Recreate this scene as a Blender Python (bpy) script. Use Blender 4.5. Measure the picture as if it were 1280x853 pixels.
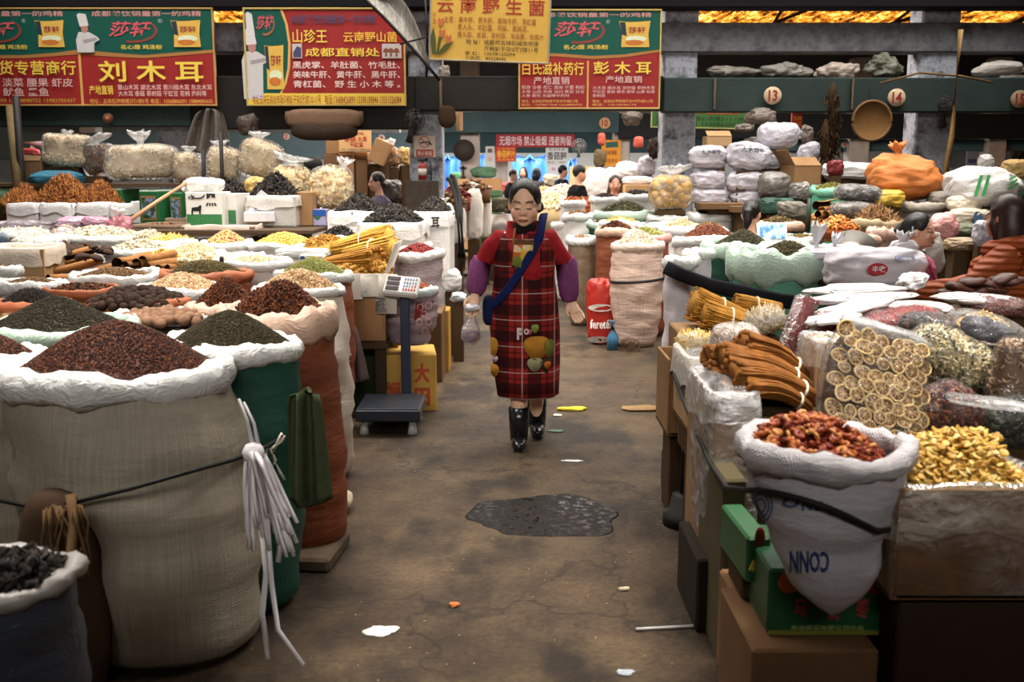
import bpy, math, random
import numpy as np
from math import sin, cos, tan, atan, pi, radians
for _o in list(bpy.data.objects):
    bpy.data.objects.remove(_o)
SC = bpy.context.scene
COL = SC.collection
# ------------------------------------------------------------------ camera
EYE = 1.6
FPX = 1244.0
HORIZON = 218.0
PITCH = atan((426.5 - HORIZON) / FPX)
cam_data = bpy.data.cameras.new('camera')
cam_data.sensor_width = 36.0
cam_data.lens = FPX * 36.0 / 1280.0
cam_data.clip_end = 200
cam = bpy.data.objects.new('camera', cam_data)
cam.location = (0, 0, EYE)
cam.rotation_euler = (pi / 2 - PITCH, 0, 0)
COL.objects.link(cam)
SC.camera = cam
cam_data.dof.use_dof = True
cam_data.dof.focus_distance = 6.2
cam_data.dof.aperture_fstop = 4.0
# ------------------------------------------------------------------ view and light
SC.view_settings.view_transform = 'Standard'
SC.view_settings.look = 'None'
SC.view_settings.gamma = 1.0
SC.view_settings.use_curve_mapping = False
SC.view_settings.exposure = 0.0
world = bpy.data.worlds.new('world')
SC.world = world
world.use_nodes = True
world.node_tree.nodes['Background'].inputs[0].default_value = (0.85, 0.92, 1.0, 1)
world.node_tree.nodes['Background'].inputs[1].default_value = 1.0


def area(name, loc, sx, sy, power, color=(1, 1, 1), rot=(0, 0, 0), spread=180):
    l = bpy.data.lights.new(name, 'AREA')
    l.shape = 'RECTANGLE'
    l.size, l.size_y = sx, sy
    l.energy = power
    l.color = color
    l.spread = radians(spread)
    o = bpy.data.objects.new(name, l)
    o.location = loc
    o.rotation_euler = rot
    COL.objects.link(o)
    return o


# daylight through the roof lights of each bay, plus added fill lamps
area('front_fill', (0.2, -3.2, 4.6), 7.0, 1.0, 58, (1, .95, .89), (radians(74), 0, 0), 52)  # added fill from behind the camera, brightens faces and sack fronts
area('near_fill_left', (-1.9, 3.7, 4.7), 1.6, 1.4, 62, (1, .94, .87), (0, radians(-4), 0), 64)  # added fill over the left stall, kept narrow so the aisle stays darker
area('near_fill_right', (1.9, 3.2, 4.7), 1.6, 1.4, 62, (1, .94, .87), (0, radians(4), 0), 64)  # matching added fill over the right stall
area('roof_light_first', (0.0, 7.9, 4.7), 10.0, 2.4, 570, (1, .95, .88), spread=120)
area('roof_light_second', (0.0, 10.9, 4.7), 12.0, 1.2, 340, (1, .96, .91), spread=110)
area('bay_fill', (0.0, 13.3, 3.8), 12.0, .8, 420, (1, .96, .91))  # extra fill lamp, added to brighten the fronts of the far sacks
area('roof_light_third', (0.0, 16.5, 3.4), 12.0, 2.4, 800, (1, .96, .91))
area('roof_light_fourth', (0.0, 24.0, 3.4), 12.0, 3.0, 1000, (1, .97, .93))
area('roof_light_fifth', (0.0, 31.5, 3.6), 14.0, 3.0, 2400, (.98, .98, 1))
sun = bpy.data.lights.new('sun', 'SUN')
sun.energy = 7.0
sun.angle = radians(3)
sun.color = (1, .93, .82)
sun_o = bpy.data.objects.new('sun', sun)
sun_o.rotation_euler = (radians(18), radians(12), 0)
COL.objects.link(sun_o)


# ------------------------------------------------------------------ picture <-> place
def ray(u, v):
    x = (u - 640.0) / FPX
    y = -(v - 426.5) / FPX
    return np.array([x, cos(PITCH) + y * sin(PITCH), -sin(PITCH) + y * cos(PITCH)])


def at_z(u, v, z):
    d = ray(u, v)
    t = (z - EYE) / d[2]
    return np.array([0, 0, EYE]) + d * t


def at_y(u, v, Y):
    d = ray(u, v)
    return np.array([0, 0, EYE]) + d * (Y / d[1])


def mpp(p):
    """metres per photo pixel at point p"""
    return (p[1] * cos(PITCH) + (EYE - p[2]) * sin(PITCH)) / FPX


# ------------------------------------------------------------------ colours and materials
def lin(h, a=1.0):
    h = h.lstrip('#')
    out = []
    for i in (0, 2, 4):
        c = int(h[i:i + 2], 16) / 255.0
        out.append(c / 12.92 if c <= 0.04045 else ((c + 0.055) / 1.055) ** 2.4)
    return tuple(out) + (a,)


class NT:
    def __init__(self, name):
        self.m = bpy.data.materials.new(name)
        self.m.use_nodes = True
        self.t = self.m.node_tree
        self.b = self.t.nodes['Principled BSDF']
        self.out = self.t.nodes['Material Output']

    def n(self, typ, **kw):
        n = self.t.nodes.new(typ)
        for k, v in kw.items():
            setattr(n, k, v)
        return n

    def l(self, a, b):
        self.t.links.new(a, b)

    def coord(self, scale=(1, 1, 1)):
        tc = self.n('ShaderNodeTexCoord')
        mp = self.n('ShaderNodeMapping')
        mp.inputs['Scale'].default_value = scale
        self.l(tc.outputs['Object'], mp.inputs['Vector'])
        return mp.outputs['Vector']

    def noise(self, scale, detail=4, vec=None, rough=.6):
        n = self.n('ShaderNodeTexNoise')
        n.inputs['Scale'].default_value = scale
        n.inputs['Detail'].default_value = detail
        n.inputs['Roughness'].default_value = rough
        self.l(vec if vec is not None else self.coord(), n.inputs['Vector'])
        return n.outputs[0]

    def ramp(self, fac, stops, interp='LINEAR'):
        r = self.n('ShaderNodeValToRGB')
        r.color_ramp.interpolation = interp
        e = r.color_ramp.elements
        while len(e) < len(stops):
            e.new(0.5)
        for i, (p, c) in enumerate(stops):
            e[i].position = p
            e[i].color = lin(c) if isinstance(c, str) else c
        self.l(fac, r.inputs[0])
        return r.outputs[0]

    def mix(self, fac, a, b, mode='MIX'):
        m = self.n('ShaderNodeMix', data_type='RGBA', blend_type=mode)
        for sock, val in ((m.inputs[0], fac), (m.inputs[6], a), (m.inputs[7], b)):
            if isinstance(val, str):
                sock.default_value = lin(val)
            elif isinstance(val, (int, float, tuple)):
                sock.default_value = val
            else:
                self.l(val, sock)
        return m.outputs[2]

    def math(self, op, a, b=0.0):
        m = self.n('ShaderNodeMath', operation=op)
        for s, val in ((m.inputs[0], a), (m.inputs[1], b)):
            if isinstance(val, (int, float)):
                s.default_value = val
            else:
                self.l(val, s)
        return m.outputs[0]

    def bump(self, h, strength=.3, dist=.01):
        b = self.n('ShaderNodeBump')
        b.inputs['Strength'].default_value = strength
        b.inputs['Distance'].default_value = dist
        self.l(h, b.inputs['Height'])
        self.l(b.outputs[0], self.b.inputs['Normal'])

    def color(self, c):
        if isinstance(c, str):
            self.b.inputs['Base Color'].default_value = lin(c)
        else:
            self.l(c, self.b.inputs['Base Color'])

    def set(self, rough=.6, spec=.3, metal=0.0):
        self.b.inputs['Roughness'].default_value = rough
        self.b.inputs['Specular IOR Level'].default_value = spec
        self.b.inputs['Metallic'].default_value = metal
        return self


_mats = {}


def cached(fn):
    def g(*a, **k):
        key = (fn.__name__, a, tuple(sorted(k.items())))
        if key not in _mats:
            _mats[key] = fn(*a, **k)
        return _mats[key]
    return g


@cached
def plain(c, rough=.6, spec=.3, metal=0.0, var=.12, scale=18.0):
    t = NT('plain')
    n = t.noise(scale, 5)
    t.color(t.mix(n, shade(c, 1 - var), shade(c, 1 + var)))
    t.set(rough, spec, metal)
    return t.m


def shade(c, k):
    h = c.lstrip('#')
    return '#' + ''.join('%02x' % max(0, min(255, int(int(h[i:i + 2], 16) * k))) for i in (0, 2, 4))


@cached
def woven(c, c2=None, scale=260.0, stripe=.10, rough=.55, dirt=.25, bump=.35):
    """woven plastic or linen sack cloth"""
    t = NT('woven_sack_cloth')
    co = t.coord()
    sep = t.n('ShaderNodeSeparateXYZ')
    t.l(co, sep.inputs[0])
    ang = t.math('ARCTAN2', sep.outputs[1], sep.outputs[0])
    h = t.math('SINE', t.math('MULTIPLY', sep.outputs[2], scale * 2.2))
    w = t.math('SINE', t.math('MULTIPLY', ang, scale * .6))
    weave = t.math('MULTIPLY', h, w)
    cmb = t.n('ShaderNodeCombineXYZ')
    t.l(t.math('MULTIPLY', ang, 9.0), cmb.inputs[0])
    t.l(t.math('MULTIPLY', sep.outputs[2], .6), cmb.inputs[1])
    st = t.noise(6.0, 3, cmb.outputs[0])
    base = t.mix(st, shade(c, 1 - stripe), shade(c, 1 + stripe))
    big = t.noise(4.5, 5)
    base = t.mix(t.math('MULTIPLY', t.ramp(big, [(.42, '#000000'), (.75, '#ffffff')]), dirt), base, c2 or shade(c, .62))
    fine = t.mix(.05, base, t.ramp(t.math('ADD', t.math('MULTIPLY', weave, .5), .5), [(0, '#303030'), (1, '#ffffff')]), 'MULTIPLY')
    t.color(fine)
    cr = t.noise(7.0, 6, t.coord((1, 1, 3.2)))
    t.bump(t.math('ADD', t.math('MULTIPLY', weave, .05), cr), bump, .03)
    t.set(rough, .35)
    return t.m


def wrinkle(t, scale):
    """sharp crumple lines"""
    n = t.n('ShaderNodeTexNoise')
    n.inputs['Scale'].default_value = scale * .8
    n.inputs['Detail'].default_value = 3
    n.inputs['Distortion'].default_value = 1.6
    t.l(t.coord((1, 1, 1.5)), n.inputs['Vector'])
    return t.math('ABSOLUTE', t.math('SUBTRACT', n.outputs[0], .5))


@cached
def plastic(c, rough=.28, trans=.0, var=.08, scale=9.0, bump=.5, spec=.5):
    """crumpled plastic sheet, opaque or milky"""
    t = NT('plastic_sheet')
    n = t.noise(scale, 5)
    t.color(t.mix(n, shade(c, 1 - var), shade(c, 1 + var)))
    w = wrinkle(t, scale * 1.3)
    t.bump(t.math('ADD', w, t.math('MULTIPLY', n, .8)), bump, .02)
    t.set(rough, spec)
    return t.m


@cached
def film(tint='#ffffff', haze=.10, rough=.10, scale=11.0, bump=.6):
    """clear plastic film: see-through, with shine and milky patches"""
    t = NT('clear_film')
    n = t.noise(scale, 5, t.coord((1, 1, 1.7)))
    t.color(tint)
    t.set(rough + .12, .6)
    bp = t.n('ShaderNodeBump')
    bp.inputs['Strength'].default_value = bump
    bp.inputs['Distance'].default_value = .03
    t.l(t.math('ADD', wrinkle(t, scale), n), bp.inputs['Height'])
    t.l(bp.outputs[0], t.b.inputs['Normal'])
    tr = t.n('ShaderNodeBsdfTransparent')
    tr.inputs[0].default_value = (.98, .98, .98, 1)
    gl = t.n('ShaderNodeBsdfGlossy')
    gl.inputs['Roughness'].default_value = rough
    t.l(bp.outputs[0], gl.inputs['Normal'])
    fr = t.n('ShaderNodeFresnel')
    fr.inputs[0].default_value = 1.4
    t.l(bp.outputs[0], fr.inputs['Normal'])
    m1, m2 = t.n('ShaderNodeMixShader'), t.n('ShaderNodeMixShader')
    t.l(t.math('MULTIPLY', fr.outputs[0], .5), m1.inputs[0])
    t.l(tr.outputs[0], m1.inputs[1])
    t.l(gl.outputs[0], m1.inputs[2])
    hz = t.math('ADD', t.math('MULTIPLY', t.ramp(n, [(.45, '#000000'), (.75, '#ffffff')]), haze), haze * .35)
    t.l(t.math('MINIMUM', hz, .95), m2.inputs[0])
    t.l(m1.outputs[0], m2.inputs[1])
    t.l(t.b.outputs[0], m2.inputs[2])
    t.l(m2.outputs[0], t.out.inputs[0])
    return t.m


@cached
def grains(pal, rough=.65, spec=.25):
    """one colour per grain, drawn from a palette"""
    t = NT('grains')
    g = t.n('ShaderNodeNewGeometry')
    k = len(pal)
    t.color(t.ramp(g.outputs['Random Per Island'], [(i / k, c) for i, c in enumerate(pal)], 'CONSTANT'))
    t.set(rough, spec)
    return t.m


@cached
def card(c='#9a7550', rough=.8):
    t = NT('cardboard')
    n = t.noise(5, 6)
    f = t.noise(120, 2, t.coord((.2, .2, 2.5)))
    b = t.mix(n, shade(c, .82), shade(c, 1.12))
    t.color(t.mix(t.math('MULTIPLY', f, .2), b, shade(c, .6)))
    t.bump(n, .15, .02)
    t.set(rough, .2)
    return t.m


# ------------------------------------------------------------------ mesh building
def noise3(p, freq, seed=0, k=7):
    r = np.random.RandomState(seed)
    d = r.normal(size=(k, 3))
    d /= np.linalg.norm(d, axis=1)[:, None]
    f = freq * r.uniform(.6, 1.5, k)
    ph = r.uniform(0, 2 * pi, k)
    return np.sin(np.asarray(p) @ (d * f[:, None]).T + ph).sum(axis=1) / (k ** .5) * .9


def rotm(x=0, y=0, z=0):
    cx, sx, cy, sy, cz, sz = cos(x), sin(x), cos(y), sin(y), cos(z), sin(z)
    return np.array([[cz, -sz, 0], [sz, cz, 0], [0, 0, 1]]) @ np.array([[cy, 0, sy], [0, 1, 0], [-sy, 0, cy]]) @ np.array([[1, 0, 0], [0, cx, -sx], [0, sx, cx]])


class MB:
    def __init__(self):
        self.v, self.f, self.n = [], [], 0

    def add(self, verts, faces, mi=0):
        verts = np.asarray(verts, float)
        for fa in faces:
            fa = np.asarray(fa, int)
            if fa.size:
                self.f.append((fa + self.n, mi))
        self.v.append(verts)
        self.n += len(verts)
        return self

    def box(self, c, s, R=None, bev=0.0, mi=0):
        s = np.asarray(s, float) / 2
        b = min(bev, min(s) * .9)
        if b <= 0:
            v = np.array([[x, y, z] for x in (-1, 1) for y in (-1, 1) for z in (-1, 1)]) * s
            f = [[[0, 1, 3, 2], [4, 6, 7, 5], [0, 4, 5, 1], [2, 3, 7, 6], [0, 2, 6, 4], [1, 5, 7, 3]]]
        else:
            v, idx = [], {}
            for x in (-1, 1):
                for y in (-1, 1):
                    for z in (-1, 1):
                        for a in range(3):
                            e = np.array([x, y, z]) * (s - b)
                            e[a] += (x, y, z)[a] * b
                            idx[(x, y, z, a)] = len(v)
                            v.append(e)
            q, tr = [], []
            for a in range(3):
                o1, o2 = [k for k in range(3) if k != a]
                for sg in (-1, 1):
                    ring = []
                    for (p, r) in ((-1, -1), (1, -1), (1, 1), (-1, 1)):
                        k = [0, 0, 0]
                        k[a], k[o1], k[o2] = sg, p, r
                        ring.append(idx[(k[0], k[1], k[2], a)])
                    flip = (sg > 0) == (a == 1)
                    q.append(ring[::-1] if flip else ring)
                for p in (-1, 1):
                    for r in (-1, 1):
                        k0, k1 = [0, 0, 0], [0, 0, 0]
                        k0[a], k1[a] = -1, 1
                        k0[o1] = k1[o1] = p
                        k0[o2] = k1[o2] = r
                        q.append([idx[(*k0, o1)], idx[(*k1, o1)], idx[(*k1, o2)], idx[(*k0, o2)]])
            for x in (-1, 1):
                for y in (-1, 1):
                    for z in (-1, 1):
                        tr.append([idx[(x, y, z, 0)], idx[(x, y, z, 1)], idx[(x, y, z, 2)]])
            f = [q, tr]
        v = np.asarray(v)
        if R is not None:
            v = v @ R.T
        return self.add(v + np.asarray(c), f, mi)

    def loft(self, rings, mi=0, cap0=True, cap1=True, closed=False):
        """rings: (m, n, 3)"""
        r = np.asarray(rings, float)
        m, n = r.shape[:2]
        i = np.arange(m if closed else m - 1)[:, None]
        j = np.arange(n)[None, :]
        i2 = (i + 1) % m
        j2 = (j + 1) % n
        q = np.stack([i * n + j, i * n + j2, i2 * n + j2, i2 * n + j], axis=-1).reshape(-1, 4)
        verts = r.reshape(-1, 3)
        tris = []
        if not closed:
            ex = []
            if cap0:
                c = len(verts) + len(ex)
                ex.append(r[0].mean(axis=0))
                tris += [[c, (k + 1) % n, k] for k in range(n)]
            if cap1:
                c = len(verts) + len(ex)
                ex.append(r[-1].mean(axis=0))
                b = (m - 1) * n
                tris += [[c, b + k, b + (k + 1) % n] for k in range(n)]
            if ex:
                verts = np.vstack([verts, ex])
        return self.add(verts, [q, tris], mi)

    def tube(self, pts, r, n=8, mi=0, flat=1.0, closed=False, up=(0, 0, 1), cap=True):
        p = np.asarray(pts, float)
        m = len(p)
        rr = np.full(m, r, float) if np.isscalar(r) else np.asarray(r, float)
        if closed:
            t = np.roll(p, -1, 0) - np.roll(p, 1, 0)
        else:
            t = np.gradient(p, axis=0)
        t /= np.linalg.norm(t, axis=1)[:, None] + 1e-12
        u = np.asarray(up, float)
        rings = []
        prev = None
        for k in range(m):
            a = np.cross(t[k], u)
            if np.linalg.norm(a) < .05:
                a = prev if prev is not None else np.cross(t[k], (1, .3, 0))
            a = a / np.linalg.norm(a)
            prev = a
            b = np.cross(a, t[k])
            th = np.arange(n) * 2 * pi / n
            rings.append(p[k] + rr[k] * (np.cos(th)[:, None] * a + flat * np.sin(th)[:, None] * b))
        return self.loft(rings, mi, cap, cap, closed)

    def blob(self, c, s, e=(1, 1), nu=24, nv=14, amp=0.0, freq=4.0, seed=0, R=None, mi=0, flat_bottom=None, fn=None):
        """superellipsoid, e<1 boxier"""
        th = np.arange(nu) * 2 * pi / nu
        ph = np.linspace(-pi / 2, pi / 2, nv + 2)[1:-1]
        sp = lambda x, p: np.sign(x) * np.abs(x) ** p
        T, Pp = np.meshgrid(th, ph)
        x = sp(np.cos(Pp), e[1]) * sp(np.cos(T), e[0])
        y = sp(np.cos(Pp), e[1]) * sp(np.sin(T), e[0])
        z = sp(np.sin(Pp), e[1])
        v = np.stack([x, y, z], -1).reshape(-1, 3)
        v = np.vstack([v, [[0, 0, -1], [0, 0, 1]]])
        s = np.asarray(s, float)
        if amp:
            d = noise3(v * s / max(s), freq, seed) + .5 * noise3(v * s / max(s), freq * 2.3, seed + 1)
            v = v * (1 + amp * d)[:, None]
        v = v * s
        if flat_bottom is not None:
            v[:, 2] = np.maximum(v[:, 2], -flat_bottom)
        if fn is not None:
            v = fn(v)
        if R is not None:
            v = v @ R.T
        m = nv
        i = np.arange(m - 1)[:, None]
        j = np.arange(nu)[None, :]
        j2 = (j + 1) % nu
        q = np.stack([i * nu + j, i * nu + j2, (i + 1) * nu + j2, (i + 1) * nu + j], -1).reshape(-1, 4)
        b, tp = m * nu, m * nu + 1
        tr = [[b, (k + 1) % nu, k] for k in range(nu)] + [[tp, (m - 1) * nu + k, (m - 1) * nu + (k + 1) % nu] for k in range(nu)]
        return self.add(v + np.asarray(c), [q, tr], mi)

    def prism(self, outline, depth, fn, mi=0):
        """extrude a 2-D outline; fn maps (x, y, z) local to place"""
        o = np.asarray(outline, float)
        n = len(o)
        f0 = np.array([fn(x, y, 0) for x, y in o])
        f1 = np.array([fn(x, y, depth) for x, y in o])
        v = np.vstack([f0, f1])
        sides = [[k, (k + 1) % n, n + (k + 1) % n, n + k] for k in range(n)]
        self.add(v, [sides], mi)
        self.f.append((np.array([list(range(n))[::-1]]) + self.n - 2 * n, mi))
        self.f.append((np.array([list(range(n, 2 * n))]) + self.n - 2 * n, mi))
        return self

    def scatter(self, tv, tf, pos, R, scale, mi=0):
        """many copies of a small template: pos (k,3), R (k,3,3), scale (k,) or (k,3)"""
        tv = np.asarray(tv, float)
        k, n = len(pos), len(tv)
        sc = np.asarray(scale, float)
        if sc.ndim == 1:
            sc = sc[:, None]
        loc = tv[None] * sc[:, None, :]
        v = np.einsum('kij,knj->kni', R, loc) + np.asarray(pos)[:, None, :]
        off = (np.arange(k) * n)[:, None, None]
        fs = [(np.asarray(f)[None] + off).reshape(-1, np.asarray(f).shape[1]) for f in tf]
        return self.add(v.reshape(-1, 3), fs, mi)

    def build(self, name, mats, parent=None, smooth=True, loc=(0, 0, 0)):
        me = bpy.data.meshes.new(name)
        v = np.vstack(self.v)
        nl = sum(f.size for f, _ in self.f)
        npoly = sum(len(f) for f, _ in self.f)
        me.vertices.add(len(v))
        me.vertices.foreach_set('co', v.astype(np.float32).ravel())
        me.loops.add(nl)
        me.loops.foreach_set('vertex_index', np.concatenate([f.ravel() for f, _ in self.f]).astype(np.int32))
        me.polygons.add(npoly)
        tot = np.concatenate([np.full(len(f), f.shape[1]) for f, _ in self.f])
        start = np.concatenate([[0], np.cumsum(tot)[:-1]])
        me.polygons.foreach_set('loop_start', start.astype(np.int32))
        me.polygons.foreach_set('material_index', np.concatenate([np.full(len(f), mi) for f, mi in self.f]).astype(np.int32))
        me.polygons.foreach_set('use_smooth', np.full(npoly, bool(smooth)))
        me.update(calc_edges=True)
        if not isinstance(mats, (list, tuple)):
            mats = [mats]
        for m in mats:
            me.materials.append(m)
        o = bpy.data.objects.new(name, me)
        o.location = tuple(float(x) for x in loc)
        COL.objects.link(o)
        if parent is not None:
            o.parent = parent
        return o


def tag(o, label=None, cat=None, group=None, kind=None):
    for k, v in (('label', label), ('category', cat), ('group', group), ('kind', kind)):
        if v:
            o[k] = v
    return o


def thing(name, loc, label, cat, group=None, rotz=0.0):
    o = bpy.data.objects.new(name, None)
    o.location = tuple(float(x) for x in loc)
    o.rotation_euler = (0, 0, rotz)
    o.empty_display_size = .1
    COL.objects.link(o)
    return tag(o, label, cat, group)


def stamp(root, s, x0, x1, z0, z1, y, col, bold=.03):
    """flat lettering on a face that looks along -y"""
    tv, tf = text_verts(s, bold)
    lo, hi = tv.min(0), tv.max(0)
    mb = MB()
    mb.v.append(np.stack([x0 + (tv[:, 0] - lo[0]) / (hi[0] - lo[0]) * (x1 - x0), np.full(len(tv), y), z0 + (tv[:, 1] - lo[1]) / (hi[1] - lo[1]) * (z1 - z0)], 1))
    mb.n = len(tv)
    mb.f += [(np.array([q]), 0) for q in tf]
    return mb.build('lettering', ink(col), root, False)


def structure(name, mb, mat_, smooth=False):
    o = mb.build(name, mat_, None, smooth)
    o['kind'] = 'structure'
    return o


def rand_rots(k, rs, tilt=1.0):
    """k random rotation matrices; tilt 1 = any, small = nearly flat"""
    a = rs.uniform(0, 2 * pi, k)
    b = rs.normal(0, tilt, k)
    c = rs.normal(0, tilt, k)
    ca, sa, cb, sb, cc, sc_ = np.cos(a), np.sin(a), np.cos(b), np.sin(b), np.cos(c), np.sin(c)
    R = np.zeros((k, 3, 3))
    R[:, 0, 0] = ca * cb
    R[:, 0, 1] = ca * sb * sc_ - sa * cc
    R[:, 0, 2] = ca * sb * cc + sa * sc_
    R[:, 1, 0] = sa * cb
    R[:, 1, 1] = sa * sb * sc_ + ca * cc
    R[:, 1, 2] = sa * sb * cc - ca * sc_
    R[:, 2, 0] = -sb
    R[:, 2, 1] = cb * sc_
    R[:, 2, 2] = cb * cc
    return R


OCT = (np.array([[1, 0, 0], [0, 1, 0], [-1, 0, 0], [0, -1, 0], [0, 0, 1], [0, 0, -1]], float) * .5,
       [np.array([[0, 1, 4], [1, 2, 4], [2, 3, 4], [3, 0, 4], [1, 0, 5], [2, 1, 5], [3, 2, 5], [0, 3, 5]])])


def _tmpl(kind):
    if kind == 'bead':
        return OCT
    if kind == 'seed':
        return OCT[0] * [1.5, .75, .65], OCT[1]
    if kind == 'stick':
        return OCT[0] * [3.2, .5, .45], OCT[1]
    if kind == 'flake':
        return OCT[0] * [1.4, 1.1, .3], OCT[1]
    m = MB()
    if kind == 'ball':
        m.blob((0, 0, 0), (.5, .5, .5), nu=7, nv=4)
    elif kind == 'ring':
        th = np.arange(7) * 2 * pi / 7
        m.tube(np.stack([np.cos(th) * .38, np.sin(th) * .38, 0 * th], 1), .15, n=4, closed=True)
    elif kind == 'curl':
        th = np.linspace(0, 4.2, 5)
        m.tube(np.stack([np.cos(th) * .4, np.sin(th) * .4, th * .1], 1), [.05, .14, .2, .14, .04], n=4, flat=.5)
    elif kind == 'leafy':
        th = np.linspace(0, 3, 4)
        m.tube(np.stack([th * .33 - .5, .25 * np.sin(th * 2), .2 * np.cos(th * 1.7)], 1), [.08, .34, .3, .05], n=5, flat=.25)
    elif kind == 'star':
        for a in range(6):
            q = a * pi / 3
            m.tube([(0, 0, 0), (cos(q) * .3, sin(q) * .3, .03), (cos(q) * .56, sin(q) * .56, .1)], [.08, .14, .02], n=4)
    v = np.vstack(m.v)
    by = {}
    for f, _ in m.f:
        by.setdefault(f.shape[1], []).append(f)
    return v, [np.vstack(x) for x in by.values()]


_T = {}


def tmpl(k):
    if k not in _T:
        _T[k] = _tmpl(k)
    return _T[k]


def heap_mesh(rx, ry, h, grain, size, pal, n=None, seed=0, power=1.5, lump=.04, sink=.05, over=1.05, tilt=.5, box=False, rough=.65, shape=None, spec=.25):
    """a heaped pile: a mound whose whole skin is grains. Returns MB and materials; z=0 is the rim plane"""
    rs = np.random.RandomState(seed + 11)
    mb = MB()

    def hz(x, y):
        if box:
            r = np.clip((np.abs(x / rx) ** 4 + np.abs(y / ry) ** 4) ** .25, 0, 1.3)
        else:
            r = np.clip(np.sqrt((x / rx) ** 2 + (y / ry) ** 2), 0, 1.3)
        z = h * (1 - r ** power) if power != 'cone' else h * (1 - r)
        p = np.stack([x, y, 0 * x], 1)
        return z + lump * h * noise3(p, 5.5 / max(rx, ry), seed) * (1.1 - np.minimum(r, 1)) - .004
    nr, na = 10, 36
    rr = np.linspace(0.06, 1, nr)
    th = np.arange(na) * 2 * pi / na
    Rg, Tg = np.meshgrid(rr, th, indexing='ij')
    if box:
        k = 1 / np.maximum(1e-6, (np.abs(np.cos(Tg)) ** 6 + np.abs(np.sin(Tg)) ** 6) ** (1 / 6.0))
    else:
        k = 1
    X, Y = Rg * k * np.cos(Tg) * rx, Rg * k * np.sin(Tg) * ry
    Z = hz(X.ravel(), Y.ravel()).reshape(X.shape) - size * .3
    rings = np.stack([X, Y, Z], -1)
    skirt = rings[-1:].copy() * [1, 1, 0] * [.97, .97, 1] + [0, 0, -sink]
    mb.loft(np.concatenate([rings, skirt])[::-1], 0)
    if n is None:
        n = int(min(15000, 2.6 * rx * ry * pi / (size * size)))
    tv, tf = tmpl(grain)
    if box:
        x, y = rs.uniform(-rx, rx, n), rs.uniform(-ry, ry, n)
    else:
        q, a = np.sqrt(rs.uniform(0, 1, n)), rs.uniform(0, 2 * pi, n)
        x, y = q * np.cos(a) * rx * over * .97, q * np.sin(a) * ry * over * .97
    z = hz(x, y) + rs.uniform(-.15, .35, n) * size
    sc = size * rs.uniform(.7, 1.25, n)
    mb.scatter(tv, tf, np.stack([x, y, z], 1), rand_rots(n, rs, tilt), sc, 0)
    return mb, grains(tuple(pal), rough, spec)


def heap(name, loc, label, cat, rx, ry, h, grain, size, pal, group=None, rotz=0, **kw):
    mb, m = heap_mesh(rx, ry, h, grain, size, pal, **kw)
    o = mb.build(name, m, None, True, loc)
    o.rotation_euler = (0, 0, rotz)
    return tag(o, label, cat, group, 'stuff')
# ------------------------------------------------------------------ setting
def floor_mat():
    t = NT('worn_concrete_floor')
    co = t.coord()
    big = t.noise(.9, 6, co, .65)
    mid = t.noise(3.2, 7, co, .7)
    fine = t.noise(40, 4, co)
    c = t.ramp(t.math('ADD', t.math('MULTIPLY', big, .6), t.math('MULTIPLY', mid, .4)),
               [(.28, '#221a10'), (.42, '#3a2c1d'), (.52, '#50402c'), (.62, '#65523a'), (.75, '#403322')])
    stain = t.ramp(t.noise(1.7, 5, t.coord((1.0, .55, 1)), .6), [(.50, '#ffffff'), (.60, '#5a4c40'), (.70, '#2e251e')])
    c = t.mix(.75, c, stain, 'MULTIPLY')
    c = t.mix(.5, c, t.ramp(fine, [(.3, '#5a5148'), (.7, '#ffffff')]), 'MULTIPLY')
    vor = t.n('ShaderNodeTexVoronoi', feature='DISTANCE_TO_EDGE')
    vor.inputs['Scale'].default_value = .75
    wob = t.n('ShaderNodeVectorMath', operation='ADD')
    nz = t.n('ShaderNodeTexNoise')
    nz.inputs['Scale'].default_value = 2.0
    nz.inputs['Detail'].default_value = 5
    t.l(co, nz.inputs['Vector'])
    t.l(co, wob.inputs[0])
    t.l(nz.outputs['Color'], wob.inputs[1])
    t.l(wob.outputs[0], vor.inputs['Vector'])
    crack = t.ramp(vor.outputs[0], [(0, '#33281f'), (.012, '#ffffff')])
    c = t.mix(.6, c, crack, 'MULTIPLY')
    speck = t.n('ShaderNodeTexVoronoi', feature='F1')
    speck.inputs['Scale'].default_value = 14
    t.l(co, speck.inputs['Vector'])
    c = t.mix(t.ramp(speck.outputs[0], [(.035, '#ffffff'), (.05, '#000000')]), c, '#b49a78')
    t.color(c)
    t.bump(t.math('ADD', t.math('MULTIPLY', mid, 1.0), t.math('MULTIPLY', fine, .25)), .55, .03)
    t.set(.72, .25)
    return t.m


def concrete(c1, c2, c3, sc=6.0):
    t = NT('peeling_paint_concrete')
    a = t.noise(sc, 6, None, .6)
    b = t.noise(sc * 7, 3)
    c = t.ramp(a, [(.36, c3), (.42, c2), (.5, c1), (.66, c1), (.7, c2)])
    c = t.mix(.5, c, t.ramp(b, [(.3, '#7a7a7a'), (.6, '#ffffff')]), 'MULTIPLY')
    t.color(c)
    t.bump(a, .3, .03)
    return t.set(.85, .15).m


M_COL = concrete('#a9acb4', '#85868e', '#4f4a4a', 4.0)
M_BEAM = concrete('#77777b', '#66666a', '#4c4b4c', 2.0)
M_GREEN = plain('#23302e', .7, .2, var=.25, scale=3.0)
M_TEAL = plain('#33484b', .7, .2, var=.2, scale=3.0)
M_DARK = plain('#15120f', .9, .1)
M_WALL = plain('#6f6a64', .9, .1, var=.2, scale=1.5)

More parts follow.
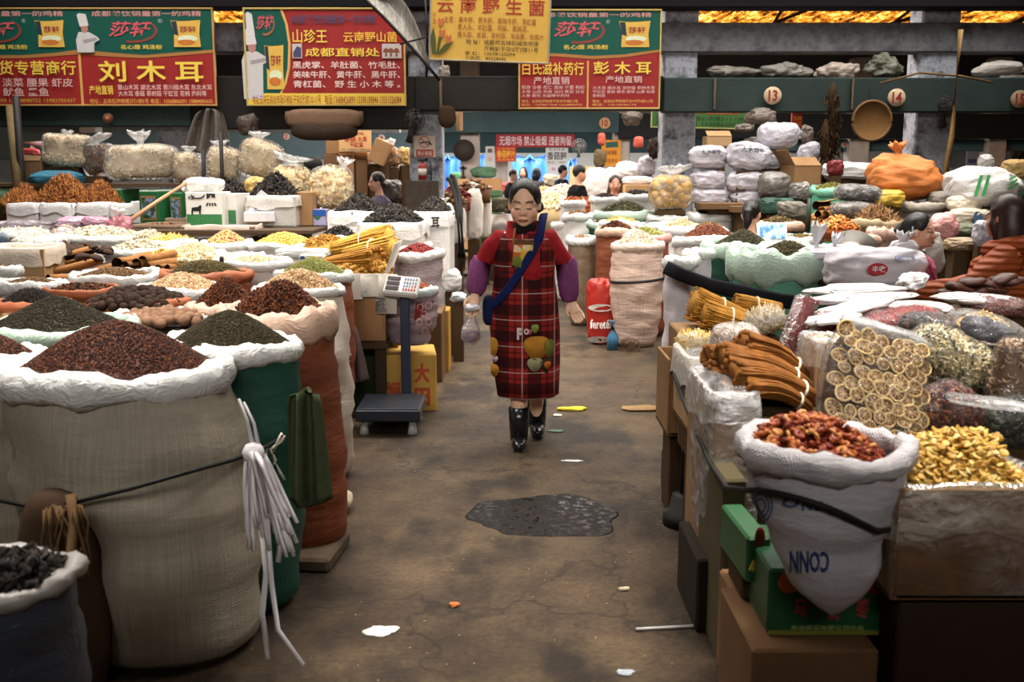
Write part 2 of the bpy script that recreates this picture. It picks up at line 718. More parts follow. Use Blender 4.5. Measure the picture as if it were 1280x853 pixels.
mb = MB()
mb.box((0, 17, -.1), (33, 44, .2))
structure('floor', mb, floor_mat())
for nm, c, s in (('wall_left', (-16.3, 17, 2.6), (.2, 44, 5.2)), ('wall_right', (16.3, 17, 2.6), (.2, 44, 5.2)),
                 ('wall_front', (0, -4.9, 2.6), (33, .2, 5.2))):
    structure(nm, MB().box(c, s), M_WALL)
structure('wall_back', MB().box((0, 38.9, 2.6), (33, .2, 5.2)), plain('#d8d5cd', .9, .1, var=.05))

# roof: dark sheets, with a band of yellowed translucent sheet just behind the first row of columns
t = NT('dark_roof_sheet')
t.color(t.ramp(t.noise(3, 4), [(.3, '#120e0b'), (.7, '#2a211a')]))
M_ROOF = t.set(.8, .1).m
structure('ceiling_near', MB().box((0, 4.0, 5.1), (33, 17.4, .1)), M_ROOF)
structure('ceiling_drop', MB().box((0, 12.72, 4.55), (33, .08, 1.1)), M_ROOF)
structure('ceiling_far', MB().box((0, 27.9, 4.0), (33, 22, .08)), M_ROOF)
t = NT('yellowed_translucent_sheet')
n = t.noise(2.2, 7, t.coord((3.5, .8, 1)), .75)
bc = t.ramp(n, [(.40, '#1a0d04'), (.48, '#8a4a12'), (.56, '#e09a34'), (.64, '#ffe0a0')])
ts = t.n('ShaderNodeBsdfTranslucent')
t.l(bc, ts.inputs[0])
t.l(ts.outputs[0], t.out.inputs[0])
mb = MB()
x = np.arange(-16, 16.001, .05)
z = 4.0 + .02 * np.sin(x * 2 * pi / .15)
for a, b in ((12.76, 17.0),):
    v = np.concatenate([np.stack([x, 0 * x + a, z], 1), np.stack([x, 0 * x + b, z], 1)])
    k = len(x)
    q = [[i, i + 1, k + i + 1, k + i] for i in range(k - 1)]
    mb.add(v, [q])
structure('ceiling_light_band', mb, t.m, True)
mb = MB()
for i in range(35):
    x0 = -15.8 + i * .92
    mb.tube([(x0, 12.8, 3.93), (x0 + (.7 if i % 2 else -.5), 17.0, 3.9)], .028, 4)
structure('ceiling_rafters', mb, plain('#1b130d', .8, .1))

# rows of columns and beams
CY = 12.4
for i, (u, w) in enumerate(((-96, .4), (218, .42), (532, .40), (849, .40), (1168, .46), (1480, .4))):
    p = at_y(u, 100, CY)
    mb = MB().box((p[0], CY + .1, 1.95), (w, .4, 3.9), bev=.02)
    structure('column_front', mb, M_COL)
for u, w in ((-400, .4), (-90, .4), (116, .34), (388, .42), (588, .38), (776, .32), (1070, .4), (1240, .38)):
    p = at_y(u, 200, 20.6)
    structure('column_middle', MB().box((p[0], 20.6, 1.95), (w, .38, 3.9), bev=.02), plain('#a39a92', .85, .15, var=.2, scale=5))
for X in (-9.3, -6.0, -3.4, -.3, 2.6, 5.8, 7.4, 9.2):
    structure('column_rear', MB().box((X, 29.2, 1.95), (.38, .38, 3.9), bev=.02), plain('#b5aca4', .85, .15, var=.2, scale=5))


def beam(name, u0, u1, v0, v1, Y, depth, m):
    a, b = at_y(u0, v0, Y), at_y(u1, v1, Y)
    x0, x1 = at_y(u0, 100, Y)[0], at_y(u1, 100, Y)[0]
    mb = MB().box(((x0 + x1) / 2, Y + depth / 2, (a[2] + b[2]) / 2), (x1 - x0, depth, a[2] - b[2]), bev=.012)
    return structure(name, mb, m)


beam('beam_concrete', -420, 1700, 28, 65, 12.25, .3, M_BEAM)
beam('beam_top', -420, 1700, -45, 9, 12.0, .3, plain('#1d1b1e', .8, .1))
beam('beam_green_left', -420, 236, 100, 158, 12.0, .25, M_GREEN)
beam('beam_green_mid', 236, 518, 95, 161, 12.05, .25, plain('#201c19', .7, .2, var=.25, scale=3))
beam('beam_green_aisle', 518, 830, 95, 138, 12.05, .25, plain('#211e1b', .7, .2, var=.25, scale=3))
beam('beam_green_right', 830, 1700, 97, 140, 12.0, .25, plain('#2a3432', .7, .2, var=.25, scale=3))
beam('beam_second_left', -300, 520, 166, 199, 20.2, .25, plain('#4c5f66', .7, .2, var=.15, scale=3))
beam('beam_second_aisle', 545, 775, 140, 166, 20.2, .25, M_TEAL)
beam('beam_second_right', 775, 1500, 142, 173, 20.2, .25, plain('#181b1c', .7, .2))
beam('beam_second_right_low', 905, 1500, 174, 189, 20.6, .2, plain('#3f585c', .7, .2))
beam('beam_third', 300, 1000, 166, 191, 28.6, .3, plain('#2f4448', .7, .2))
beam('beam_third_ends', -300, 300, 166, 186, 28.6, .3, M_TEAL)
# battens nailed over the beams
for u in (893, 551, 1065):
    a, b = at_y(u, 98, 11.98), at_y(u, 137, 11.98)
    o = MB().box(((a[0] + b[0]) / 2, 11.975, (a[2] + b[2]) / 2), (.03, .04, a[2] - b[2]), bev=.004).build('trim_batten', plain('#4b4030', .8))
    o['kind'] = 'structure'

# puddle on the aisle floor
t = NT('wet_floor_patch')
n = t.noise(9, 6)
t.color(t.ramp(n, [(.35, '#0e0b09'), (.7, '#1c1611')]))
t.b.inputs['Roughness'].default_value = .16
t.l(t.ramp(t.noise(22, 4), [(.38, (.2, .2, .2, 1)), (.52, (.7, .7, .7, 1))]), t.b.inputs['Roughness'])
t.bump(t.noise(30, 5), .3, .01)
t.b.inputs['Specular IOR Level'].default_value = .16
pc = at_z(676, 643, 0.0)
mb = MB()
th = np.arange(96) * 2 * pi / 96
ph = np.stack([np.cos(th), np.sin(th), 0 * th], 1)
rr = 1 + .16 * noise3(ph, 2.2, 5) + .09 * noise3(ph, 6, 6) + .03 * noise3(ph, 15, 7)
ring = np.stack([np.cos(th) * .36 * rr, np.sin(th) * .30 * rr, 0 * th], 1)
mb.loft([ring + [0, 0, -.01], ring + [0, 0, .0022], ring * .97 + [0, 0, .003]], cap0=False)
o = mb.build('puddle', t.m, None, True, (pc[0], pc[1], 0))
tag(o, 'dark wet puddle shining on the bare aisle floor', 'puddle')
# ------------------------------------------------------------------ lettering
def text_verts(s, bold=0.0):
    c = bpy.data.curves.new('lettering', 'FONT')
    c.body = s
    c.resolution_u = 2
    c.offset = bold
    o = bpy.data.objects.new('lettering', c)
    COL.objects.link(o)
    bpy.context.view_layer.update()
    dg = bpy.context.evaluated_depsgraph_get()
    me = bpy.data.meshes.new_from_object(o.evaluated_get(dg))
    v = np.empty(len(me.vertices) * 3, np.float32)
    me.vertices.foreach_get('co', v)
    f = [list(p.vertices) for p in me.polygons]
    bpy.data.objects.remove(o)
    bpy.data.curves.remove(c)
    bpy.data.meshes.remove(me)
    return v.reshape(-1, 3), f


def ink(c):
    return plain(c, .55, .25, var=.05)


class Sign:
    """a board standing at depth Y; elements are measured on its own face, in photo pixels of that depth"""

    def __init__(self, name, rect, Y, label, cat, thick=.03, board='#8c2a26', frame=None, tilt=0.0, group=None, fw=2.0, rot=0.0, yaw=0.0):
        u0, v0, u1, v1 = rect
        self.cu, self.cv = (u0 + u1) / 2, (v0 + v1) / 2
        c = at_y(self.cu, self.cv, Y)
        self.k = mpp(c) * 1.0
        k2 = (at_y(self.cu, v0, Y)[2] - at_y(self.cu, v1, Y)[2]) / (v1 - v0)
        self.kz = k2
        self.w, self.h = (u1 - u0) * self.k, (v1 - v0) * k2
        self.root = thing(name, c, label, cat, group)
        self.root.rotation_euler = (tilt, rot, yaw)
        self.layer = 0
        MB().box((0, thick / 2, 0), (self.w, thick, self.h)).build('board', ink(board), self.root, False)
        if frame:
            b = fw * self.k
            mb = MB()
            for s in (-1, 1):
                mb.box((0, -.004, s * (self.h / 2 - b / 2)), (self.w, .024, b), bev=.003)
                mb.box((s * (self.w / 2 - b / 2), -.004, 0), (b, .024, self.h - 2 * b), bev=.003)
            mb.build('frame', plain(frame, .5, .4), self.root, False)

    def pt(self, u, v, d=0.0):
        return ((u - self.cu) * self.k, -d, -(v - self.cv) * self.kz)

    def panel(self, outline, c, name='panel', d=None, par=None):
        self.layer += 1
        d = d if d is not None else .002 + .0008 * self.layer
        mb = MB().prism(outline, d, lambda x, y, z: self.pt(x, y, z))
        return mb.build(name, ink(c), par or self.root, False)

    def rect(self, u0, v0, u1, v1, c, name='panel', d=None):
        return self.panel([(u0, v0), (u1, v0), (u1, v1), (u0, v1)], c, name, d)

    def disc(self, u, v, r, c, name='disc', ry=None, n=20, d=None, par=None):
        ry = ry or r
        return self.panel([(u + r * cos(a * 2 * pi / n), v + ry * sin(a * 2 * pi / n)) for a in range(n)], c, name, d, par)

    def text(self, u0, v0, u1, v1, s, c, bold=.02, d=None, slant=0.0, name='lettering', ang=0.0, par=None):
        v, f = text_verts(s, bold * .42)
        lo, hi = v.min(0), v.max(0)
        self.layer += 1
        d = d or .003 + .0008 * self.layer
        x = (v[:, 0] - lo[0]) / (hi[0] - lo[0])
        y = (v[:, 1] - lo[1]) / (hi[1] - lo[1])
        U = u0 + x * (u1 - u0) + slant * (y - .5) * (v1 - v0)
        V = v1 - y * (v1 - v0) + ang * (x - .5) * (u1 - u0)
        P = np.array([self.pt(a, b, d) for a, b in zip(U, V)])
        mb = MB()
        mb.v.append(P)
        mb.n = len(P)
        for q in f:
            mb.f.append((np.array([q]), 0))
        return mb.build(name, ink(c), par or self.root, False)


def packet(S, u0, v0, u1, v1):
    w, h = u1 - u0, v1 - v0
    P = S.panel([(u0, v0), (u0 + .33 * w, v0 + 1), (u0 + .66 * w, v0 + .5), (u1, v0 - .5), (u1 - .06 * w, v0 + .5 * h), (u1 - .02 * w, v1), (u0 + .08 * w, v1), (u0 + .1 * w, v0 + .5 * h)], '#c9a24a', 'packet_print')
    S.panel([(u0 + .02 * w, v0 + 1), (u0 + .2 * w, v0 + 1), (u0 + .25 * w, v0 + .58 * h), (u0 + .1 * w, v0 + .52 * h)], '#23323a', 'packet_band', None, P)
    S.disc(u0 + .55 * w, v0 + .68 * h, .34 * w, '#c8cfae', 'packet_plate', .12 * h, 14, None, P)
    S.disc(u0 + .5 * w, v0 + .82 * h, .3 * w, '#b4692c', 'packet_plate', .1 * h, 14, None, P)
    S.text(u0 + .3 * w, v0 + .22 * h, u0 + .85 * w, v0 + .46 * h, '莎轩', '#8f2430', .03, par=P)


def chef(S, u, v, s, tall=1.0):
    """plain printed figure of a cook in whites"""
    W, K = '#b9b4b4', '#a8736a'
    P = S.panel([(u - 9 * s, v + 16 * s), (u - 13 * s, v + 26 * s), (u - 12 * s, v + 42 * s * tall), (u + 9 * s, v + 42 * s * tall), (u + 10 * s, v + 30 * s), (u + 17 * s, v + 26 * s), (u + 14 * s, v + 22 * s), (u + 4 * s, v + 16 * s)], W, 'cook_print')
    S.panel([(u - 6 * s, v + 7 * s), (u - 5 * s, v + 15 * s), (u - 1 * s, v + 18 * s), (u + 3 * s, v + 14 * s), (u + 3 * s, v + 7 * s)], K, 'cook_face', None, P)
    S.panel([(u - 10 * s, v - 6 * s), (u - 7 * s, v - 8 * s), (u + 1 * s, v - 7 * s), (u + 2 * s, v - 3 * s), (u + 4 * s, v + 8 * s), (u - 7 * s, v + 9 * s)], '#c4bfbf', 'cook_hat', None, P)
    S.panel([(u - 4 * s, v + 26 * s), (u + 13 * s, v + 23 * s), (u + 14 * s, v + 26 * s), (u - 3 * s, v + 30 * s)], '#938a8c', 'cook_arm', None, P)


def swoosh(S, u0, v0, u1, v1, c):
    w, h = u1 - u0, v1 - v0
    o = []
    for i in range(13):
        a = -.9 + 2.75 * i / 12
        o.append((u0 + .5 * w + .5 * w * cos(a), v0 + .45 * h + .55 * h * sin(a)))
    for i in range(12, -1, -1):
        a = -.9 + 2.75 * i / 12
        o.append((u0 + .5 * w + .45 * w * cos(a), v0 + .42 * h + .47 * h * sin(a)))
    S.panel(o, c, 'swoosh')


SY = 11.92
RED, GRN, YEL, PALE = '#8c2422', '#0b4a3e', '#d9bc4a', '#c9a9a4'
# the wide shop board at the left
S = Sign('shop_sign', (-66, 10, 269, 133), SY, 'widest green and red shop board, a cook in whites at its middle', 'sign', board=RED, frame='#a8894a', group='shop boards on the beams')
S.panel([(-65, 11), (268, 11), (268, 63), (230, 69), (180, 71), (140, 68), (99, 65), (60, 67), (30, 70), (-65, 71)], GRN, 'green_field')
S.panel([(-65, 69), (30, 69), (70, 66), (99, 62), (140, 66), (180, 69), (268, 62), (268, 66), (180, 73), (140, 71), (99, 68), (60, 71), (30, 73), (-65, 73)], '#9a6a38', 'gold_wave')
S.rect(98, 67, 101, 131, '#c79a52', 'divider')
S.text(118, 14, 254, 21, '成都餐饮销量第一的鸡精', '#c08a86', .03)
S.text(-60, 14, 83, 21, '成都餐饮销量第一的鸡精', '#c08a86', .03)
swoosh(S, 136, 26, 199, 54, '#7a3a30')
S.text(140, 27, 190, 46, '莎轩', '#b9525a', .04, slant=.35)
swoosh(S, -30, 26, 30, 54, '#7a3a30')
S.text(-40, 27, 20, 46, '莎轩', '#b9525a', .04, slant=.35)
S.text(200, 24, 206, 29, '®', '#a0b0a4', 0)
S.text(31, 24, 36, 29, '®', '#a0b0a4', 0)
S.text(152, 56, 204, 62, '名心煨 鸡汤粉', '#d9bc4a', .02)
S.text(-16, 56, 36, 62, '名心煨 鸡汤粉', '#d9bc4a', .02)
packet(S, 47, 26, 83, 59)
packet(S, 216, 26, 253, 59)
chef(S, 110, 25, .97)
S.text(-60, 76, 95, 94, '海味干货专营商行', YEL, .03)
S.text(-60, 98, 90, 109, '干贝 海参 淡菜 腰果 虾皮', PALE, .02)
S.text(-60, 110, 59, 121, '鱼肚 海带 鱿鱼 墨鱼', PALE, .02)
S.text(-60, 123, 92, 129, '电话：028-83289909 13608040752 15982705437', '#b89a3c', .01)
S.text(123, 76, 254, 103, '刘 木 耳', YEL, .045)
S.text(110, 107, 140, 119, '产地直销', YEL, .03)
S.text(146, 106, 264, 113, '黄山木耳 湖北木耳 青川细木耳 东北木耳', PALE, .02)
S.text(146, 114, 257, 121, '大木耳 香菇 茶树菇 干豇豆 花椒 炖料等', PALE, .02)
S.text(110, 124, 264, 130, '地址：五块石海椒城2行1排5号 电话：13568806201 15884083635', '#d0a24a', .01)

# red board of wild mushrooms
S = Sign('shop_sign', (306, 10, 507, 133), SY, 'red shop board with a tall cook and a yellow strip along the bottom', 'sign', board=RED, frame='#b39a55', group='shop boards on the beams', fw=2.2)
S.panel([(308, 12), (352, 12), (358, 30), (361, 55), (359, 85), (354, 105), (348, 117), (308, 117)], GRN, 'green_field')
S.panel([(352, 12), (355, 12), (361, 30), (364, 55), (362, 85), (357, 105), (351, 117), (348, 117), (354, 105), (359, 85), (361, 55), (358, 30)], '#c79a52', 'gold_wave')
S.rect(308, 117, 506, 132, '#d3b445', 'yellow_strip')
chef(S, 317, 46, 1.15, 1.62)
S.panel([(309, 18), (312, 15), (317, 18), (320, 44), (310, 46)], '#c4bfbf', 'cook_hat')
swoosh(S, 321, 18, 345, 45, '#8a5a40')
S.text(323, 20, 343, 37, '莎轩', '#b9525a', .04, slant=.2)
packet(S, 331, 57, 355, 112)
S.text(366, 19, 470, 30, '成都餐饮销量第一的鸡精', '#46405a', .03)
S.text(367, 37, 410, 54, '山珍王', YEL, .02)
S.text(430, 40, 497, 53, '云南野山菌', '#d8a83c', .03)
S.text(382, 60, 475, 71, '成都直销处', YEL, .03)
S.rect(366, 55, 378, 73, '#b5a9a5', 'mushroom_picture')
S.panel([(367, 66), (372, 58), (377, 60), (377, 72), (367, 72)], '#40405c', 'mushroom_print')
S.rect(478, 55, 502, 73, '#b5a9a5', 'mushroom_picture')
for du in (483, 489, 496):
    S.panel([(du - 4, 66), (du - 3, 62), (du, 60), (du + 3, 62), (du + 4, 66), (du + 1, 66), (du + 1.5, 71), (du - 1.5, 71), (du - 1, 66)], '#7a4a38', 'mushroom_print')
S.text(366, 77, 500, 86, '黑虎掌、羊肚菌、竹毛肚、', '#d9c4bd', .02)
S.text(366, 89, 500, 98, '美味牛肝、黄牛肝、黑牛肝、', '#d9c4bd', .02)
S.text(366, 101, 500, 110, '青杠菌、 野 生 小 木 等 。', '#d9c4bd', .02)
S.text(314, 119, 400, 131, '地址:五块石综合市场海椒城干杂2厅2栋10-11号', '#8c3a22', .02)
S.text(405, 119, 501, 131, '电话:13688426899 13398189846 13551326084', '#8c3a22', .02)

# yellow board hung nearer the aisle
S = Sign('shop_sign', (537, -14, 688, 78), 11.2, 'yellow board with red and black characters and tulips, hung over the aisle', 'sign', board='#cda347', frame='#8f8a80', group='shop boards on the beams', fw=1.6, rot=radians(2.0))
S.text(546, -2, 680, 18, '云 南 野 生 菌', '#a03424', .03)
S.text(555, 22, 670, 30, '主营：黄牛肝、黑牛肝、美味牛肝、青杠菌', '#96482c', .01)
S.text(572, 31, 661, 39, '老人头、羊肚菌、鸡枞、黑桃花、', '#96482c', .01)
S.text(572, 41, 680, 48, '猴头菇、茶菇、茶树菇、羊血菌、松茸片', '#96482c', .01)
S.text(583, 50, 674, 56, '地 址：成都市五块石综合市场', '#3c2c1c', .02)
S.text(606, 58, 674, 64, '海椒城干杂2厅2排11号', '#3c2c1c', .02)
S.text(582, 65, 645, 70, '李 红：13678125094', '#3c2c1c', .02)
S.text(582, 71, 634, 76, '小关凤：83228646', '#3c2c1c', .02)
S.text(541, 19, 545, 33, '干\n货', '#a03424', .01)
for a, b in ((551, 30), (553, 44), (561, 51)):
    S.panel([(a - 4, b - 2), (a - 2, b - 6), (a, b - 3), (a + 3, b - 6), (a + 4, b - 1), (a + 2, b + 5), (a - 2, b + 5)], '#b5643c', 'tulip_print')
for p in ([(541, 70), (538, 50), (542, 36), (545, 50), (546, 70)], [(546, 70), (549, 48), (552, 48), (549, 70)], [(547, 70), (556, 58), (567, 54), (558, 66), (550, 71)]):
    S.panel(p, '#4a4f22', 'leaf_print')

# green and red board right of the aisle
S = Sign('shop_sign', (648, 12, 826, 137), SY, 'green and red shop board just right of the hanging yellow board', 'sign', board=RED, frame='#b39a55', group='shop boards on the beams')
S.panel([(650, 14), (824, 14), (824, 62), (780, 68), (740, 70), (700, 67), (650, 66)], GRN, 'green_field')
S.panel([(650, 66), (700, 67), (740, 70), (780, 68), (824, 62), (824, 65), (780, 72), (740, 74), (700, 71), (650, 69)], '#9a6a38', 'gold_wave')
S.text(668, 16, 813, 22, '成都餐饮销量第一的鸡精', '#c08a86', .03)
swoosh(S, 690, 26, 756, 55, '#7a3a30')
S.text(694, 27, 748, 46, '莎轩', '#b9525a', .04, slant=.35)
S.text(757, 25, 762, 30, '®', '#a0b0a4', 0)
S.text(704, 56, 760, 62, '名心煨 鸡汤粉', '#d9bc4a', .02)
packet(S, 773, 27, 812, 59)
S.rect(734, 76, 736, 136, '#c79a52', 'divider')
S.text(653, 78, 730, 94, '白氏滋补药行', YEL, .02)
S.text(667, 96, 712, 106, '产地直销', PALE, .02)
S.text(742, 77, 814, 93, '彭 木 耳', YEL, .04)
S.text(757, 95, 803, 104, '产地直销', PALE, .02)
S.text(652, 107, 731, 112, '党参 沙参 花仁 莲米 宁夏 枸杞', PALE, .01)
S.text(652, 113, 731, 117, '大枣 山药 天麻 当归 黄芪 百合', PALE, .01)
S.text(652, 118, 712, 122, '人参 菊花 无烟等中药材', PALE, .01)
S.text(741, 108, 819, 112, '大木耳 细木耳 凉拌菇 茶树木耳', PALE, .01)
S.text(741, 113, 819, 117, '干豇豆 香菇 黄花 银耳 山黄 松茸', PALE, .01)
S.text(741, 118, 757, 122, '茶树菇', PALE, .01)
S.text(652, 125, 723, 129, '地址：五块石海椒城干杂中厅4栋12号', '#c9a050', .01)
S.text(652, 130, 728, 133, '电话：13678817608 13438884702', '#c9a050', .01)
S.text(741, 125, 817, 129, '地址：五块石海椒城干杂中厅4栋12号', '#c9a050', .01)
S.text(741, 130, 796, 133, '电话：13618048174', '#c9a050', .01)

# green board glimpsed behind the column
S = Sign('shop_sign', (814, 131, 943, 161), 13.6, 'green board with orange and dark lettering, behind the peeling column under beam 13', 'sign', board='#4d7a44', frame='#a39a58', group='shop boards on the beams', fw=1.4, rot=radians(1.2))
S.text(822, 132, 925, 143, '大山 云南 野生菌批发', '#d0603a', .03)
S.text(820, 145, 938, 151, '地址：海椒城中心市场2-11 13982', '#2c3c22', .01)
S.text(820, 152, 930, 158, '电话：87751 13308620740', '#2c3c22', .01)

# red no smoking banner far down the aisle
S = Sign('banner', (620, 168, 718, 184), 28.57, 'long red banner with white characters across the far end of the aisle', 'banner', board='#b03038', thick=.02)
S.text(624, 170, 714, 182, '无烟市场 禁止吸烟 违者拘留', '#efe3e3', .02)
S = Sign('shop_sign', (619, 184, 645, 202), 28.57, 'small orange red hanging sign under the left end of the red banner', 'sign', board='#c8402a', thick=.02, group='small hanging signs')
S.text(621, 188, 644, 197, '香菇脚片', '#f0c040', .04)
S.text(622, 185, 643, 187, '产地直销', '#f0c040', .0)
S.text(622, 198, 643, 201, '批发零售', '#f0c040', .0)
S = Sign('shop_sign', (682, 185, 710, 206), 28.57, 'small white hanging sign with black characters under the right end of the red banner', 'sign', board='#d9d6d2', thick=.02, group='small hanging signs')
S.text(684, 190, 708, 200, '香菇脚', '#2a2622', .04)
S.text(686, 186, 706, 188.5, '批发零售', '#3a3632', .0)
S.text(685, 201.5, 707, 204.5, '电话：13880', '#3a3632', .0)
S = Sign('shop_sign', (687, 207, 704, 216), 28.57, 'tiny white and pink notice below the white hanging sign', 'sign', board='#e6dfe6', thick=.02, group='small hanging signs')
S.text(689, 209, 702, 214, '批发', '#b0507a', .02)
S = Sign('price_board', (607, 183, 618, 208), 28.57, 'narrow white notice board on the post left of the red banner', 'notice', board='#cfccc4', thick=.03)
S.rect(609.5, 186, 615.5, 191, '#6a5a54', 'picture')
S.disc(612.5, 199, 3, '#c9a8a0', 'ring_mark')
# wall notice on the grimy column
S = Sign('no_smoking_sign', (517, 169, 545, 197), 12.28, 'pale no smoking notice fixed to the grey column left of the aisle', 'sign', board='#c9b9a9', frame='#a39a90', thick=.02, fw=.6)
S.disc(530.5, 177.5, 7.3, '#a85a48', 'ring_mark')
S.disc(530.5, 177.5, 6.2, '#c9b9a9', 'ring_field')
S.panel([(525, 178), (534, 176.6), (534, 178.4), (525, 179.8)], '#3a322c', 'cigarette_print')
S.panel([(535, 176), (540, 180), (539, 182), (534, 178)], '#3a322c', 'smoke_print')
S.panel([(525.6, 171.8), (536.4, 182.2), (535.4, 183.2), (524.6, 172.8)], '#a85a48', 'slash')
S.rect(520, 187, 541.5, 196, '#a84a40', 'red_strip')
S.text(522, 189, 539.5, 194.5, '禁止吸烟', '#e0c9bd', .02)
# sign lettered on a carton front
S = Sign('carton_sign', (424, 163, 464, 189), 14.5, 'cream paper sign with red characters leaning on the brown carton stack', 'sign', board='#c79f6d', thick=.02)
S.text(437, 165, 455, 169, '哈里味', '#a04a34', .02)
S.text(430, 171, 445, 177, '香菇', '#b03a2a', .03)
S.text(447, 171, 459, 177, '木耳', '#b03a2a', .03)
S.text(437, 178, 454, 184, '干豇豆', '#b03a2a', .03)
S.text(426, 185.5, 462, 188, '批发：13568806201 15884083635', '#4a3426', .0)
# orange packet hung on the post
S = Sign('seasoning_packet', (752, 175, 776, 208), 20.34, 'yellow orange snack packet hanging in front of the second row post', 'packet', board='#d08a24', thick=.05)
S.panel([(757, 178), (772, 177), (773, 184), (757, 185)], '#26544a', 'print')
S.text(757, 188, 771, 194, '味精', '#7a3a1a', .02)
S.text(756, 198, 772, 204, '鲜香美味', '#8a4a1a', .0)
S = Sign('red_packet', (990, 138, 1003, 160), 12.28, 'orange red packet hanging under beam 13 beside the white bags', 'packet', board='#c8402a', thick=.04)
S.text(992, 144, 1002, 150, '辣椒', '#e6b040', .03)
S.text(992, 153, 1002, 158, '香辣', '#e6c040', .03)
# far right shop sign
S = Sign('shop_sign', (1264, 189, 1310, 203), 28.57, 'white hanging sign with red and dark characters at the far right end', 'sign', board='#d9d2d0', thick=.02, group='small hanging signs')
S.text(1268, 190, 1306, 196, '产 地 直 销', '#b03040', .03)
S.text(1268, 197, 1306, 202, '香菇 木耳 花椒', '#3a3638', .02)
S = Sign('poster', (1208, 186, 1222, 219), 28.57, 'white and violet poster on the far wall at the right', 'poster', board='#dcd8e6', thick=.02)
S.rect(1210, 199, 1220, 204, '#7a84b8', 'print')
S.rect(1211, 210, 1216, 218, '#8a78b8', 'print')

# round number plates on the beams
for s, u, v, Y, r, label, col in (
        ('13', 966, 119.5, 11.95, 11, 'cream round plate reading 13 on the front beam', '#b6a284'),
        ('14', 1121, 122, 11.95, 11, 'cream round plate reading 14 on the front beam', '#b6a284'),
        ('15', 1275, 124, 11.95, 11, 'dim round plate reading 15 at the right end of the front beam', '#8a7860'),
        ('10', 756, 154, 20.175, 7, 'orange tinted round plate reading 10 on the second beam over the aisle', '#c39a72'),
        ('6', 269, 171, 20.175, 4.2, 'small round plate reading 6 on the blue grey beam', '#c9a49a'),
        ('7', 358, 171, 20.175, 4.2, 'small round plate reading 7 on the blue grey beam, left of the cream carton sign', '#c9a49a'),
        ('8', 477, 172.5, 20.175, 4.2, 'small round plate reading 8 behind the tilted carton', '#c9b4aa'),
        ('6', 1056, 180.5, 20.575, 4, 'small round plate reading 6 on the teal beam at the right', '#c0a096'),
        ('7', 1241, 181, 20.575, 4.2, 'small round plate reading 7 on the teal beam at the far right', '#d0bcae'),
        ('9', 594, 175, 28.575, 4.2, 'small round plate reading 9 on the rear beam over the aisle', '#b8b0a8'),
        ('5', 130, 169, 20.175, 3.6, 'worn pale round mark on the blue grey beam above the big noodle bag', '#d0a898')):
    c = at_y(u, v, Y)
    k = mpp(c)
    root = thing('number_plate', c, label, 'number plate', 'round number plates on the beams')
    th = np.arange(28) * 2 * pi / 28
    ring = np.stack([np.cos(th) * r * k, 0 * th, np.sin(th) * r * k], 1)
    dk = MB().loft([ring + [0, .02, 0], ring + [0, 0, 0], ring * [.96, 1, .96] + [0, -.006, 0]], cap0=False).build('disc', plain(col, .7, .2, var=.15), root)
    tv, tf = text_verts(s, .03)
    lo, hi = tv.min(0), tv.max(0)
    hh = 1.25 * r * k
    sc = hh / (hi[1] - lo[1])
    P = np.stack([(tv[:, 0] - (lo[0] + hi[0]) / 2) * sc * (.8 if len(s) > 1 else 1), np.full(len(tv), -.009), (tv[:, 1] - (lo[1] + hi[1]) / 2) * sc], 1)
    mb = MB()
    mb.v.append(P)
    mb.n = len(P)
    for q in tf:
        mb.f.append((np.array([q]), 0))
    mb.build('numeral', ink('#8a2c22'), dk, False)
c = at_y(134.5, 148, 11.93)
root = thing('round_ornament', c, 'brown ringed disc fixed to the dark beam under the wide shop board', 'ornament')
k = mpp(c)
for r, y, col, nm in ((6.5, 0, '#4a3020', 'disc'), (4.6, -.012, '#6a3a24', 'ring'), (2.0, -.02, '#a0603a', 'boss')):
    th = np.arange(24) * 2 * pi / 24
    ring = np.stack([np.cos(th) * r * k, 0 * th, np.sin(th) * r * k], 1)
    MB().loft([ring + [0, y + .02, 0], ring + [0, y, 0], ring * .94 + [0, y - .004, 0]], cap0=False).build(nm, plain(col, .7), root)
# ------------------------------------------------------------------ builders for goods
_seed = [100]


def seed():
    _seed[0] += 1
    return _seed[0]


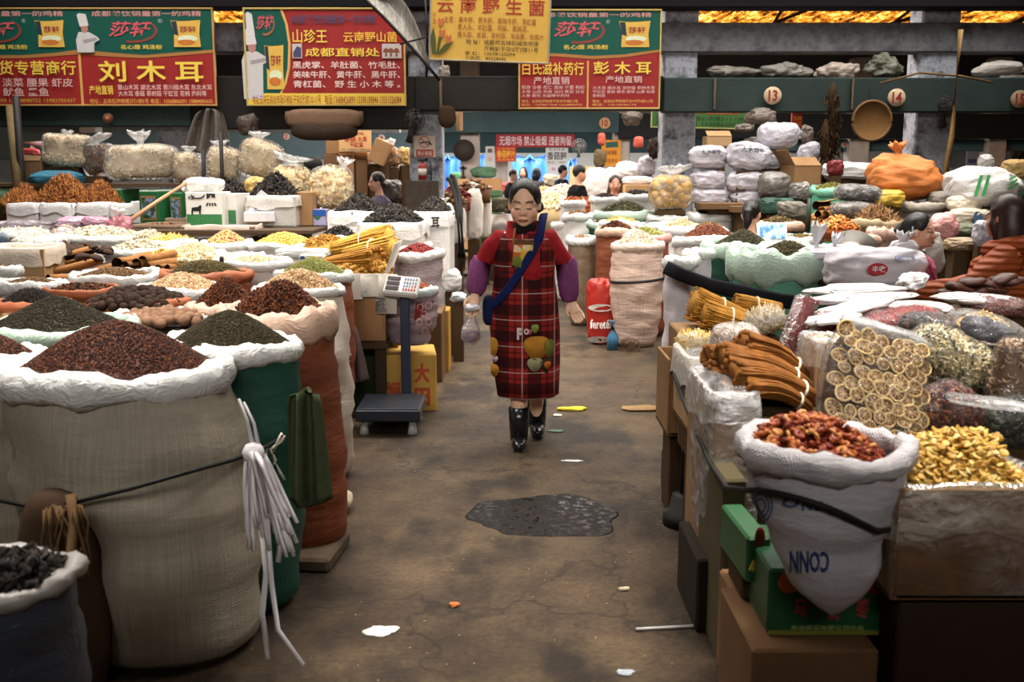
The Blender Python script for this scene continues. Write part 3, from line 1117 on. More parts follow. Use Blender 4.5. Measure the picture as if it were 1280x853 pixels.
def sack(u, v, w, z, label, body, rim, ry=.86, base_z=0.0, belly=1.05, foot=.9, lean=(0, 0), pw=1.0, rim_r=.03, name='open_sack', group=None,
         heap_=None, crease=.012, rim_h=1.35, droop=.0, wavy=.012, n=56):
    p = at_z(u, v, z)
    r = w * mpp(p)
    sd = seed()
    bx, by = p[0] + lean[0], p[1] + lean[1]
    root = thing(name, (bx, by, base_z), label, 'sack', group)
    H = z - base_z
    th = np.arange(n) * 2 * pi / n
    rings = []
    m = 22
    for i in range(m):
        t = i / (m - 1.0)
        if t < .12:
            k = foot * (.80 + .20 * (1 - (1 - t / .12) ** 2) ** .5)
        else:
            s = (t - .12) / .88
            k = foot + (1 - foot) * s ** pw + (belly - 1 + (1 - foot) * .5) * sin(pi * min(1, s * 1.02)) ** 1.0
        if pw != 1:
            k = foot + (1 - foot) * t ** pw + .07 * sin(pi * t)
        c = np.array([-lean[0] * t, -lean[1] * t, H * t])
        ring = np.stack([np.cos(th) * r * k, np.sin(th) * r * k * ry, 0 * th], 1)
        q = np.concatenate([ring], 0) + [0, 0, H * t]
        nn = noise3(q * [1, 1, 3.5], 7 / max(.2, r * 2), sd) * crease + noise3(q * [2.2, 2.2, .5], 6 / max(.2, r * 2), sd + 1) * crease * .7
        d = np.stack([np.cos(th), np.sin(th), 0 * th], 1)
        ring = ring + d * (nn * (.35 + .65 * sin(pi * min(t, .999))))[:, None]
        rings.append(ring + c)
    for dz, k in ((0, .93), (-.05, .9), (-.10, .88)):
        c = np.array([-lean[0], -lean[1], H + dz])
        rings.append(np.stack([np.cos(th) * r * k, np.sin(th) * r * k * ry, 0 * th], 1) + c)
    MB().loft(rings, cap0=True, cap1=True).build('sack_body', body, root)
    # rolled rim
    k = 40
    n2 = 72
    a = np.arange(n2) * 2 * pi / n2
    nz = noise3(np.stack([np.cos(a), np.sin(a), 0 * a], 1), 3.0, sd + 2)
    path = np.stack([np.cos(a) * (r - rim_r * .2 + .006 * nz), np.sin(a) * (r - rim_r * .2 + .006 * nz) * ry, wavy * nz - droop * np.maximum(0, -np.sin(a)) ** 2], 1)
    path += [-lean[0], -lean[1], H - rim_r * .15]
    rr = rim_r * (1 + .22 * noise3(np.stack([np.cos(a), np.sin(a), 0 * a], 1), 9.0, sd + 3))
    nb = 10
    rings = []
    for i in range(n2):
        o = np.array([cos(a[i]), sin(a[i]), 0])
        b = np.arange(nb) * 2 * pi / nb
        rad = rr[i] * (1 + .12 * np.sin(b * 3 + a[i] * 17 + sd))
        rings.append(path[i] + np.cos(b)[:, None] * rad[:, None] * o + np.sin(b)[:, None] * rad[:, None] * rim_h * np.array([0, 0, 1]))
    MB().loft(rings, closed=True).build('rolled_rim', rim, root)
    if heap_:
        lab, nm, grain, size, pal, pv = heap_[:6]
        kw = dict(heap_[6]) if len(heap_) > 6 else {}
        pz = at_y(u, pv, p[1])[2] if pv is not None else z
        h = max(.03, pz - z)
        ov = kw.pop('rad', 1.0)
        dx, dy = kw.pop('off', (0, 0))
        g = kw.pop('group', 'heaps of dry goods in open sacks')
        heap(nm, (p[0] + dx, p[1] + dy, z + .005), lab, kw.pop('cat', 'dry goods'), (r - rim_r * .75) * ov, (r * ry - rim_r * .75) * ov, h, grain, size, pal, group=g, seed=sd, **kw)
    return root


def carton(uL, uR, vT, vB, Y, D, label, m, name='carton', open_=True, yaw=0.0, flaps=(), liner=None, cat='box', group=None, z_bottom=None, wall=.012, bev=.008, tape=None):
    """a box seen by its front face; returns root, world centre of the top opening, half sizes"""
    a, b = at_y(uL, vT, Y), at_y(uR, vT, Y)
    lo = at_y((uL + uR) / 2, vB, Y)[2] if z_bottom is None else z_bottom
    top = (a[2] + b[2]) / 2
    W, Hh = b[0] - a[0], top - lo
    cx, cy = (a[0] + b[0]) / 2, Y + D / 2
    root = thing(name, (cx, cy, lo), label, cat, group, yaw)
    mb = MB()
    if open_:
        t = wall
        mb.box((0, 0, t / 2), (W, D, t))
        for s in (-1, 1):
            mb.box((s * (W / 2 - t / 2), 0, Hh / 2), (t, D, Hh), bev=.003)
            mb.box((0, s * (D / 2 - t / 2), Hh / 2), (W - 2 * t, t, Hh), bev=.003)
    else:
        mb.box((0, 0, Hh / 2), (W, D, Hh), bev=bev)
    mb.build('box_body', m, root, False)
    for fl in flaps:
        side, ang, ln = fl
        mb = MB()
        if side in 'fb':
            s = -1 if side == 'f' else 1
            R = rotm(x=-s * ang)
            off = R @ np.array([0, 0, -ln / 2])
            mb.box(np.array([0, s * (D / 2 + .004), Hh]) + off, (W * .98, .006, ln), R=R, bev=.002)
        else:
            s = -1 if side == 'l' else 1
            R = rotm(y=-s * ang * -1)
            R = rotm(y=s * -ang)
            off = R @ np.array([0, 0, -ln / 2])
            mb.box(np.array([s * (W / 2 + .004), 0, Hh]) + off, (.006, D * .98, ln), R=R, bev=.002)
        mb.build('flap', m, root, False)
    if liner:
        mb = MB()
        k, nr = 64, 5
        th = np.arange(k) * 2 * pi / k
        sq = 1 / np.maximum(1e-6, (np.abs(np.cos(th)) ** 8 + np.abs(np.sin(th)) ** 8) ** (1 / 8.0))
        rings = []
        sd = seed()
        for (off, dz) in ((-.03, -.05), (-.018, .004), (.0, .014), (.012, .004), (.016, -.05), (.02, -.11)):
            R = np.stack([np.cos(th) * sq * (W / 2 + off), np.sin(th) * sq * (D / 2 + off), np.full(k, Hh + dz)], 1)
            nn = noise3(R, 22, sd)
            R[:, 2] += nn * .012 * (2.2 if dz < -.06 else .5)
            R[:, :2] *= (1 + .012 * noise3(R, 40, sd + 1))[:, None]
            rings.append(R)
        mb.loft(rings, cap0=False, cap1=False)
        mb.build('plastic_liner', liner, root)
    if tape:
        MB().box((0, 0, Hh + .001), (W * .98, .05, .002)).build('tape', tape, root, False)
    return root, np.array([cx, cy, top]), (W / 2, D / 2)


def ears(mb, p, h, w, sd, n=2, spread=.5):
    """gathered bag mouth: a tight neck opening into a crumpled tuft"""
    k = 22
    th = np.arange(k) * 2 * pi / k
    rs = np.random.RandomState(sd)
    ang = rs.uniform(-spread, spread) * .6
    jag = rs.uniform(-.22, .22, k)
    rings = []
    for t, r in ((-.15, .6), (0, .34), (.15, .24), (.3, .3), (.55, .58), (.8, .78), (1.0, .8)):
        ruff = 1 + (.3 * max(t, 0)) * np.sin(th * 5 + sd) + .5 * max(t, 0) * jag
        R = np.stack([np.cos(th) * w * r * ruff, np.sin(th) * w * r * .7 * ruff, h * t * (1 + jag * 1.2 * max(t, 0))], 1)
        rings.append(R @ rotm(y=ang * max(t, 0)).T + np.asarray(p))
    rings.append(rings[-1] * .4 + rings[-2].mean(0) * .6)
    mb.loft(rings, cap0=True, cap1=True)
    return mb


def on_blob(s, e, nn, rs):
    th = rs.uniform(0, 2 * pi, nn)
    ph = np.arcsin(rs.uniform(-1, 1, nn))
    sp = lambda x, p: np.sign(x) * np.abs(x) ** p
    return np.stack([sp(np.cos(ph), e[1]) * sp(np.cos(th), e[0]) * s[0], sp(np.cos(ph), e[1]) * sp(np.sin(th), e[0]) * s[1], sp(np.sin(ph), e[1]) * s[2]], 1)


def clear_bag(u, v, wp, hp, Y, label, fill, e=(.7, .7), dk=.75, amp=.05, film_m=None, top=None, rot=(0, 0, 0), name='clear_bag', group=None, fill_frac=.93, cat='bag', nfill=None, depth=None):
    """tied clear bag with its filling. fill = (label, name, grain, size, palette)"""
    c = at_y(u, v, Y)
    k = mpp(c)
    s = np.array([wp / 2 * k, (depth / 2 if depth else wp / 2 * k * dk), hp / 2 * k])
    sd = seed()
    R = rotm(*rot)
    root = thing(name, c, label, cat, group)
    film_m = film_m or film()
    MB().blob((0, 0, 0), s, e, 36, 22, amp, 5, sd, R).build('film', film_m, root)
    if top:
        hw, hh, ox = top
        mb = ears(MB(), R @ np.array([ox * s[0], 0, s[2] * .9]), hh * k, hw * k, sd)
        mb.build('tied_top', film('#f4f4f4', .55), root)
    if fill:
        lab, nm, grain, size, pal = fill[:5]
        rs = np.random.RandomState(sd)
        if grain == 'stick':
            size *= .45
        si = s * fill_frac - size * .3
        mb = MB().blob((0, 0, 0), si * .955, e, 28, 16, amp, 5, sd, R, mi=1)
        q = on_blob(si, e, nfill or int(min(7000, 3.2 * 4 * pi * (s[0] * s[1] * s[2]) ** (2 / 3.) / size ** 2)), rs)
        nn = len(q)
        d = noise3(q / si * s / max(s), 5, sd) + .5 * noise3(q / si * s / max(s), 5 * 2.3, sd + 1)
        q = q * (1 + amp * d - .03)[:, None] @ R.T
        tv, tf = tmpl(grain)
        mb.scatter(tv, tf, q, rand_rots(nn, rs, 1.0), size * rs.uniform(.7, 1.2, nn))
        o = mb.build(nm, [grains(tuple(pal)), plain(shade(pal[0], .9), .8)], None, True, c)
        tag(o, lab, 'dry goods', 'filling of the clear bags', 'stuff')
    return root


def full_bag(u, v, wp, hp, Y, label, m, e=(.75, .6), dk=.8, amp=.05, freq=5, rot=(0, 0, 0), name='full_bag', group=None, knot=None, marks=(), depth=None, knot_m=None, cat='bag', res=(60, 36)):
    """closed, stuffed bag"""
    c = at_y(u, v, Y)
    k = mpp(c)
    s = np.array([wp / 2 * k, (depth / 2 if depth else wp / 2 * k * dk), hp / 2 * k])
    sd = seed()
    R = rotm(*rot)
    root = thing(name, c, label, cat, group)

    def fn(p):
        n = p / s
        r = np.linalg.norm(n[:, :2], axis=1)
        fold = np.abs(noise3(n * [1.2, 1.2, 2.6], 5.5, sd + 9)) * .055 + np.abs(noise3(n, 12, sd + 4)) * .034 + np.abs(noise3(n, 25, sd + 5)) * .016
        return p * (1 - fold)[:, None]
    MB().blob((0, 0, 0), s, e, res[0], res[1], amp, freq, sd, R, fn=fn).build('bag_body', m, root)
    if knot:
        for kx, kz, hw, hh in knot:
            ears(MB(), R @ np.array([kx * s[0], -.25 * s[1], kz * s[2]]), hh * k, hw * k, sd + int(kx * 7)).build('tied_ear', knot_m or m, root)
    for mk in marks:
        txt, x0, x1, z0, z1, col = mk
        tv, tf = text_verts(txt, .03) if txt else (None, None)
        if txt:
            lo, hi = tv.min(0), tv.max(0)
            X = (x0 + (tv[:, 0] - lo[0]) / (hi[0] - lo[0]) * (x1 - x0)) * s[0]
            Z = (z0 + (tv[:, 1] - lo[1]) / (hi[1] - lo[1]) * (z1 - z0)) * s[2]
            faces = tf
        else:
            a = np.arange(20) * 2 * pi / 20
            X = ((x0 + x1) / 2 + (x1 - x0) / 2 * np.cos(a)) * s[0]
            Z = ((z0 + z1) / 2 + (z1 - z0) / 2 * np.sin(a)) * s[2]
            faces = [list(range(20))[::-1]]
        nx, nz = np.clip(np.abs(X / s[0]), 0, .98), np.clip(np.abs(Z / s[2]), 0, .98)
        cph = (1 - nz ** (2 / e[1])) ** (e[1] / 2)
        yy = cph * np.maximum(0, 1 - (nx / np.maximum(cph, 1e-3)) ** (2 / e[0])) ** (e[0] / 2)
        P = np.stack([X, -yy * s[1] * 1.04 - .004, Z], 1)
        mb = MB()
        mb.v.append(P @ R.T)
        mb.n = len(P)
        for q in faces:
            mb.f.append((np.array([q]), 0))
        mb.build('printed_mark' if not txt else 'lettering', ink(col), root)
    return root


def drape(name, c, L, w0, w1, label, cat, m, nf=6.5, depth=.022, skew=.0, top=.5):
    """hanging cloth or sheet, gathered at the top"""
    rings = []
    for i in range(16):
        t = i / 15.0
        w = w0 + (w1 - w0) * t ** top
        row = [(s * w + skew * t, depth * sin(s * nf + 1.5 * t) - .01, -L * t + .12 * L * abs(s) * t * t + .03 * L * sin(s * 3 + 1)) for s in np.linspace(-1, 1, 28)]
        rings.append(row + [(x, y + .012, z) for x, y, z in row[::-1]])
    return tag(MB().loft(rings).build(name, m, None, True, c), label, cat)


def counter(name, x0, x1, y0, y1, z, label, group=None):
    """plank counter on posts that carries goods"""
    root = thing(name, ((x0 + x1) / 2, (y0 + y1) / 2, 0), label, 'counter', group)
    W, D = x1 - x0, y1 - y0
    MB().box((0, 0, z - .02), (W, D, .04), bev=.004).build('top', plain('#4a3826', .8), root, False)
    for sx in (-1, 1):
        for sy in (-1, 1):
            MB().box((sx * (W / 2 - .06), sy * (D / 2 - .06), (z - .04) / 2), (.07, .07, z - .04), bev=.005).build('leg', plain('#3a2c1e', .8), root, False)
    return root


# shared materials
W_PLAST = plastic('#d9d4cf', .4)
W_SACK = woven('#d8d2cc', '#9b8f86')
W_NET = woven('#c9bcae', '#8e7b6a', stripe=.2)
LINEN = woven('#a39a88', '#6d6354', stripe=.22, dirt=.35)
GREEN = woven('#164638', '#0c2b22', stripe=.12)
GREEN_L = woven('#4f8a74', '#2c5c4c')
ORANGE = woven('#7d4024', '#4f2412', stripe=.25, bump=.6)
RIM_W = plastic('#dcdcd8', .35, bump=.7, scale=14)
RIM_T = plastic('#c3a38d', .5, bump=.6, scale=12)
RIM_O = woven('#b5653c', '#7a3c20', bump=.6)
RIM_G = plastic('#a9bfae', .4, bump=.7, scale=12)
CARD = card('#9b7651')
CARD_D = card('#6f5339')
CARD_L = card('#b9946a')
# grain palettes
P_PEPPER = ('#281009', '#38180e', '#4a2012', '#62321a', '#30140b', '#85522c', '#1a0a06', '#421e11')
P_DARKGREEN = ('#1d190e', '#2b2614', '#352d17', '#17130b', '#413518', '#241c10')
P_CLOVE = ('#1b1410', '#2a1d15', '#120d0a', '#33241a', '#231912')
P_ANISE = ('#3a1b0e', '#54290f', '#6e3a18', '#2b130a', '#462010', '#7a4824')
P_FENNEL = ('#8f8f4c', '#a3a25c', '#7a7b3e', '#b5b070', '#8a8444', '#9aa050')
P_NUTS = ('#c9a67c', '#dcbf96', '#b58d62', '#e6d0ac', '#c29a6c', '#d4b184')
P_CREAM = ('#e0cfa4', '#efe3c2', '#d4be8c', '#e8d9b0', '#c9b07c', '#f2ead0')
P_YELLOW = ('#e0b95c', '#efd07c', '#d4a648', '#f0d890', '#c9963c', '#e8c46a')
P_WHITE = ('#d6cbb4', '#e3dbc6', '#c2b497', '#eae4d4', '#b09c78', '#d9cfb8')
P_BROWN = ('#6b4a2c', '#8a6238', '#57391f', '#9b7444', '#4a301a', '#7a5632')
P_OLIVE = ('#5c4f2a', '#6e6034', '#4a3f20', '#7d6e3c', '#665228', '#3c331a')
P_RED = ('#5c100e', '#7a1814', '#8f2a1c', '#430b0a', '#6b1210')
P_EAR = ('#1c1815', '#2b2520', '#110e0c', '#3b332c', '#221c18', '#4a4038')
P_DATE = ('#7a2f14', '#95441e', '#b05c2c', '#5c1f0e', '#c9804a', '#8a3818')
P_GOLD = ('#b8822e', '#cf9a40', '#9b6a20', '#dcae58', '#86581a')
# ------------------------------------------------------------------ left stalls, front to back
GS = 'open sacks on the left stall'
linen = sack(147, 464, 134, .95, 'biggest beige linen sack, white rolled rim, heaped with dark red peppercorns', LINEN, RIM_W, belly=1.08, foot=.93,
     lean=(.13, -.02), rim_r=.036, group=GS, crease=.014,
     heap_=('dark red peppercorns heaped in the big beige sack at the left', 'peppercorns', 'bead', .0068, P_PEPPER, 399, dict(power=1.35, n=15000, tilt=1)))
green = sack(287, 434, 86, .965, 'dark green woven sack with a white rim behind the big beige linen sack', GREEN, RIM_W, belly=1.06, foot=.92, lean=(.02, -.09), rim_r=.03, group=GS,
     heap_=('olive brown fine seed heaped in the dark green sack', 'spice_seed', 'seed', .0062, ('#2c2412', '#3a3018', '#1f190d', '#4a3e20', '#332a14'), 389, dict(power=1.4, n=13000)))
sack(-28, 452, 80, .95, 'beige sack with a white rim cut by the left edge, dark red peppercorns in it', LINEN, RIM_W, group=GS, lean=(.0, .05),
     heap_=('dark red peppercorns in the sack cut by the left edge', 'peppercorns', 'bead', .0068, P_PEPPER, 412, dict(n=9000)))
sack(72, 412, 92, .95, 'green sack with pale green rim behind the big beige sack, heaped with dark seed', GREEN, RIM_G, group=GS, rim_r=.03,
     heap_=('very dark fine seed heaped in the pale rimmed green sack', 'spice_seed', 'seed', .0075, P_DARKGREEN, 371, dict(power=1.3, n=11000)))
sack(349, 402, 68, .985, 'orange brown sack with a tan rim heaped with star anise, beside the aisle', ORANGE, RIM_T, group=GS, belly=1.02, foot=.95, rim_r=.026, rim_h=2.6, lean=(.05, -.05),
     heap_=('reddish brown star anise heaped high in the tan rimmed orange sack', 'star_anise', 'star', .026, P_ANISE, 349, dict(n=2600, tilt=.9, lump=.12, power=1.5)))
sack(282, 386, 44, .97, 'tan rimmed sack of star anise behind the taller anise heap', ORANGE, RIM_T, group=GS,
     heap_=('dark star anise in the low sack behind the big anise heap', 'star_anise', 'star', .024, P_ANISE, 352, dict(n=1400, tilt=.9, lump=.12)))
sack(374, 365, 54, .98, 'pale net sack with a flared rim, filled with split beige nuts behind the star anise', W_NET, RIM_W, group=GS, lean=(.08, -.12), rim_r=.022,
     heap_=('beige split nuts in the pale net sack behind the star anise', 'nuts', 'flake', .017, P_NUTS, 337, dict(n=2600, tilt=.8)))
sack(392, 344, 46, .98, 'orange sack with a white rim heaped with pale green fennel seed', ORANGE, RIM_W, group=GS, rim_r=.026, foot=.96, lean=(.02, -.08),
     heap_=('pale green fennel seed heaped in an orange sack', 'fennel_seed', 'seed', .011, P_FENNEL, 323, dict(n=5000, power=1.6)))
sack(144, 347, 52, .95, 'small white rimmed sack of brown seed in the middle of the left stall', W_SACK, RIM_W, group=GS, rim_r=.032,
     heap_=('brown seed lying flat in the small white rimmed sack', 'spice_seed', 'bead', .012, ('#7a5a38', '#8f6c44', '#60442a', '#a58052', '#55391f'), 335, dict(n=3500)))
sack(258, 345, 54, .95, 'rust red rimmed sack heaped with olive cumin seed', ORANGE, RIM_O, group=GS, rim_r=.03,
     heap_=('olive brown cumin seed heaped in the rust red rimmed sack', 'cumin_seed', 'seed', .012, P_OLIVE, 326, dict(n=5000, power=1.9)))
sack(228, 363, 56, .945, 'white rimmed sack of pale chickpeas in front of the olive cumin heap', W_SACK, RIM_W, group=GS, rim_r=.026,
     heap_=('pale tan chickpeas heaped in a white rimmed sack', 'chickpeas', 'ball', .018, P_NUTS, 343, dict(n=2200, rad=.92)))
sack(40, 357, 42, .95, 'grey white rimmed sack of flat brown seed near the left edge', W_SACK, RIM_W, group=GS, rim_r=.03,
     heap_=('flat brown seed in the sack near the left edge', 'spice_seed', 'bead', .012, P_BROWN, 348, dict(n=3000)))
sack(0, 338, 24, .99, 'white rimmed sack cut by the left edge below the brown carton', W_SACK, RIM_W, group=GS, rim_r=.026,
     heap_=('reddish seed in the sack cut by the left edge below the carton', 'spice_seed', 'bead', .014, P_BROWN, 332, dict(n=1200)))
sack(40, 384, 46, .945, 'orange rimmed sack of black cloves near the left edge', ORANGE, RIM_O, group=GS, rim_r=.026,
     heap_=('black cloves heaped in the orange rimmed sack', 'cloves', 'stick', .011, P_CLOVE, 362, dict(n=4000, tilt=.9)))
sack(10, 405, 28, .94, 'small pale rimmed sack of mixed brown pods at the left edge', W_SACK, RIM_T, group=GS, rim_r=.02,
     heap_=('mixed brown pods in the small sack at the left edge', 'pods', 'flake', .025, P_BROWN, 398, dict(n=600, tilt=.9)))
orange_rim = sack(172, 380, 62, .94, 'orange rimmed sack full of dark round nutmegs', ORANGE, RIM_O, group=GS, rim_r=.022)
white_rim = sack(205, 398, 56, .94, 'white rimmed sack of pale brown round fruit in front of the nutmegs', W_SACK, RIM_W, group=GS, rim_r=.022)
sack(100, 362, 44, .93, 'orange sack with a folded rim behind the black cloves', ORANGE, RIM_O, group=GS, rim_r=.02,
     heap_=('dark red brown bark chips in the folded orange sack', 'bark_chips', 'flake', .02, P_ANISE, 358, dict(n=900, tilt=.8)))


def balls(root_label, group, u, v, w, z, size, col, nn, h, name, sd, lumpy=.06):
    rs = np.random.RandomState(sd)
    c = at_z(u, v, z)
    r = w * mpp(c) - .02
    mb = MB().blob((0, 0, 0), (size * .54, size * .5, size * .48), nu=12, nv=8, amp=lumpy, freq=3, seed=sd)
    first = mb.build(name, plain(col, .75, .15, var=.35, scale=30))
    tag(first, root_label, name.replace('_', ' '), group)
    pts = []
    ang = pi * (3 - 5 ** .5)
    for i in range(nn):
        q = ((i + .5) / nn) ** .5
        a = i * ang
        pts.append((c[0] + r * q * cos(a), c[1] + r * q * sin(a), z + h * (1 - q * q) + rs.uniform(-.2, .2) * size))
    for i, p in enumerate(pts):
        o = first if i == 0 else first.copy()
        if i:
            COL.objects.link(o)
        o.location = p
        o.rotation_euler = tuple(rs.uniform(0, 6, 3))
        s = rs.uniform(.85, 1.15)
        o.scale = (s, s, s)
    o = MB().blob((0, 0, 0), (r * 1.02, r * 1.02, max(h, .03)), nu=24, nv=8).build('buried_' + name + 's', plain('#241a14', .9), None, True, (c[0], c[1], z - .035 - max(h, .03) * .25))
    tag(o, 'lower layers of ' + root_label, 'dry goods', None, 'stuff')


balls('dark brown nutmeg in the orange rimmed sack', 'nutmegs in the orange rimmed sack', 172, 380, 62, .945, .050, '#33241b', 110, .07, 'nutmeg', 3)
balls('pale brown round fruit in the white rimmed sack before the nutmegs', 'round fruit in the white rimmed sack', 205, 398, 56, .95, .050, '#7a5c48', 85, .02, 'round_fruit', 4)

# brown carton and the cinnamon bark
carton(-40, 46, 312, 352, 6.9, .5, 'brown carton with a plastic lined top at the left edge', CARD_L, liner=plastic('#cfc0ae', .4), yaw=.12)
c0 = at_y(2, 316, 7.15)
heap('dried_slices', (c0[0], c0[1], c0[2] - .02), 'white dried slices heaped in the carton at the left edge', 'dry goods', .23, .2, .05, 'flake', .03, P_WHITE, n=900, seed=5, box=True)
BARK = plain('#8f6238', .75, .15, var=.3, scale=14)
BARK_IN = plain('#2a1710', .85, .1)
GB = 'rolls of cinnamon bark'


def bark(p0, p1, r, label, sd):
    """a curled quill: an open scroll with a dark inside"""
    p0, p1 = np.asarray(p0), np.asarray(p1)
    d = p1 - p0
    L = np.linalg.norm(d)
    d /= L
    a = np.cross(d, (0, 0, 1))
    a /= np.linalg.norm(a)
    b = np.cross(a, d)
    rs = np.random.RandomState(sd)
    turn = rs.uniform(4.6, 7.5)
    st = rs.uniform(0, 6)
    th = np.linspace(0, turn, 16) + st
    rad = r * (1 - .34 * (th - st) / turn)
    rings_o, rings_i = [], []
    for t in np.linspace(0, 1, 7):
        cen = p0 + d * L * t + b * .05 * r * sin(t * 5 + sd)
        k = 1 + .06 * sin(t * 7 + sd)
        rings_o.append(cen + np.cos(th)[:, None] * rad[:, None] * k * a + np.sin(th)[:, None] * rad[:, None] * k * b)
        ri = rad - r * .13
        rings_i.append(cen + np.cos(th)[:, None] * ri[:, None] * k * a + np.sin(th)[:, None] * ri[:, None] * k * b)
    prof = [np.concatenate([o, i[::-1]]) for o, i in zip(rings_o, rings_i)]
    mid = (p0 + p1) / 2
    mb = MB()
    R = np.array(prof) - mid
    m, n = R.shape[:2]
    h = n // 2
    i = np.arange(m - 1)[:, None]
    j = np.arange(n)[None, :]
    j2 = (j + 1) % n
    q = np.stack([i * n + j, i * n + j2, (i + 1) * n + j2, (i + 1) * n + j], -1).reshape(m - 1, n, 4)
    mb.add(R.reshape(-1, 3), [q[:, :h].reshape(-1, 4)], 0)
    mb.f.append((q[:, h:].reshape(-1, 4), 1))
    for k0 in (0, m - 1):
        e = [[k0 * n + x, k0 * n + x + 1, k0 * n + n - 2 - x, k0 * n + n - 1 - x] for x in range(h - 1)]
        mb.f.append((np.array(e if k0 else [y[::-1] for y in e]), 1))
    o = mb.build('cinnamon_bark', [BARK, BARK_IN], None, True, mid)
    return tag(o, label, 'bark roll', GB)


rolls = [((30, 333), (112, 312), 7.45, .03, 'long cinnamon roll lying highest over the brown carton corner'),
         ((36, 338), (118, 318), 7.3, .034, 'long light cinnamon roll, second of the long ones below the dark mushrooms'),
         ((52, 342), (128, 325), 7.1, .034, 'long cinnamon roll, third of the long ones, its dark mouth facing left'),
         ((86, 350), (140, 333), 6.95, .03, 'shorter cinnamon roll in front of the long ones')]
for i, (a, b, Y, r, lab) in enumerate(rolls):
    bark(at_y(a[0], a[1], Y), at_y(b[0], b[1], Y + .15), r, lab, 20 + i)
for i, (u, v, r) in enumerate(((146, 331, .05), (157, 334, .046), (170, 330, .05), (184, 333, .046), (198, 338, .042), (209, 336, .036), (178, 326, .04), (60, 350, .045), (78, 354, .042), (96, 352, .04))):
    p = at_y(u, v, 7.0 - (.12 if v > 340 else 0))
    q = p + np.array([.26 * (1 if i % 2 else .4), .35, .02 - .03 * (i % 3)])
    bark(p, q, r, ('short cinnamon roll with its open dark end facing the viewer, in the bark pile', 'short dark cinnamon roll under the long ones')[v > 340], 40 + i)
tag(MB().blob((0, 0, 0), (.5, .28, .09), (.6, .6), amp=.12, freq=6, seed=4).build('bark_scraps', plain('#2c1a10', .9), None, True, at_z(120, 341, .86) - [0, 0, .03]), 'dark heap of bark scraps under the cinnamon rolls', 'bark', None, 'stuff')
# mushrooms behind the bark
rs = np.random.RandomState(8)
mush = MB().blob((0, 0, .0), (.045, .045, .02), nu=14, nv=8, amp=.06, freq=3, seed=2, fn=lambda v: v + np.stack([0 * v[:, 0], 0 * v[:, 0], -.25 * (v[:, 0] ** 2 + v[:, 1] ** 2) / .045], 1)).tube([(0, 0, -.035), (0, 0, 0)], .008, 6).build('dried_mushroom', plain('#3b2b22', .8, .15, var=.4, scale=40))
tag(mush, 'dark dried mushroom cap in the pile behind the cinnamon bark', 'mushroom', 'dried mushrooms behind the cinnamon bark')
k = 0
for i in range(64):
    u = 26 + 110 * rs.uniform()
    v = 301 + (u - 26) * .10 + rs.uniform(-3, 12)
    p = at_z(u, v, 1.0 + .03 * rs.uniform())
    o = mush if i == 0 else mush.copy()
    if i:
        COL.objects.link(o)
    o.location = tuple(p)
    o.rotation_euler = tuple(rs.uniform(-.6, .6, 3) * [1, 1, 5])
    o.scale = (rs.uniform(.8, 1.25),) * 3
tag(MB().blob((0, 0, 0), (.55, .5, .09), (.7, .6), amp=.08, seed=4).build('buried_mushrooms', plain('#241a15', .9), None, True, at_z(82, 309, .9) - [0, 0, .03]), 'lower layers of dried mushrooms behind the cinnamon bark', 'mushrooms', None, 'stuff')

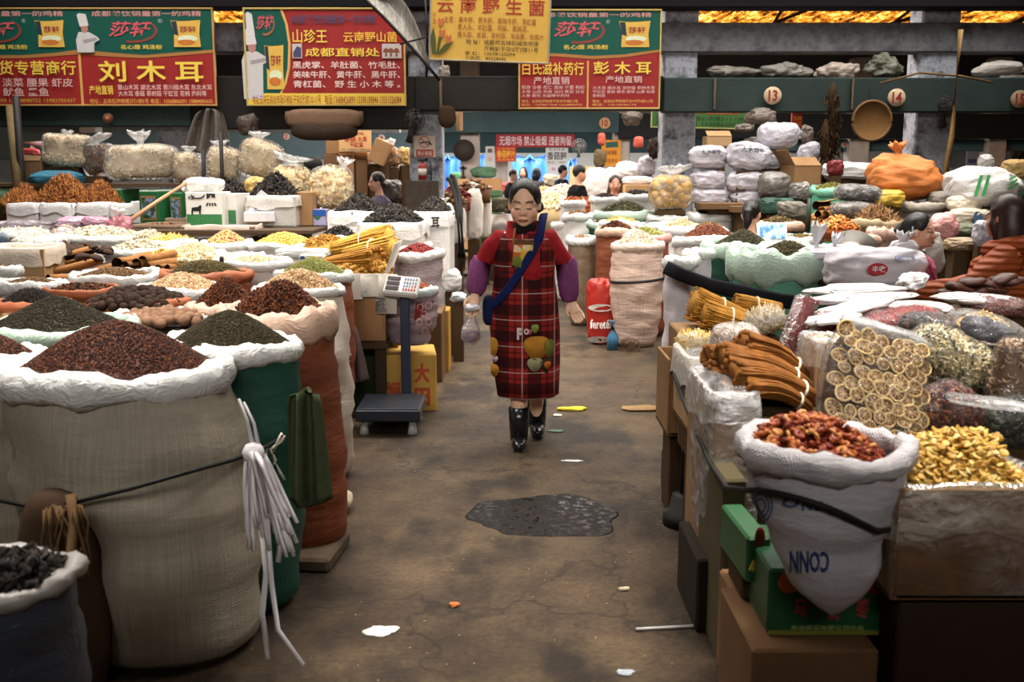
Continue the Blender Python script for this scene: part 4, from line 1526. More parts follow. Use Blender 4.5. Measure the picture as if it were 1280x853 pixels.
# trays and sacks of pale goods across the middle of the stall: (u, v, w, z, sack label, rim, heap label, heap name, grain, size, palette, peak)
for row in (
        (125, 296, 56, .98, 'broad white cloth sack of white lotus slices behind the cinnamon bark', RIM_W, 'white speckled lotus slices heaped behind the cinnamon bark', 'dried_slices', 'flake', .03, P_WHITE, 284),
        (178, 314, 44, .97, 'white cloth sack of white chips left of the yellow strips', RIM_W, 'white dried chips heaped left of the yellow strips', 'dried_chips', 'flake', .026, P_WHITE, 301),
        (213, 304, 32, 1.0, 'white rimmed sack of yellow strips behind the chips', RIM_W, 'yellow dried strips heaped behind the white chips', 'dried_strips', 'stick', .026, P_YELLOW, 296),
        (240, 318, 40, .97, 'white sack of beige millet and cream slices', RIM_W, 'beige millet heaped between yellow strips and cumin', 'millet', 'bead', .016, ('#d9bc94', '#e6cfac', '#c9a67c', '#dcc39c'), 305),
        (283, 306, 30, 1.0, 'small white sack of pink and yellow peanuts in front of the cardboard tubs', RIM_W, 'pink and yellow peanuts heaped in front of the cardboard tubs', 'peanuts', 'ball', .018, ('#c98a6a', '#b5765a', '#e0b95c', '#d49c7c', '#efd07c'), 289),
        (356, 307, 42, 1.0, 'white rimmed sack of yellow pine nuts in the middle of the left stall', RIM_W, 'yellow pine nuts heaped in the middle of the left stall', 'pine_nuts', 'seed', .02, P_YELLOW, 291),
        (318, 330, 44, .97, 'white cloth sack of white beans beside the olive cumin', RIM_W, 'white beans lying in the cloth sack beside the cumin', 'white_beans', 'seed', .02, P_CREAM, 321),
        (300, 322, 30, .985, 'low white tray sack of pale barley behind the white beans', RIM_W, 'pale barley behind the white beans', 'barley', 'bead', .014, P_CREAM, 317),
        (425, 300, 30, 1.0, 'white sack with a small mound of black wood ear behind the straw bundles', RIM_W, 'small mound of black wood ear behind the straw bundles', 'wood_ear', 'leafy', .03, P_EAR, 284),
        (512, 306, 27, 1.0, 'white sack of cream bamboo slices behind the dark red dates', RIM_W, 'cream bamboo slices heaped behind the dark red dates', 'bamboo_slices', 'stick', .028, P_CREAM, 289)):
    u, v, w, z, sl, rim, hl, hn, gr, sz, pal, pv = row
    if at_z(u, v, z)[1] > 9.1:
        z = at_y(u, v, 9.1)[2]
    sack(u, v, w, z, sl, W_SACK, rim, group=GS, rim_r=.028, heap_=(hl, hn, gr, sz, pal, pv, dict(tilt=.8, lump=.08, rad=1.02, n=int(min(2600, 1.9 * pi * (w * mpp(at_z(u, v, z)) / sz) ** 2)))))
for (u, v, z, rx, ry, h, lab, nm, gr, sz, pal) in (
        (252, 326, .99, .16, .12, .05, 'cream dried slices spilling beside the millet', 'dried_slices', 'flake', .04, P_CREAM),
        (188, 300, 1.02, .14, .12, .08, 'white lily petals heaped beside the yellow strips', 'lily_petals', 'curl', .04, P_WHITE),
        (205, 324, .98, .15, .12, .06, 'yellow and cream slices at the end of the bark pile', 'dried_slices', 'flake', .035, P_YELLOW)):
    c = at_z(u, v, z)
    heap(nm, c, lab, 'dry goods', rx, ry, h, gr, sz, pal, n=260, seed=seed(), tilt=.9, sink=.12)
# folded paper bag, cloth, little packets and black pipe end on the stall
full_bag(378, 317, 66, 14, 8.0, 'white plastic sheet folded over the stall behind the fennel', plastic('#d8d6d2', .35), e=(.5, .6), dk=.5, amp=.08, name='plastic_sheet', cat='sheet')
full_bag(392, 322, 34, 9, 7.6, 'small packet with yellow and blue print behind the fennel', plastic('#cfc9b0', .3), e=(.5, .5), dk=.6, name='snack_packet', cat='packet', marks=(('', -.9, -.5, -.5, .6, '#2c4a8a'), ('', -.1, .4, -.4, .6, '#d9b83a')))
tag(MB().tube([(0, 0, 0), (.1, .05, .05)], .03, 12).tube([(.001, 0, 0), (.1, .05, .05)], .022, 12).build('pipe_end', plain('#2a2a2c', .5), None, True, at_y(427, 318, 8.0)), 'short dark grey pipe end lying right of the folded plastic sheet', 'pipe')
tag(MB().tube([at_y(277, 333, 6.75) - [0, 0, .09], at_y(277, 326, 6.75), at_y(277, 321, 6.75)], [.014, .016, .014], 10).build('scoop_handle', plain('#141416', .4, .5)), 'black scoop handle standing up behind the cumin heap', 'scoop')

# straw bundles and the cartons beside the aisle
STRAW = plain('#c9923f', .7, .2, var=.35, scale=25)
STRAW_D = plain('#9b6a26', .7, .2, var=.4, scale=25)


def bundle(p0, p1, r0, r1, label, m, nst=90, name='straw_bundle', bead=False, group=None, tie=None, sd=1, thick=.006, wild=.2, arch=.0):
    """a tied bundle of long dry stalks, fanning from r0 to r1"""
    rs = np.random.RandomState(sd)
    p0, p1 = np.asarray(p0, float), np.asarray(p1, float)
    d = p1 - p0
    L = np.linalg.norm(d)
    d = d / L
    a = np.cross(d, (0, 0, 1))
    a /= np.linalg.norm(a)
    b = np.cross(a, d)
    root = thing(name, p0, label, 'bundle', group)
    mb = MB()
    T = np.linspace(0, 1, 6)
    core = [d * L * t + (b * arch * sin(pi * t)) for t in T]
    rad = [r0 + (r1 - r0) * t for t in T]
    mb.tube(core, np.array(rad) * .86, 10, flat=.7)
    for i in range(nst):
        q, an = rs.uniform(.72, 1) ** .5, rs.uniform(0, 2 * pi)
        jit = rs.uniform(-wild, wild, 2)
        pts = []
        for t in T:
            rr = (r0 + (r1 - r0) * t) * q
            pts.append(d * L * (t * rs.uniform(.94, 1.05) if t > .5 else t) + b * arch * sin(pi * t) + a * rr * cos(an + jit[0] * t) + b * .75 * rr * sin(an + jit[1] * t))
        mb.tube(pts, [thick * .7, thick, thick, thick, thick, thick * (2.2 if bead else .6)], 4)
    mb.build('stalks', m, root)
    if tie:
        k = 18
        t = tie
        c = d * L * t + b * arch * sin(pi * t)
        rr = (r0 + (r1 - r0) * t) * 1.06
        an = np.arange(k) * 2 * pi / k
        MB().tube([c + a * rr * cos(x) + b * .78 * rr * sin(x) for x in an], .006, 5, closed=True).build('string', plain('#e6dcc0', .7), root)
    return root


GT = 'bundles of dried stalks on the left stall'
bundle(at_y(418, 312, 7.9), at_y(487, 298, 7.8), .08, .15, 'upper pale straw bundle fanning towards the aisle, tied with white string', STRAW, 150, group=GT, tie=.55, sd=2)
bundle(at_y(432, 318, 7.6), at_y(490, 310, 7.5), .07, .13, 'pale straw bundle lying under the upper fanned one', STRAW, 120, group=GT, tie=.6, sd=3)
bundle(at_y(405, 330, 7.0), at_y(470, 326, 6.85), .05, .12, 'darker golden bundle with knobbly ends above the brown carton', STRAW_D, 130, bead=True, group=GT, sd=4)
c = at_y(455, 332, 6.9)
heap('dried_berries', c - [0, 0, .02], 'knobbly golden brown heads heaped on the carton beside the fennel', 'dry goods', .2, .16, .08, 'ball', .025, P_GOLD, n=600, seed=9, sink=.15)
c = at_y(408, 305, 8.4)
heap('dried_petals', c, 'tan dried petals heaped left of the straw bundles', 'dry goods', .2, .15, .07, 'curl', .03, P_GOLD, n=500, seed=19, sink=.1)
CW = plastic('#c9c0b2', .4)
root, top, hs = carton(433, 480, 346, 410, 6.5, .55, 'brown carton under the golden bundle, white plastic flaps hanging over its front', CARD, flaps=(), liner=None, z_bottom=.5)
for i, (x0, w, l) in enumerate(((-.10, .16, .17), (.03, .12, .15), (.14, .14, .26))):
    MB().box((x0, -.30, top[2] - .5 - l / 2 + .02), (w, .008, l), R=rotm(x=-.12, y=.04 * i - .05), bev=.002).build('paper_flap', plastic('#d0c6b8', .4), root)
MB().box((.13, .05, top[2] - .5 + .05), (.012, .4, .34), R=rotm(y=.35), bev=.003).build('side_flap', plastic('#d6cec2', .4), root)
carton(436, 476, 411, 462, 6.7, .5, 'dark printed carton at the bottom of the stall behind the hanging towel', card('#2c3a26'), open_=False, z_bottom=0.0)
MBc = at_y(452, 440, 6.69)
carton(486, 496, 352, 398, 6.9, .4, 'narrow brown carton behind the platform scale column', CARD, open_=False, z_bottom=.0)
counter('plank_counter', at_y(432, 400, 6.55)[0] - .2, at_y(482, 400, 6.55)[0] + .02, 6.5, 7.15, .495, 'low plank counter under the brown carton of golden bundles')

# sacks of dates beside the aisle
CLEAR_W = plastic('#a9989c', .22, bump=.9, scale=16, spec=.7)
sack(523, 318, 30, .965, 'shiny clear wrapped white sack of dark red dates behind the platform scale', CLEAR_W, RIM_W, group=GS, foot=.98, belly=1.0, rim_r=.028, base_z=.3, heap_=('dark red dates in the shiny wrapped sack', 'dates', 'ball', .022, P_RED, 306, dict(n=900)))
carton(500, 552, 391, 420, 7.6, .5, 'brown carton carrying the shiny wrapped sack of dates', CARD_D, open_=False, z_bottom=0.0)
dates = sack(512, 364, 33, .82, 'plastic sack of reddish dates standing on a yellow carton behind the scale', plastic('#8d7b80', .25, bump=.9, scale=16, spec=.7), plastic('#b9c4c4', .3), group=GS, foot=.8, belly=1.06, base_z=.46, rim_r=.024,
     heap_=('reddish orange dates in the plastic sack behind the scale', 'dates', 'ball', .026, P_DATE, 351, dict(n=700)))
# ------------------------------------------------------------------ back of the left stall
counter('plank_counter', -6.9, -1.95, 9.78, 11.2, 1.06, 'long plank counter at the back of the left stall, under the tubs and gift boxes')
counter('plank_shelf', -6.6, -3.25, 11.25, 12.25, 1.5, 'high plank shelf behind the gift boxes, under the big clear bags')
# cardboard tubs
TUB = card('#a58a74')
r1, t1, h1 = carton(165, 221, 281, 301, 10.0, .55, 'left open cardboard tub of dark dried mushrooms in front of the green boxes', TUB, z_bottom=1.065, name='cardboard_tub')
heap('dried_mushrooms', t1 - [0, 0, .06], 'dark dried mushrooms in the left cardboard tub', 'dry goods', h1[0] - .03, h1[1] - .03, .05, 'flake', .04, P_BROWN, n=500, seed=31, box=True)
r1, t1, h1 = carton(225, 317, 283, 303, 9.9, .6, 'wide open cardboard tub lined with plastic in front of the white and green carry box', TUB, z_bottom=1.065, name='cardboard_tub', liner=plastic('#b9a494', .3))
r1, t1, h1 = carton(206, 275, 273, 284, 10.62, .4, 'open cardboard tray of brown slices behind the two tubs', TUB, z_bottom=1.065, name='cardboard_tub')
heap('dried_slices', t1 - [0, 0, .05], 'brown dried slices in the tray behind the tubs', 'dry goods', h1[0] - .03, h1[1] - .03, .05, 'flake', .04, P_BROWN, n=500, seed=32, box=True)
r1, t1, h1 = carton(281, 319, 279, 292, 10.55, .4, 'small open cardboard tray under the white printed packages', TUB, z_bottom=1.065, name='cardboard_tub')
heap('dried_slices', t1 - [0, 0, .05], 'brown dried slices in the tray under the white packages', 'dry goods', h1[0] - .02, h1[1] - .03, .06, 'flake', .04, P_BROWN, n=300, seed=33, box=True)
# row of white lined boxes with day lily heaps
WB = plastic('#d9d3d6', .4, bump=.4)
LILY = ('#6b3a14', '#8a4e1c', '#a3662a', '#57300f', '#b57a3a', '#7a4418')
for i, (a, b, lab) in enumerate(((7, 46, 'first of the white lined boxes of brown day lilies, at the left edge'), (49, 90, 'white lined box of brown day lilies, second from the left edge'),
                                 (95, 135, 'white lined box of brown day lilies, third from the left edge'), (137, 160, 'narrow green and white lined box at the right end of the day lily row'))):
    carton(a, b, 255, 280, 10.9, .55, lab, WB if i < 3 else plastic('#93a99c', .4), z_bottom=1.065, name='lined_box', open_=True, group='white lined boxes in a row', liner=plastic('#d5d3d2', .35))
carton(163, 177, 252, 275, 11.0, .4, 'plain white box between the day lily row and the green gift boxes', plastic('#d0ccca', .4), z_bottom=1.065, name='lined_box', open_=False, group='white lined boxes in a row')
for i, (u, v, rx, h, lab) in enumerate(((30, 254, .21, .18, 'brown day lilies heaped low at the left end of the white boxes'), (83, 254, .33, .30, 'largest heap of brown day lilies over the white boxes'), (127, 254, .22, .21, 'brown day lilies heaped at the right end of the white boxes'))):
    c = at_y(u, v, 11.2)
    heap('day_lilies', c - [0, 0, .01], lab, 'dry goods', rx, .28, h, 'stick', .035, LILY, n=2200, seed=34 + i, tilt=.9, sink=.1, lump=.08)
# green gift boxes
GBOX = plain('#1f5c34', .45, .4, var=.1)
WTOP = plain('#d6d3c8', .5, .3, var=.06)


def gift(u0, u1, v0, v1, Y, D, label, yaw, top=WTOP, pic=None):
    root, t, hs = carton(u0, u1, v0, v1, Y, D, label, GBOX, open_=False, z_bottom=1.065, name='gift_box', yaw=yaw, group='green gift boxes')
    H = t[2] - 1.065
    MB().box((0, 0, H + .004), (hs[0] * 1.9, hs[1] * 1.9, .008)).build('lid', top, root, False)
    pf = MB().box((0, -hs[1] - .003, H * .5), (hs[0] * 1.5, .006, H * .72)).build('picture_frame', plain('#8a6a3a', .5), root, False)
    MB().box((0, -hs[1] - .008, H * .5), (hs[0] * 1.32, .006, H * .6)).build('picture', grain_pic(), pf, False)
    MB().box((0, 0, H + .010), (.03, hs[1] * 1.7, .006)).build('ribbon', GBOX, root, False)
    return root


def grain_pic():
    if 'pic' not in _mats:
        t = NT('printed_landscape')
        t.color(t.ramp(t.noise(26, 4), [(.35, '#1c2c22'), (.45, '#3d5c34'), (.52, '#5a6a8c'), (.6, '#8a94a8'), (.68, '#7a4a5a')]))
        _mats['pic'] = t.set(.4, .3).m
    return _mats['pic']


gift(133, 157, 237, 262, 11.25, .36, 'green gift box with a pale lid, leftmost behind the day lily boxes', -.25)
gift(176, 203, 239, 272, 10.75, .4, 'green gift box with a pale two flap lid in the middle of the gift boxes', -.2)
gift(214, 232, 241, 268, 10.85, .36, 'green gift box with a picture, close left of the white carry box', -.2, GBOX)
# white carry box with green meadow print
root, t_, hs = carton(231, 277, 240, 272, 10.2, .34, 'white carry box printed with a green meadow and a dark cow', plain('#d8d6cf', .45, .35, var=.05), open_=False, z_bottom=1.065, name='carry_box')
H = t_[2] - 1.065
MB().box((0, -hs[1] - .002, H * .2), (hs[0] * 1.92, .004, H * .34)).build('meadow_print', plain('#2f6a3e', .5, var=.4, scale=40), root, False)
tv = [(-.7, .42), (-.66, .56), (-.3, .58), (-.2, .64), (-.12, .6), (-.16, .5), (-.2, .36), (-.26, .36), (-.28, .46), (-.6, .46), (-.62, .36), (-.68, .36)]
MB().prism([(x * hs[0], z * H) for x, z in tv], .004, lambda x, y, z: (x, -hs[1] - .002 - z, y)).build('cow_print', ink('#1c1e1c'), root, False)
a = np.linspace(pi, 2 * pi, 10)
MB().tube(np.stack([np.cos(a) * .35 * hs[0] - .3 * hs[0], 0 * a - hs[1] - .006, H * .92 + np.sin(a) * H * .1], 1), .007, 6).build('carry_handle', ink('#1c1c20'), root)
stamp(root, '黑', .1 * hs[0], .72 * hs[0], .6 * H, .95 * H, -hs[1] - .006, '#1c1c20')
stamp(root, '木耳', -.85 * hs[0], -.5 * hs[0], .78 * H, .9 * H, -hs[1] - .006, '#1c1c20')
full_bag(254, 233, 50, 22, 10.45, 'crumpled white plastic laid on top of the white carry box', plastic('#d9d7d0', .35), e=(.6, .7), amp=.08, name='plastic_sheet', cat='sheet', depth=.4)
root, t_, hs = carton(277, 301, 242, 279, 10.35, .3, 'second white box with a green print, right of the carry box', plain('#d3d1ca', .45, .35, var=.05), open_=False, z_bottom=1.065, name='carry_box', yaw=-.3)
MB().box((hs[0] * .5, -hs[1] - .002, .1), (hs[0] * .9, .004, .14)).build('meadow_print', plain('#356a44', .5, var=.4, scale=40), root, False)
root, t_, hs = carton(302, 340, 265, 280, 10.2, .3, 'white printed package lying in front of the grey lined box', plain('#cfcdd0', .4, .35, var=.08), open_=False, z_bottom=1.12, name='package', yaw=.15)
MB().prism([(-.12, .0), (.06, .03), (.12, .14), (.02, .22), (-.06, .14)], .02, lambda x, y, z: (x, z - .05, y + t_[2] - 1.12)).build('folded_flap', plain('#c9c9cc', .4), root, False)
MB().prism([(-.05, .02), (.05, .05), (.03, .1), (-.04, .07)], .006, lambda x, y, z: (x, -.056 - z, y + t_[2] - 1.12)).build('blue_print', ink('#2a4a8a'), root, False)
# bamboo stick laid across
p0, p1 = at_y(160, 277, 9.6), at_y(234, 228, 10.3)
tag(MB().tube([p0, (p0 + p1) / 2 + [0, 0, .006], p1], [.022, .019, .016], 8).build('bamboo_stick', plain('#b58a64', .5, .3)), 'thin pale bamboo stick slanting across the green gift boxes', 'stick')
# dark posts of the stall
for u, v0, lab in ((276, 165, 'dark iron rod standing between the popcorn like bags'), (254, 188, 'shorter dark iron rod left of the taller rod'), (20, 120, 'dark post at the far left behind the day lily boxes')):
    b = at_y(u, v0, 11.35)
    tag(MB().tube([(b[0], b[1], 1.0), (b[0] - .01, b[1], 1.5), b], .022 if u > 100 else .04, 8).build('iron_rod', plain('#1c1613', .6, .3)), lab, 'rod')
tag(MB().tube([at_y(13, 134, 11.7), at_y(22, 234, 11.2)], .05, 8).build('bamboo_post', plain('#6b5a3e', .7, .2)), 'slanting brown bamboo post left of the big noodle bag', 'post')

# big clear bags on the high shelf
PUFF = ('#d9c3a0', '#e6d6b8', '#c9ae84', '#efe3cc', '#b5966a', '#dccba8')
FAT = ('#e6cf9a', '#efdcae', '#d9b87a', '#c99f5c', '#f2e6c4')
GCB = 'big clear bags at the back of the left stall'
clear_bag(84, 188, 54, 40, 11.7, 'big square clear bag of pale dried noodles above the teal bag', ('pale dried noodles filling the square bag above the teal one', 'dried_noodles', 'stick', .05, PUFF), e=(.4, .35), top=(9, 7, 0), group=GCB, rot=(0, .05, 0))
clear_bag(124, 199, 40, 40, 11.75, 'clear bag of dark brown leaves between the noodle bag and the big square bag', ('dark brown leaves in the clear bag beside the noodles', 'dried_leaves', 'leafy', .05, P_BROWN), e=(.6, .5), top=(26, 9, -.2), group=GCB, rot=(0, -.1, 0))
clear_bag(177, 202, 80, 44, 11.6, 'largest square clear bag of small puffed shells in front of the grey column', ('small puffed shells filling the largest square bag', 'puffed_shells', 'curl', .035, PUFF), e=(.35, .4), top=(15, 17, .0), group=GCB, film_m=film('#f0ece4', .3))
clear_bag(232, 210, 36, 40, 11.7, 'small clear bag of puffed shells just right of the largest square bag', ('puffed shells in the small bag right of the largest one', 'puffed_shells', 'curl', .035, PUFF), e=(.7, .6), top=(10, 8, .3), group=GCB)
clear_bag(280, 206, 44, 46, 11.6, 'clear bag of puffed shells behind the iron rods', ('puffed shells in the bag behind the iron rods', 'puffed_shells', 'curl', .035, PUFF), e=(.75, .6), top=(12, 8, -.3), group=GCB, rot=(0, .15, 0))
clear_bag(325, 199, 54, 50, 11.55, 'tilted clear bag of puffed shells, highest in the row left of the round cartons', ('puffed shells in the tilted highest bag', 'puffed_shells', 'curl', .035, PUFF), e=(.7, .55), top=(15, 9, -.3), group=GCB, rot=(0, .38, 0))
clear_bag(363, 226, 56, 44, 11.2, 'round clear bag of yellow fried skins with a frilled top', ('yellow fried skins in the bag with the frilled top', 'fried_skins', 'leafy', .07, FAT), e=(.8, .8), top=(26, 10, .1), group=GCB, amp=.06)
clear_bag(415, 236, 62, 56, 10.9, 'round clear bag of large yellow fried skins above the blue carton', ('large yellow fried skins in the round bag above the blue carton', 'fried_skins', 'leafy', .09, FAT), e=(.85, .8), top=(12, 12, .5), group=GCB, amp=.06)
clear_bag(320, 232, 30, 22, 11.2, 'small clear bag of orange yellow fruit under the tilted bag', ('orange yellow fruit under the tilted bag', 'dried_fruit', 'ball', .05, P_YELLOW), e=(.9, .8), group=GCB)
c = at_y(282, 236, 11.25)
heap('dark_leaves', c - [0, 0, .06], 'dark dried leaves piled under the bags behind the iron rods', 'dry goods', .28, .2, .15, 'leafy', .07, P_EAR, n=350, seed=44, tilt=1, sink=.3)
full_bag(72, 224, 66, 22, 11.45, 'teal blue plump sack lying under the square noodle bag', woven('#2a6a80', '#1c4656', bump=.5), e=(.7, .8), amp=.03, name='plump_sack', cat='sack')
carton(20, 50, 201, 240, 11.5, .5, 'brown carton behind the teal sack at the far left', CARD_D, open_=True, flaps=(('f', 2.2, .1), ('l', 2.4, .1)), z_bottom=1.52)
tag(MB().tube([at_y(40, 180, 14.63) * [1, 1, 0], at_y(40, 180, 14.63)], .03, 6).prism([(27, 178), (58, 176), (60, 186), (50, 185)], .05, lambda x, y, z: tuple(at_y(x, y, 14.6 + z))).build('awning', plain('#d9b4b8', .5)), 'pale pink awning corner behind the noodle bag', 'awning')
full_bag(38, 190, 22, 9, 14.2, 'red and white plastic bundle under the pink awning', plastic('#b84a50', .35), amp=.08, name='plastic_bundle', cat='bundle')
full_bag(8, 250, 46, 38, 11.4, 'green net sack cut by the left edge beside the day lilies', woven('#5a7a5c', '#3a4c3a'), e=(.8, .8), amp=.05, name='net_sack', cat='sack')
# tall lined sack of wood ear, cartons and blue box
t = W_PLAST
root, tp, hs = carton(306, 369, 246, 300, 10.3, .5, 'tall grey white lined box heaped with black wood ear under the fried skins', plastic('#b5afa8', .4), z_bottom=1.065, name='lined_box', liner=plastic('#c4beb6', .35))
heap('wood_ear', tp - [0, 0, .03], 'black wood ear tumbling out of the tall grey white lined box', 'dry goods', hs[0] * 1.05, .24, .24, 'leafy', .06, P_EAR, n=900, seed=46, tilt=1, lump=.15)
carton(369, 390, 240, 302, 10.5, .4, 'tall plain brown carton below the round bag of fried skins', CARD, open_=False, z_bottom=1.065)
root, tp, hs = carton(391, 407, 262, 297, 10.5, .25, 'small blue carton with a flower print right of the tall brown carton', plain('#9a94b4', .4, .4), open_=False, z_bottom=1.065, name='small_carton')
MB().box((0, -hs[1] - .003, (tp[2] - 1.065) * .8), (hs[0] * 1.98, .006, (tp[2] - 1.065) * .38)).build('blue_band', ink('#27509a'), root, False)
MB().blob((-.02, -hs[1] - .002, .1), (.035, .004, .04), nu=12, nv=6, amp=.15).build('flower_print', ink('#3c6a4a'), root)
# wood ear sacks by the aisle
root, tp, hs = carton(409, 476, 266, 300, 9.4, .6, 'white lined box of black wood ear at the end of the plank counter', W_PLAST, z_bottom=.0, name='lined_box', liner=W_PLAST)
heap('wood_ear', tp - [0, 0, .02], 'black wood ear heaped in the white box at the end of the counter', 'dry goods', hs[0] * .9, .3, .17, 'leafy', .05, P_EAR, n=1100, seed=47, tilt=1)
root, tp, hs = carton(446, 528, 280, 330, 8.3, .6, 'front white lined box of black wood ear beside the aisle', W_PLAST, z_bottom=.0, name='lined_box', liner=W_PLAST)
heap('wood_ear', tp - [0, 0, .02], 'black wood ear heaped in the front white box beside the aisle', 'dry goods', hs[0] * .98, .3, .16, 'leafy', .045, P_EAR, n=1500, seed=48, tilt=1)
root, tp, hs = carton(516, 562, 267, 372, 8.9, .7, 'tall white lined box with a black character, heaped with wood ear beside the aisle', W_PLAST, z_bottom=.0, name='lined_box', liner=W_PLAST)
heap('wood_ear', tp - [0, 0, .02], 'black wood ear heaped in the tall white box with the black character', 'dry goods', hs[0] * 1.0, .34, .14, 'leafy', .05, P_EAR, n=1100, seed=49, tilt=1)
stamp(root, '耳', 0, .075, tp[2] - .13, tp[2] - .03, -.372, '#2a2a2e')
sack(540, 300, 16, 1.0, 'narrow white sack beside the aisle right of the front wood ear box', W_SACK, RIM_W, group=GS, rim_r=.03, heap_=('last of the black wood ear at the aisle corner', 'wood_ear', 'leafy', .04, P_EAR, 290, dict(n=200, tilt=1)))
full_bag(565, 352, 26, 30, 8.8, 'grey white plastic bag slumped on the floor against the white lined boxes', plastic('#b9b4b0', .3), amp=.1, e=(.8, .8), name='plastic_bag')
full_bag(573, 372, 20, 12, 8.5, 'small knotted plastic bag with blue stripes at the aisle edge', plastic('#aab0b4', .3), amp=.1, name='plastic_bag')
carton(549, 561, 388, 412, 8.0, .25, 'small orange printed carton on the floor by the aisle edge', card('#b98a3c'), open_=False, z_bottom=0.0, name='small_carton')

# purple and red net bags, clear bags of white goods at the far left
GN = 'bags on the far left of the stall'
full_bag(28, 284, 70, 20, 9.6, 'clear bag of dark purple seed at the far left', film('#e0d4dc', .5), e=(.7, .7), amp=.07, group=GN, name='clear_bag')
c = at_y(28, 285, 9.6)
heap('purple_seed', c - [0, 0, .05], 'dark purple seed in the clear bag at the far left', 'dry goods', .24, .2, .07, 'seed', .03, ('#3a2838', '#57405a', '#2a1c2a', '#6b5470'), n=500, seed=51)
NETR = plastic('#9b5f68', .3, bump=.8)
NETP = plastic('#b595a4', .3, bump=.8)
full_bag(92, 279, 46, 18, 9.75, 'violet and white net bag in front of the white lined boxes', NETP, e=(.8, .8), amp=.09, group=GN, name='net_bag')
full_bag(122, 278, 36, 16, 9.7, 'pink violet net bag, middle of three in front of the white boxes', plastic('#a87c8c', .3, bump=.8), e=(.8, .8), amp=.1, group=GN, name='net_bag')
full_bag(150, 283, 32, 28, 9.4, 'red and white tied net bag, rightmost of three in front of the white boxes', NETR, e=(.8, .8), amp=.09, group=GN, name='net_bag', knot=((-.1, .8, 8, 10),), knot_m=plastic('#d9c8cc', .3))
clear_bag(24, 297, 74, 26, 8.9, 'clear bag of white dried slices at the far left before the violet bags', ('white dried slices in the clear bag at the far left', 'dried_slices', 'flake', .05, P_WHITE), e=(.8, .8), film_m=film('#ffffff', .4), group=GN, depth=.5)
clear_bag(50, 304, 62, 22, 8.5, 'second clear bag of white slices above the dark mushrooms', ('white slices in the second clear bag above the mushrooms', 'dried_slices', 'flake', .05, P_WHITE), e=(.8, .8), film_m=film('#ffffff', .4), group=GN, depth=.45)
clear_bag(82, 294, 34, 26, 9.0, 'peaked clear bag of beige roots between the white slices and the net bags', ('beige roots in the peaked clear bag', 'dried_roots', 'curl', .05, ('#9b8468', '#b59c7c', '#7a6248', '#c9b394')), e=(1.1, 1.2), film_m=film('#ffffff', .4), group=GN, depth=.45)
full_bag(2, 302, 22, 24, 8.7, 'blue plastic basin edge at the far left', plain('#4a6a7c', .4), e=(.8, .4), amp=.0, name='plastic_basin', cat='basin')

# cartons stacked at the back by the grey column, and the things around them
GC2 = 'brown cartons stacked by the grey column'
for i, (a, b, v0, v1, yaw, lab) in enumerate((
        (404, 421, 193, 260, 0, 'brown carton standing at the left foot of the stack behind the fried skins'), (423, 442, 192, 260, 0, 'brown carton standing in the middle of the stack under the cream sign'),
        (444, 459, 196, 260, 0, 'brown carton standing right of the stack middle, dark side facing'), (407, 423, 172, 192, 0, 'brown carton on the left end of the stack, level with the cream sign'),
        (424, 443, 189.5, 191.8, 0, 'flat brown carton under the cream sign'), (444, 459, 190, 196, 0, 'flat dark carton at the right under the cream sign'),
        (460, 476, 205, 260, 0, 'brown carton with dark writing below the tilted one'), (479, 496, 209, 250, 0, 'brown carton under the yellow filled bag'), (499, 513, 207, 250, 0, 'brown carton under the bag next to the grey column'))):
    carton(a, b, v0, v1, 14.55 + .02 * i, .45, lab, CARD if i % 2 else CARD_D, open_=False, group=GC2, name='stacked_carton', z_bottom={3: at_y(400, 192.7, 14.5)[2], 4: at_y(400, 191.8, 14.5)[2], 5: at_y(400, 195.6, 14.5)[2]}.get(i, 0.0))
tc = at_y(474, 190, 14.3)
root = thing('stacked_carton', tc, 'tilted brown carton perched on the right end of the stack', 'box', GC2)
MB().box((0, .2, 0), (.24, .4, .34), R=rotm(y=.42), bev=.008).build('box_body', CARD, root, False)
clear_bag(491, 197, 22, 26, 14.6, 'clear bag of orange chips on the cartons left of the grey column', ('orange chips in the bag left of the grey column', 'dried_chips', 'flake', .07, ('#b5824a', '#c99a5c', '#9b6a34')), e=(.7, .7), top=(9, 10, -.2), group=GC2)
clear_bag(507, 196, 18, 24, 14.65, 'clear bag of yellow chips tucked against the grey column', ('yellow chips in the bag tucked against the grey column', 'dried_chips', 'flake', .07, P_YELLOW), e=(.6, .6), group=GC2)
tag(MB().tube([(0, .06, 0), (0, 0, 0)], .13, 20).build('round_pan', plain('#17120f', .6)), 'black round pan hanging on the post left of the carton stack', 'pan').location = tuple(at_y(391, 207, 14.0))
# post by the column, crates before it
carton(506, 548, 226, 262, 12.0, .14, 'grimy dark rack at the foot of the grey column', plain('#3a3128', .8, var=.4), open_=True, z_bottom=0.0, name='wire_rack', cat='rack')
for u in (512, 527, 540):
    a = at_y(u, 226, 11.97)
full_bag(488, 240, 30, 30, 13.2, 'dark plastic covered bundle left of the grey column foot', plastic('#3a342e', .3), amp=.1, name='plastic_bundle', cat='bundle')
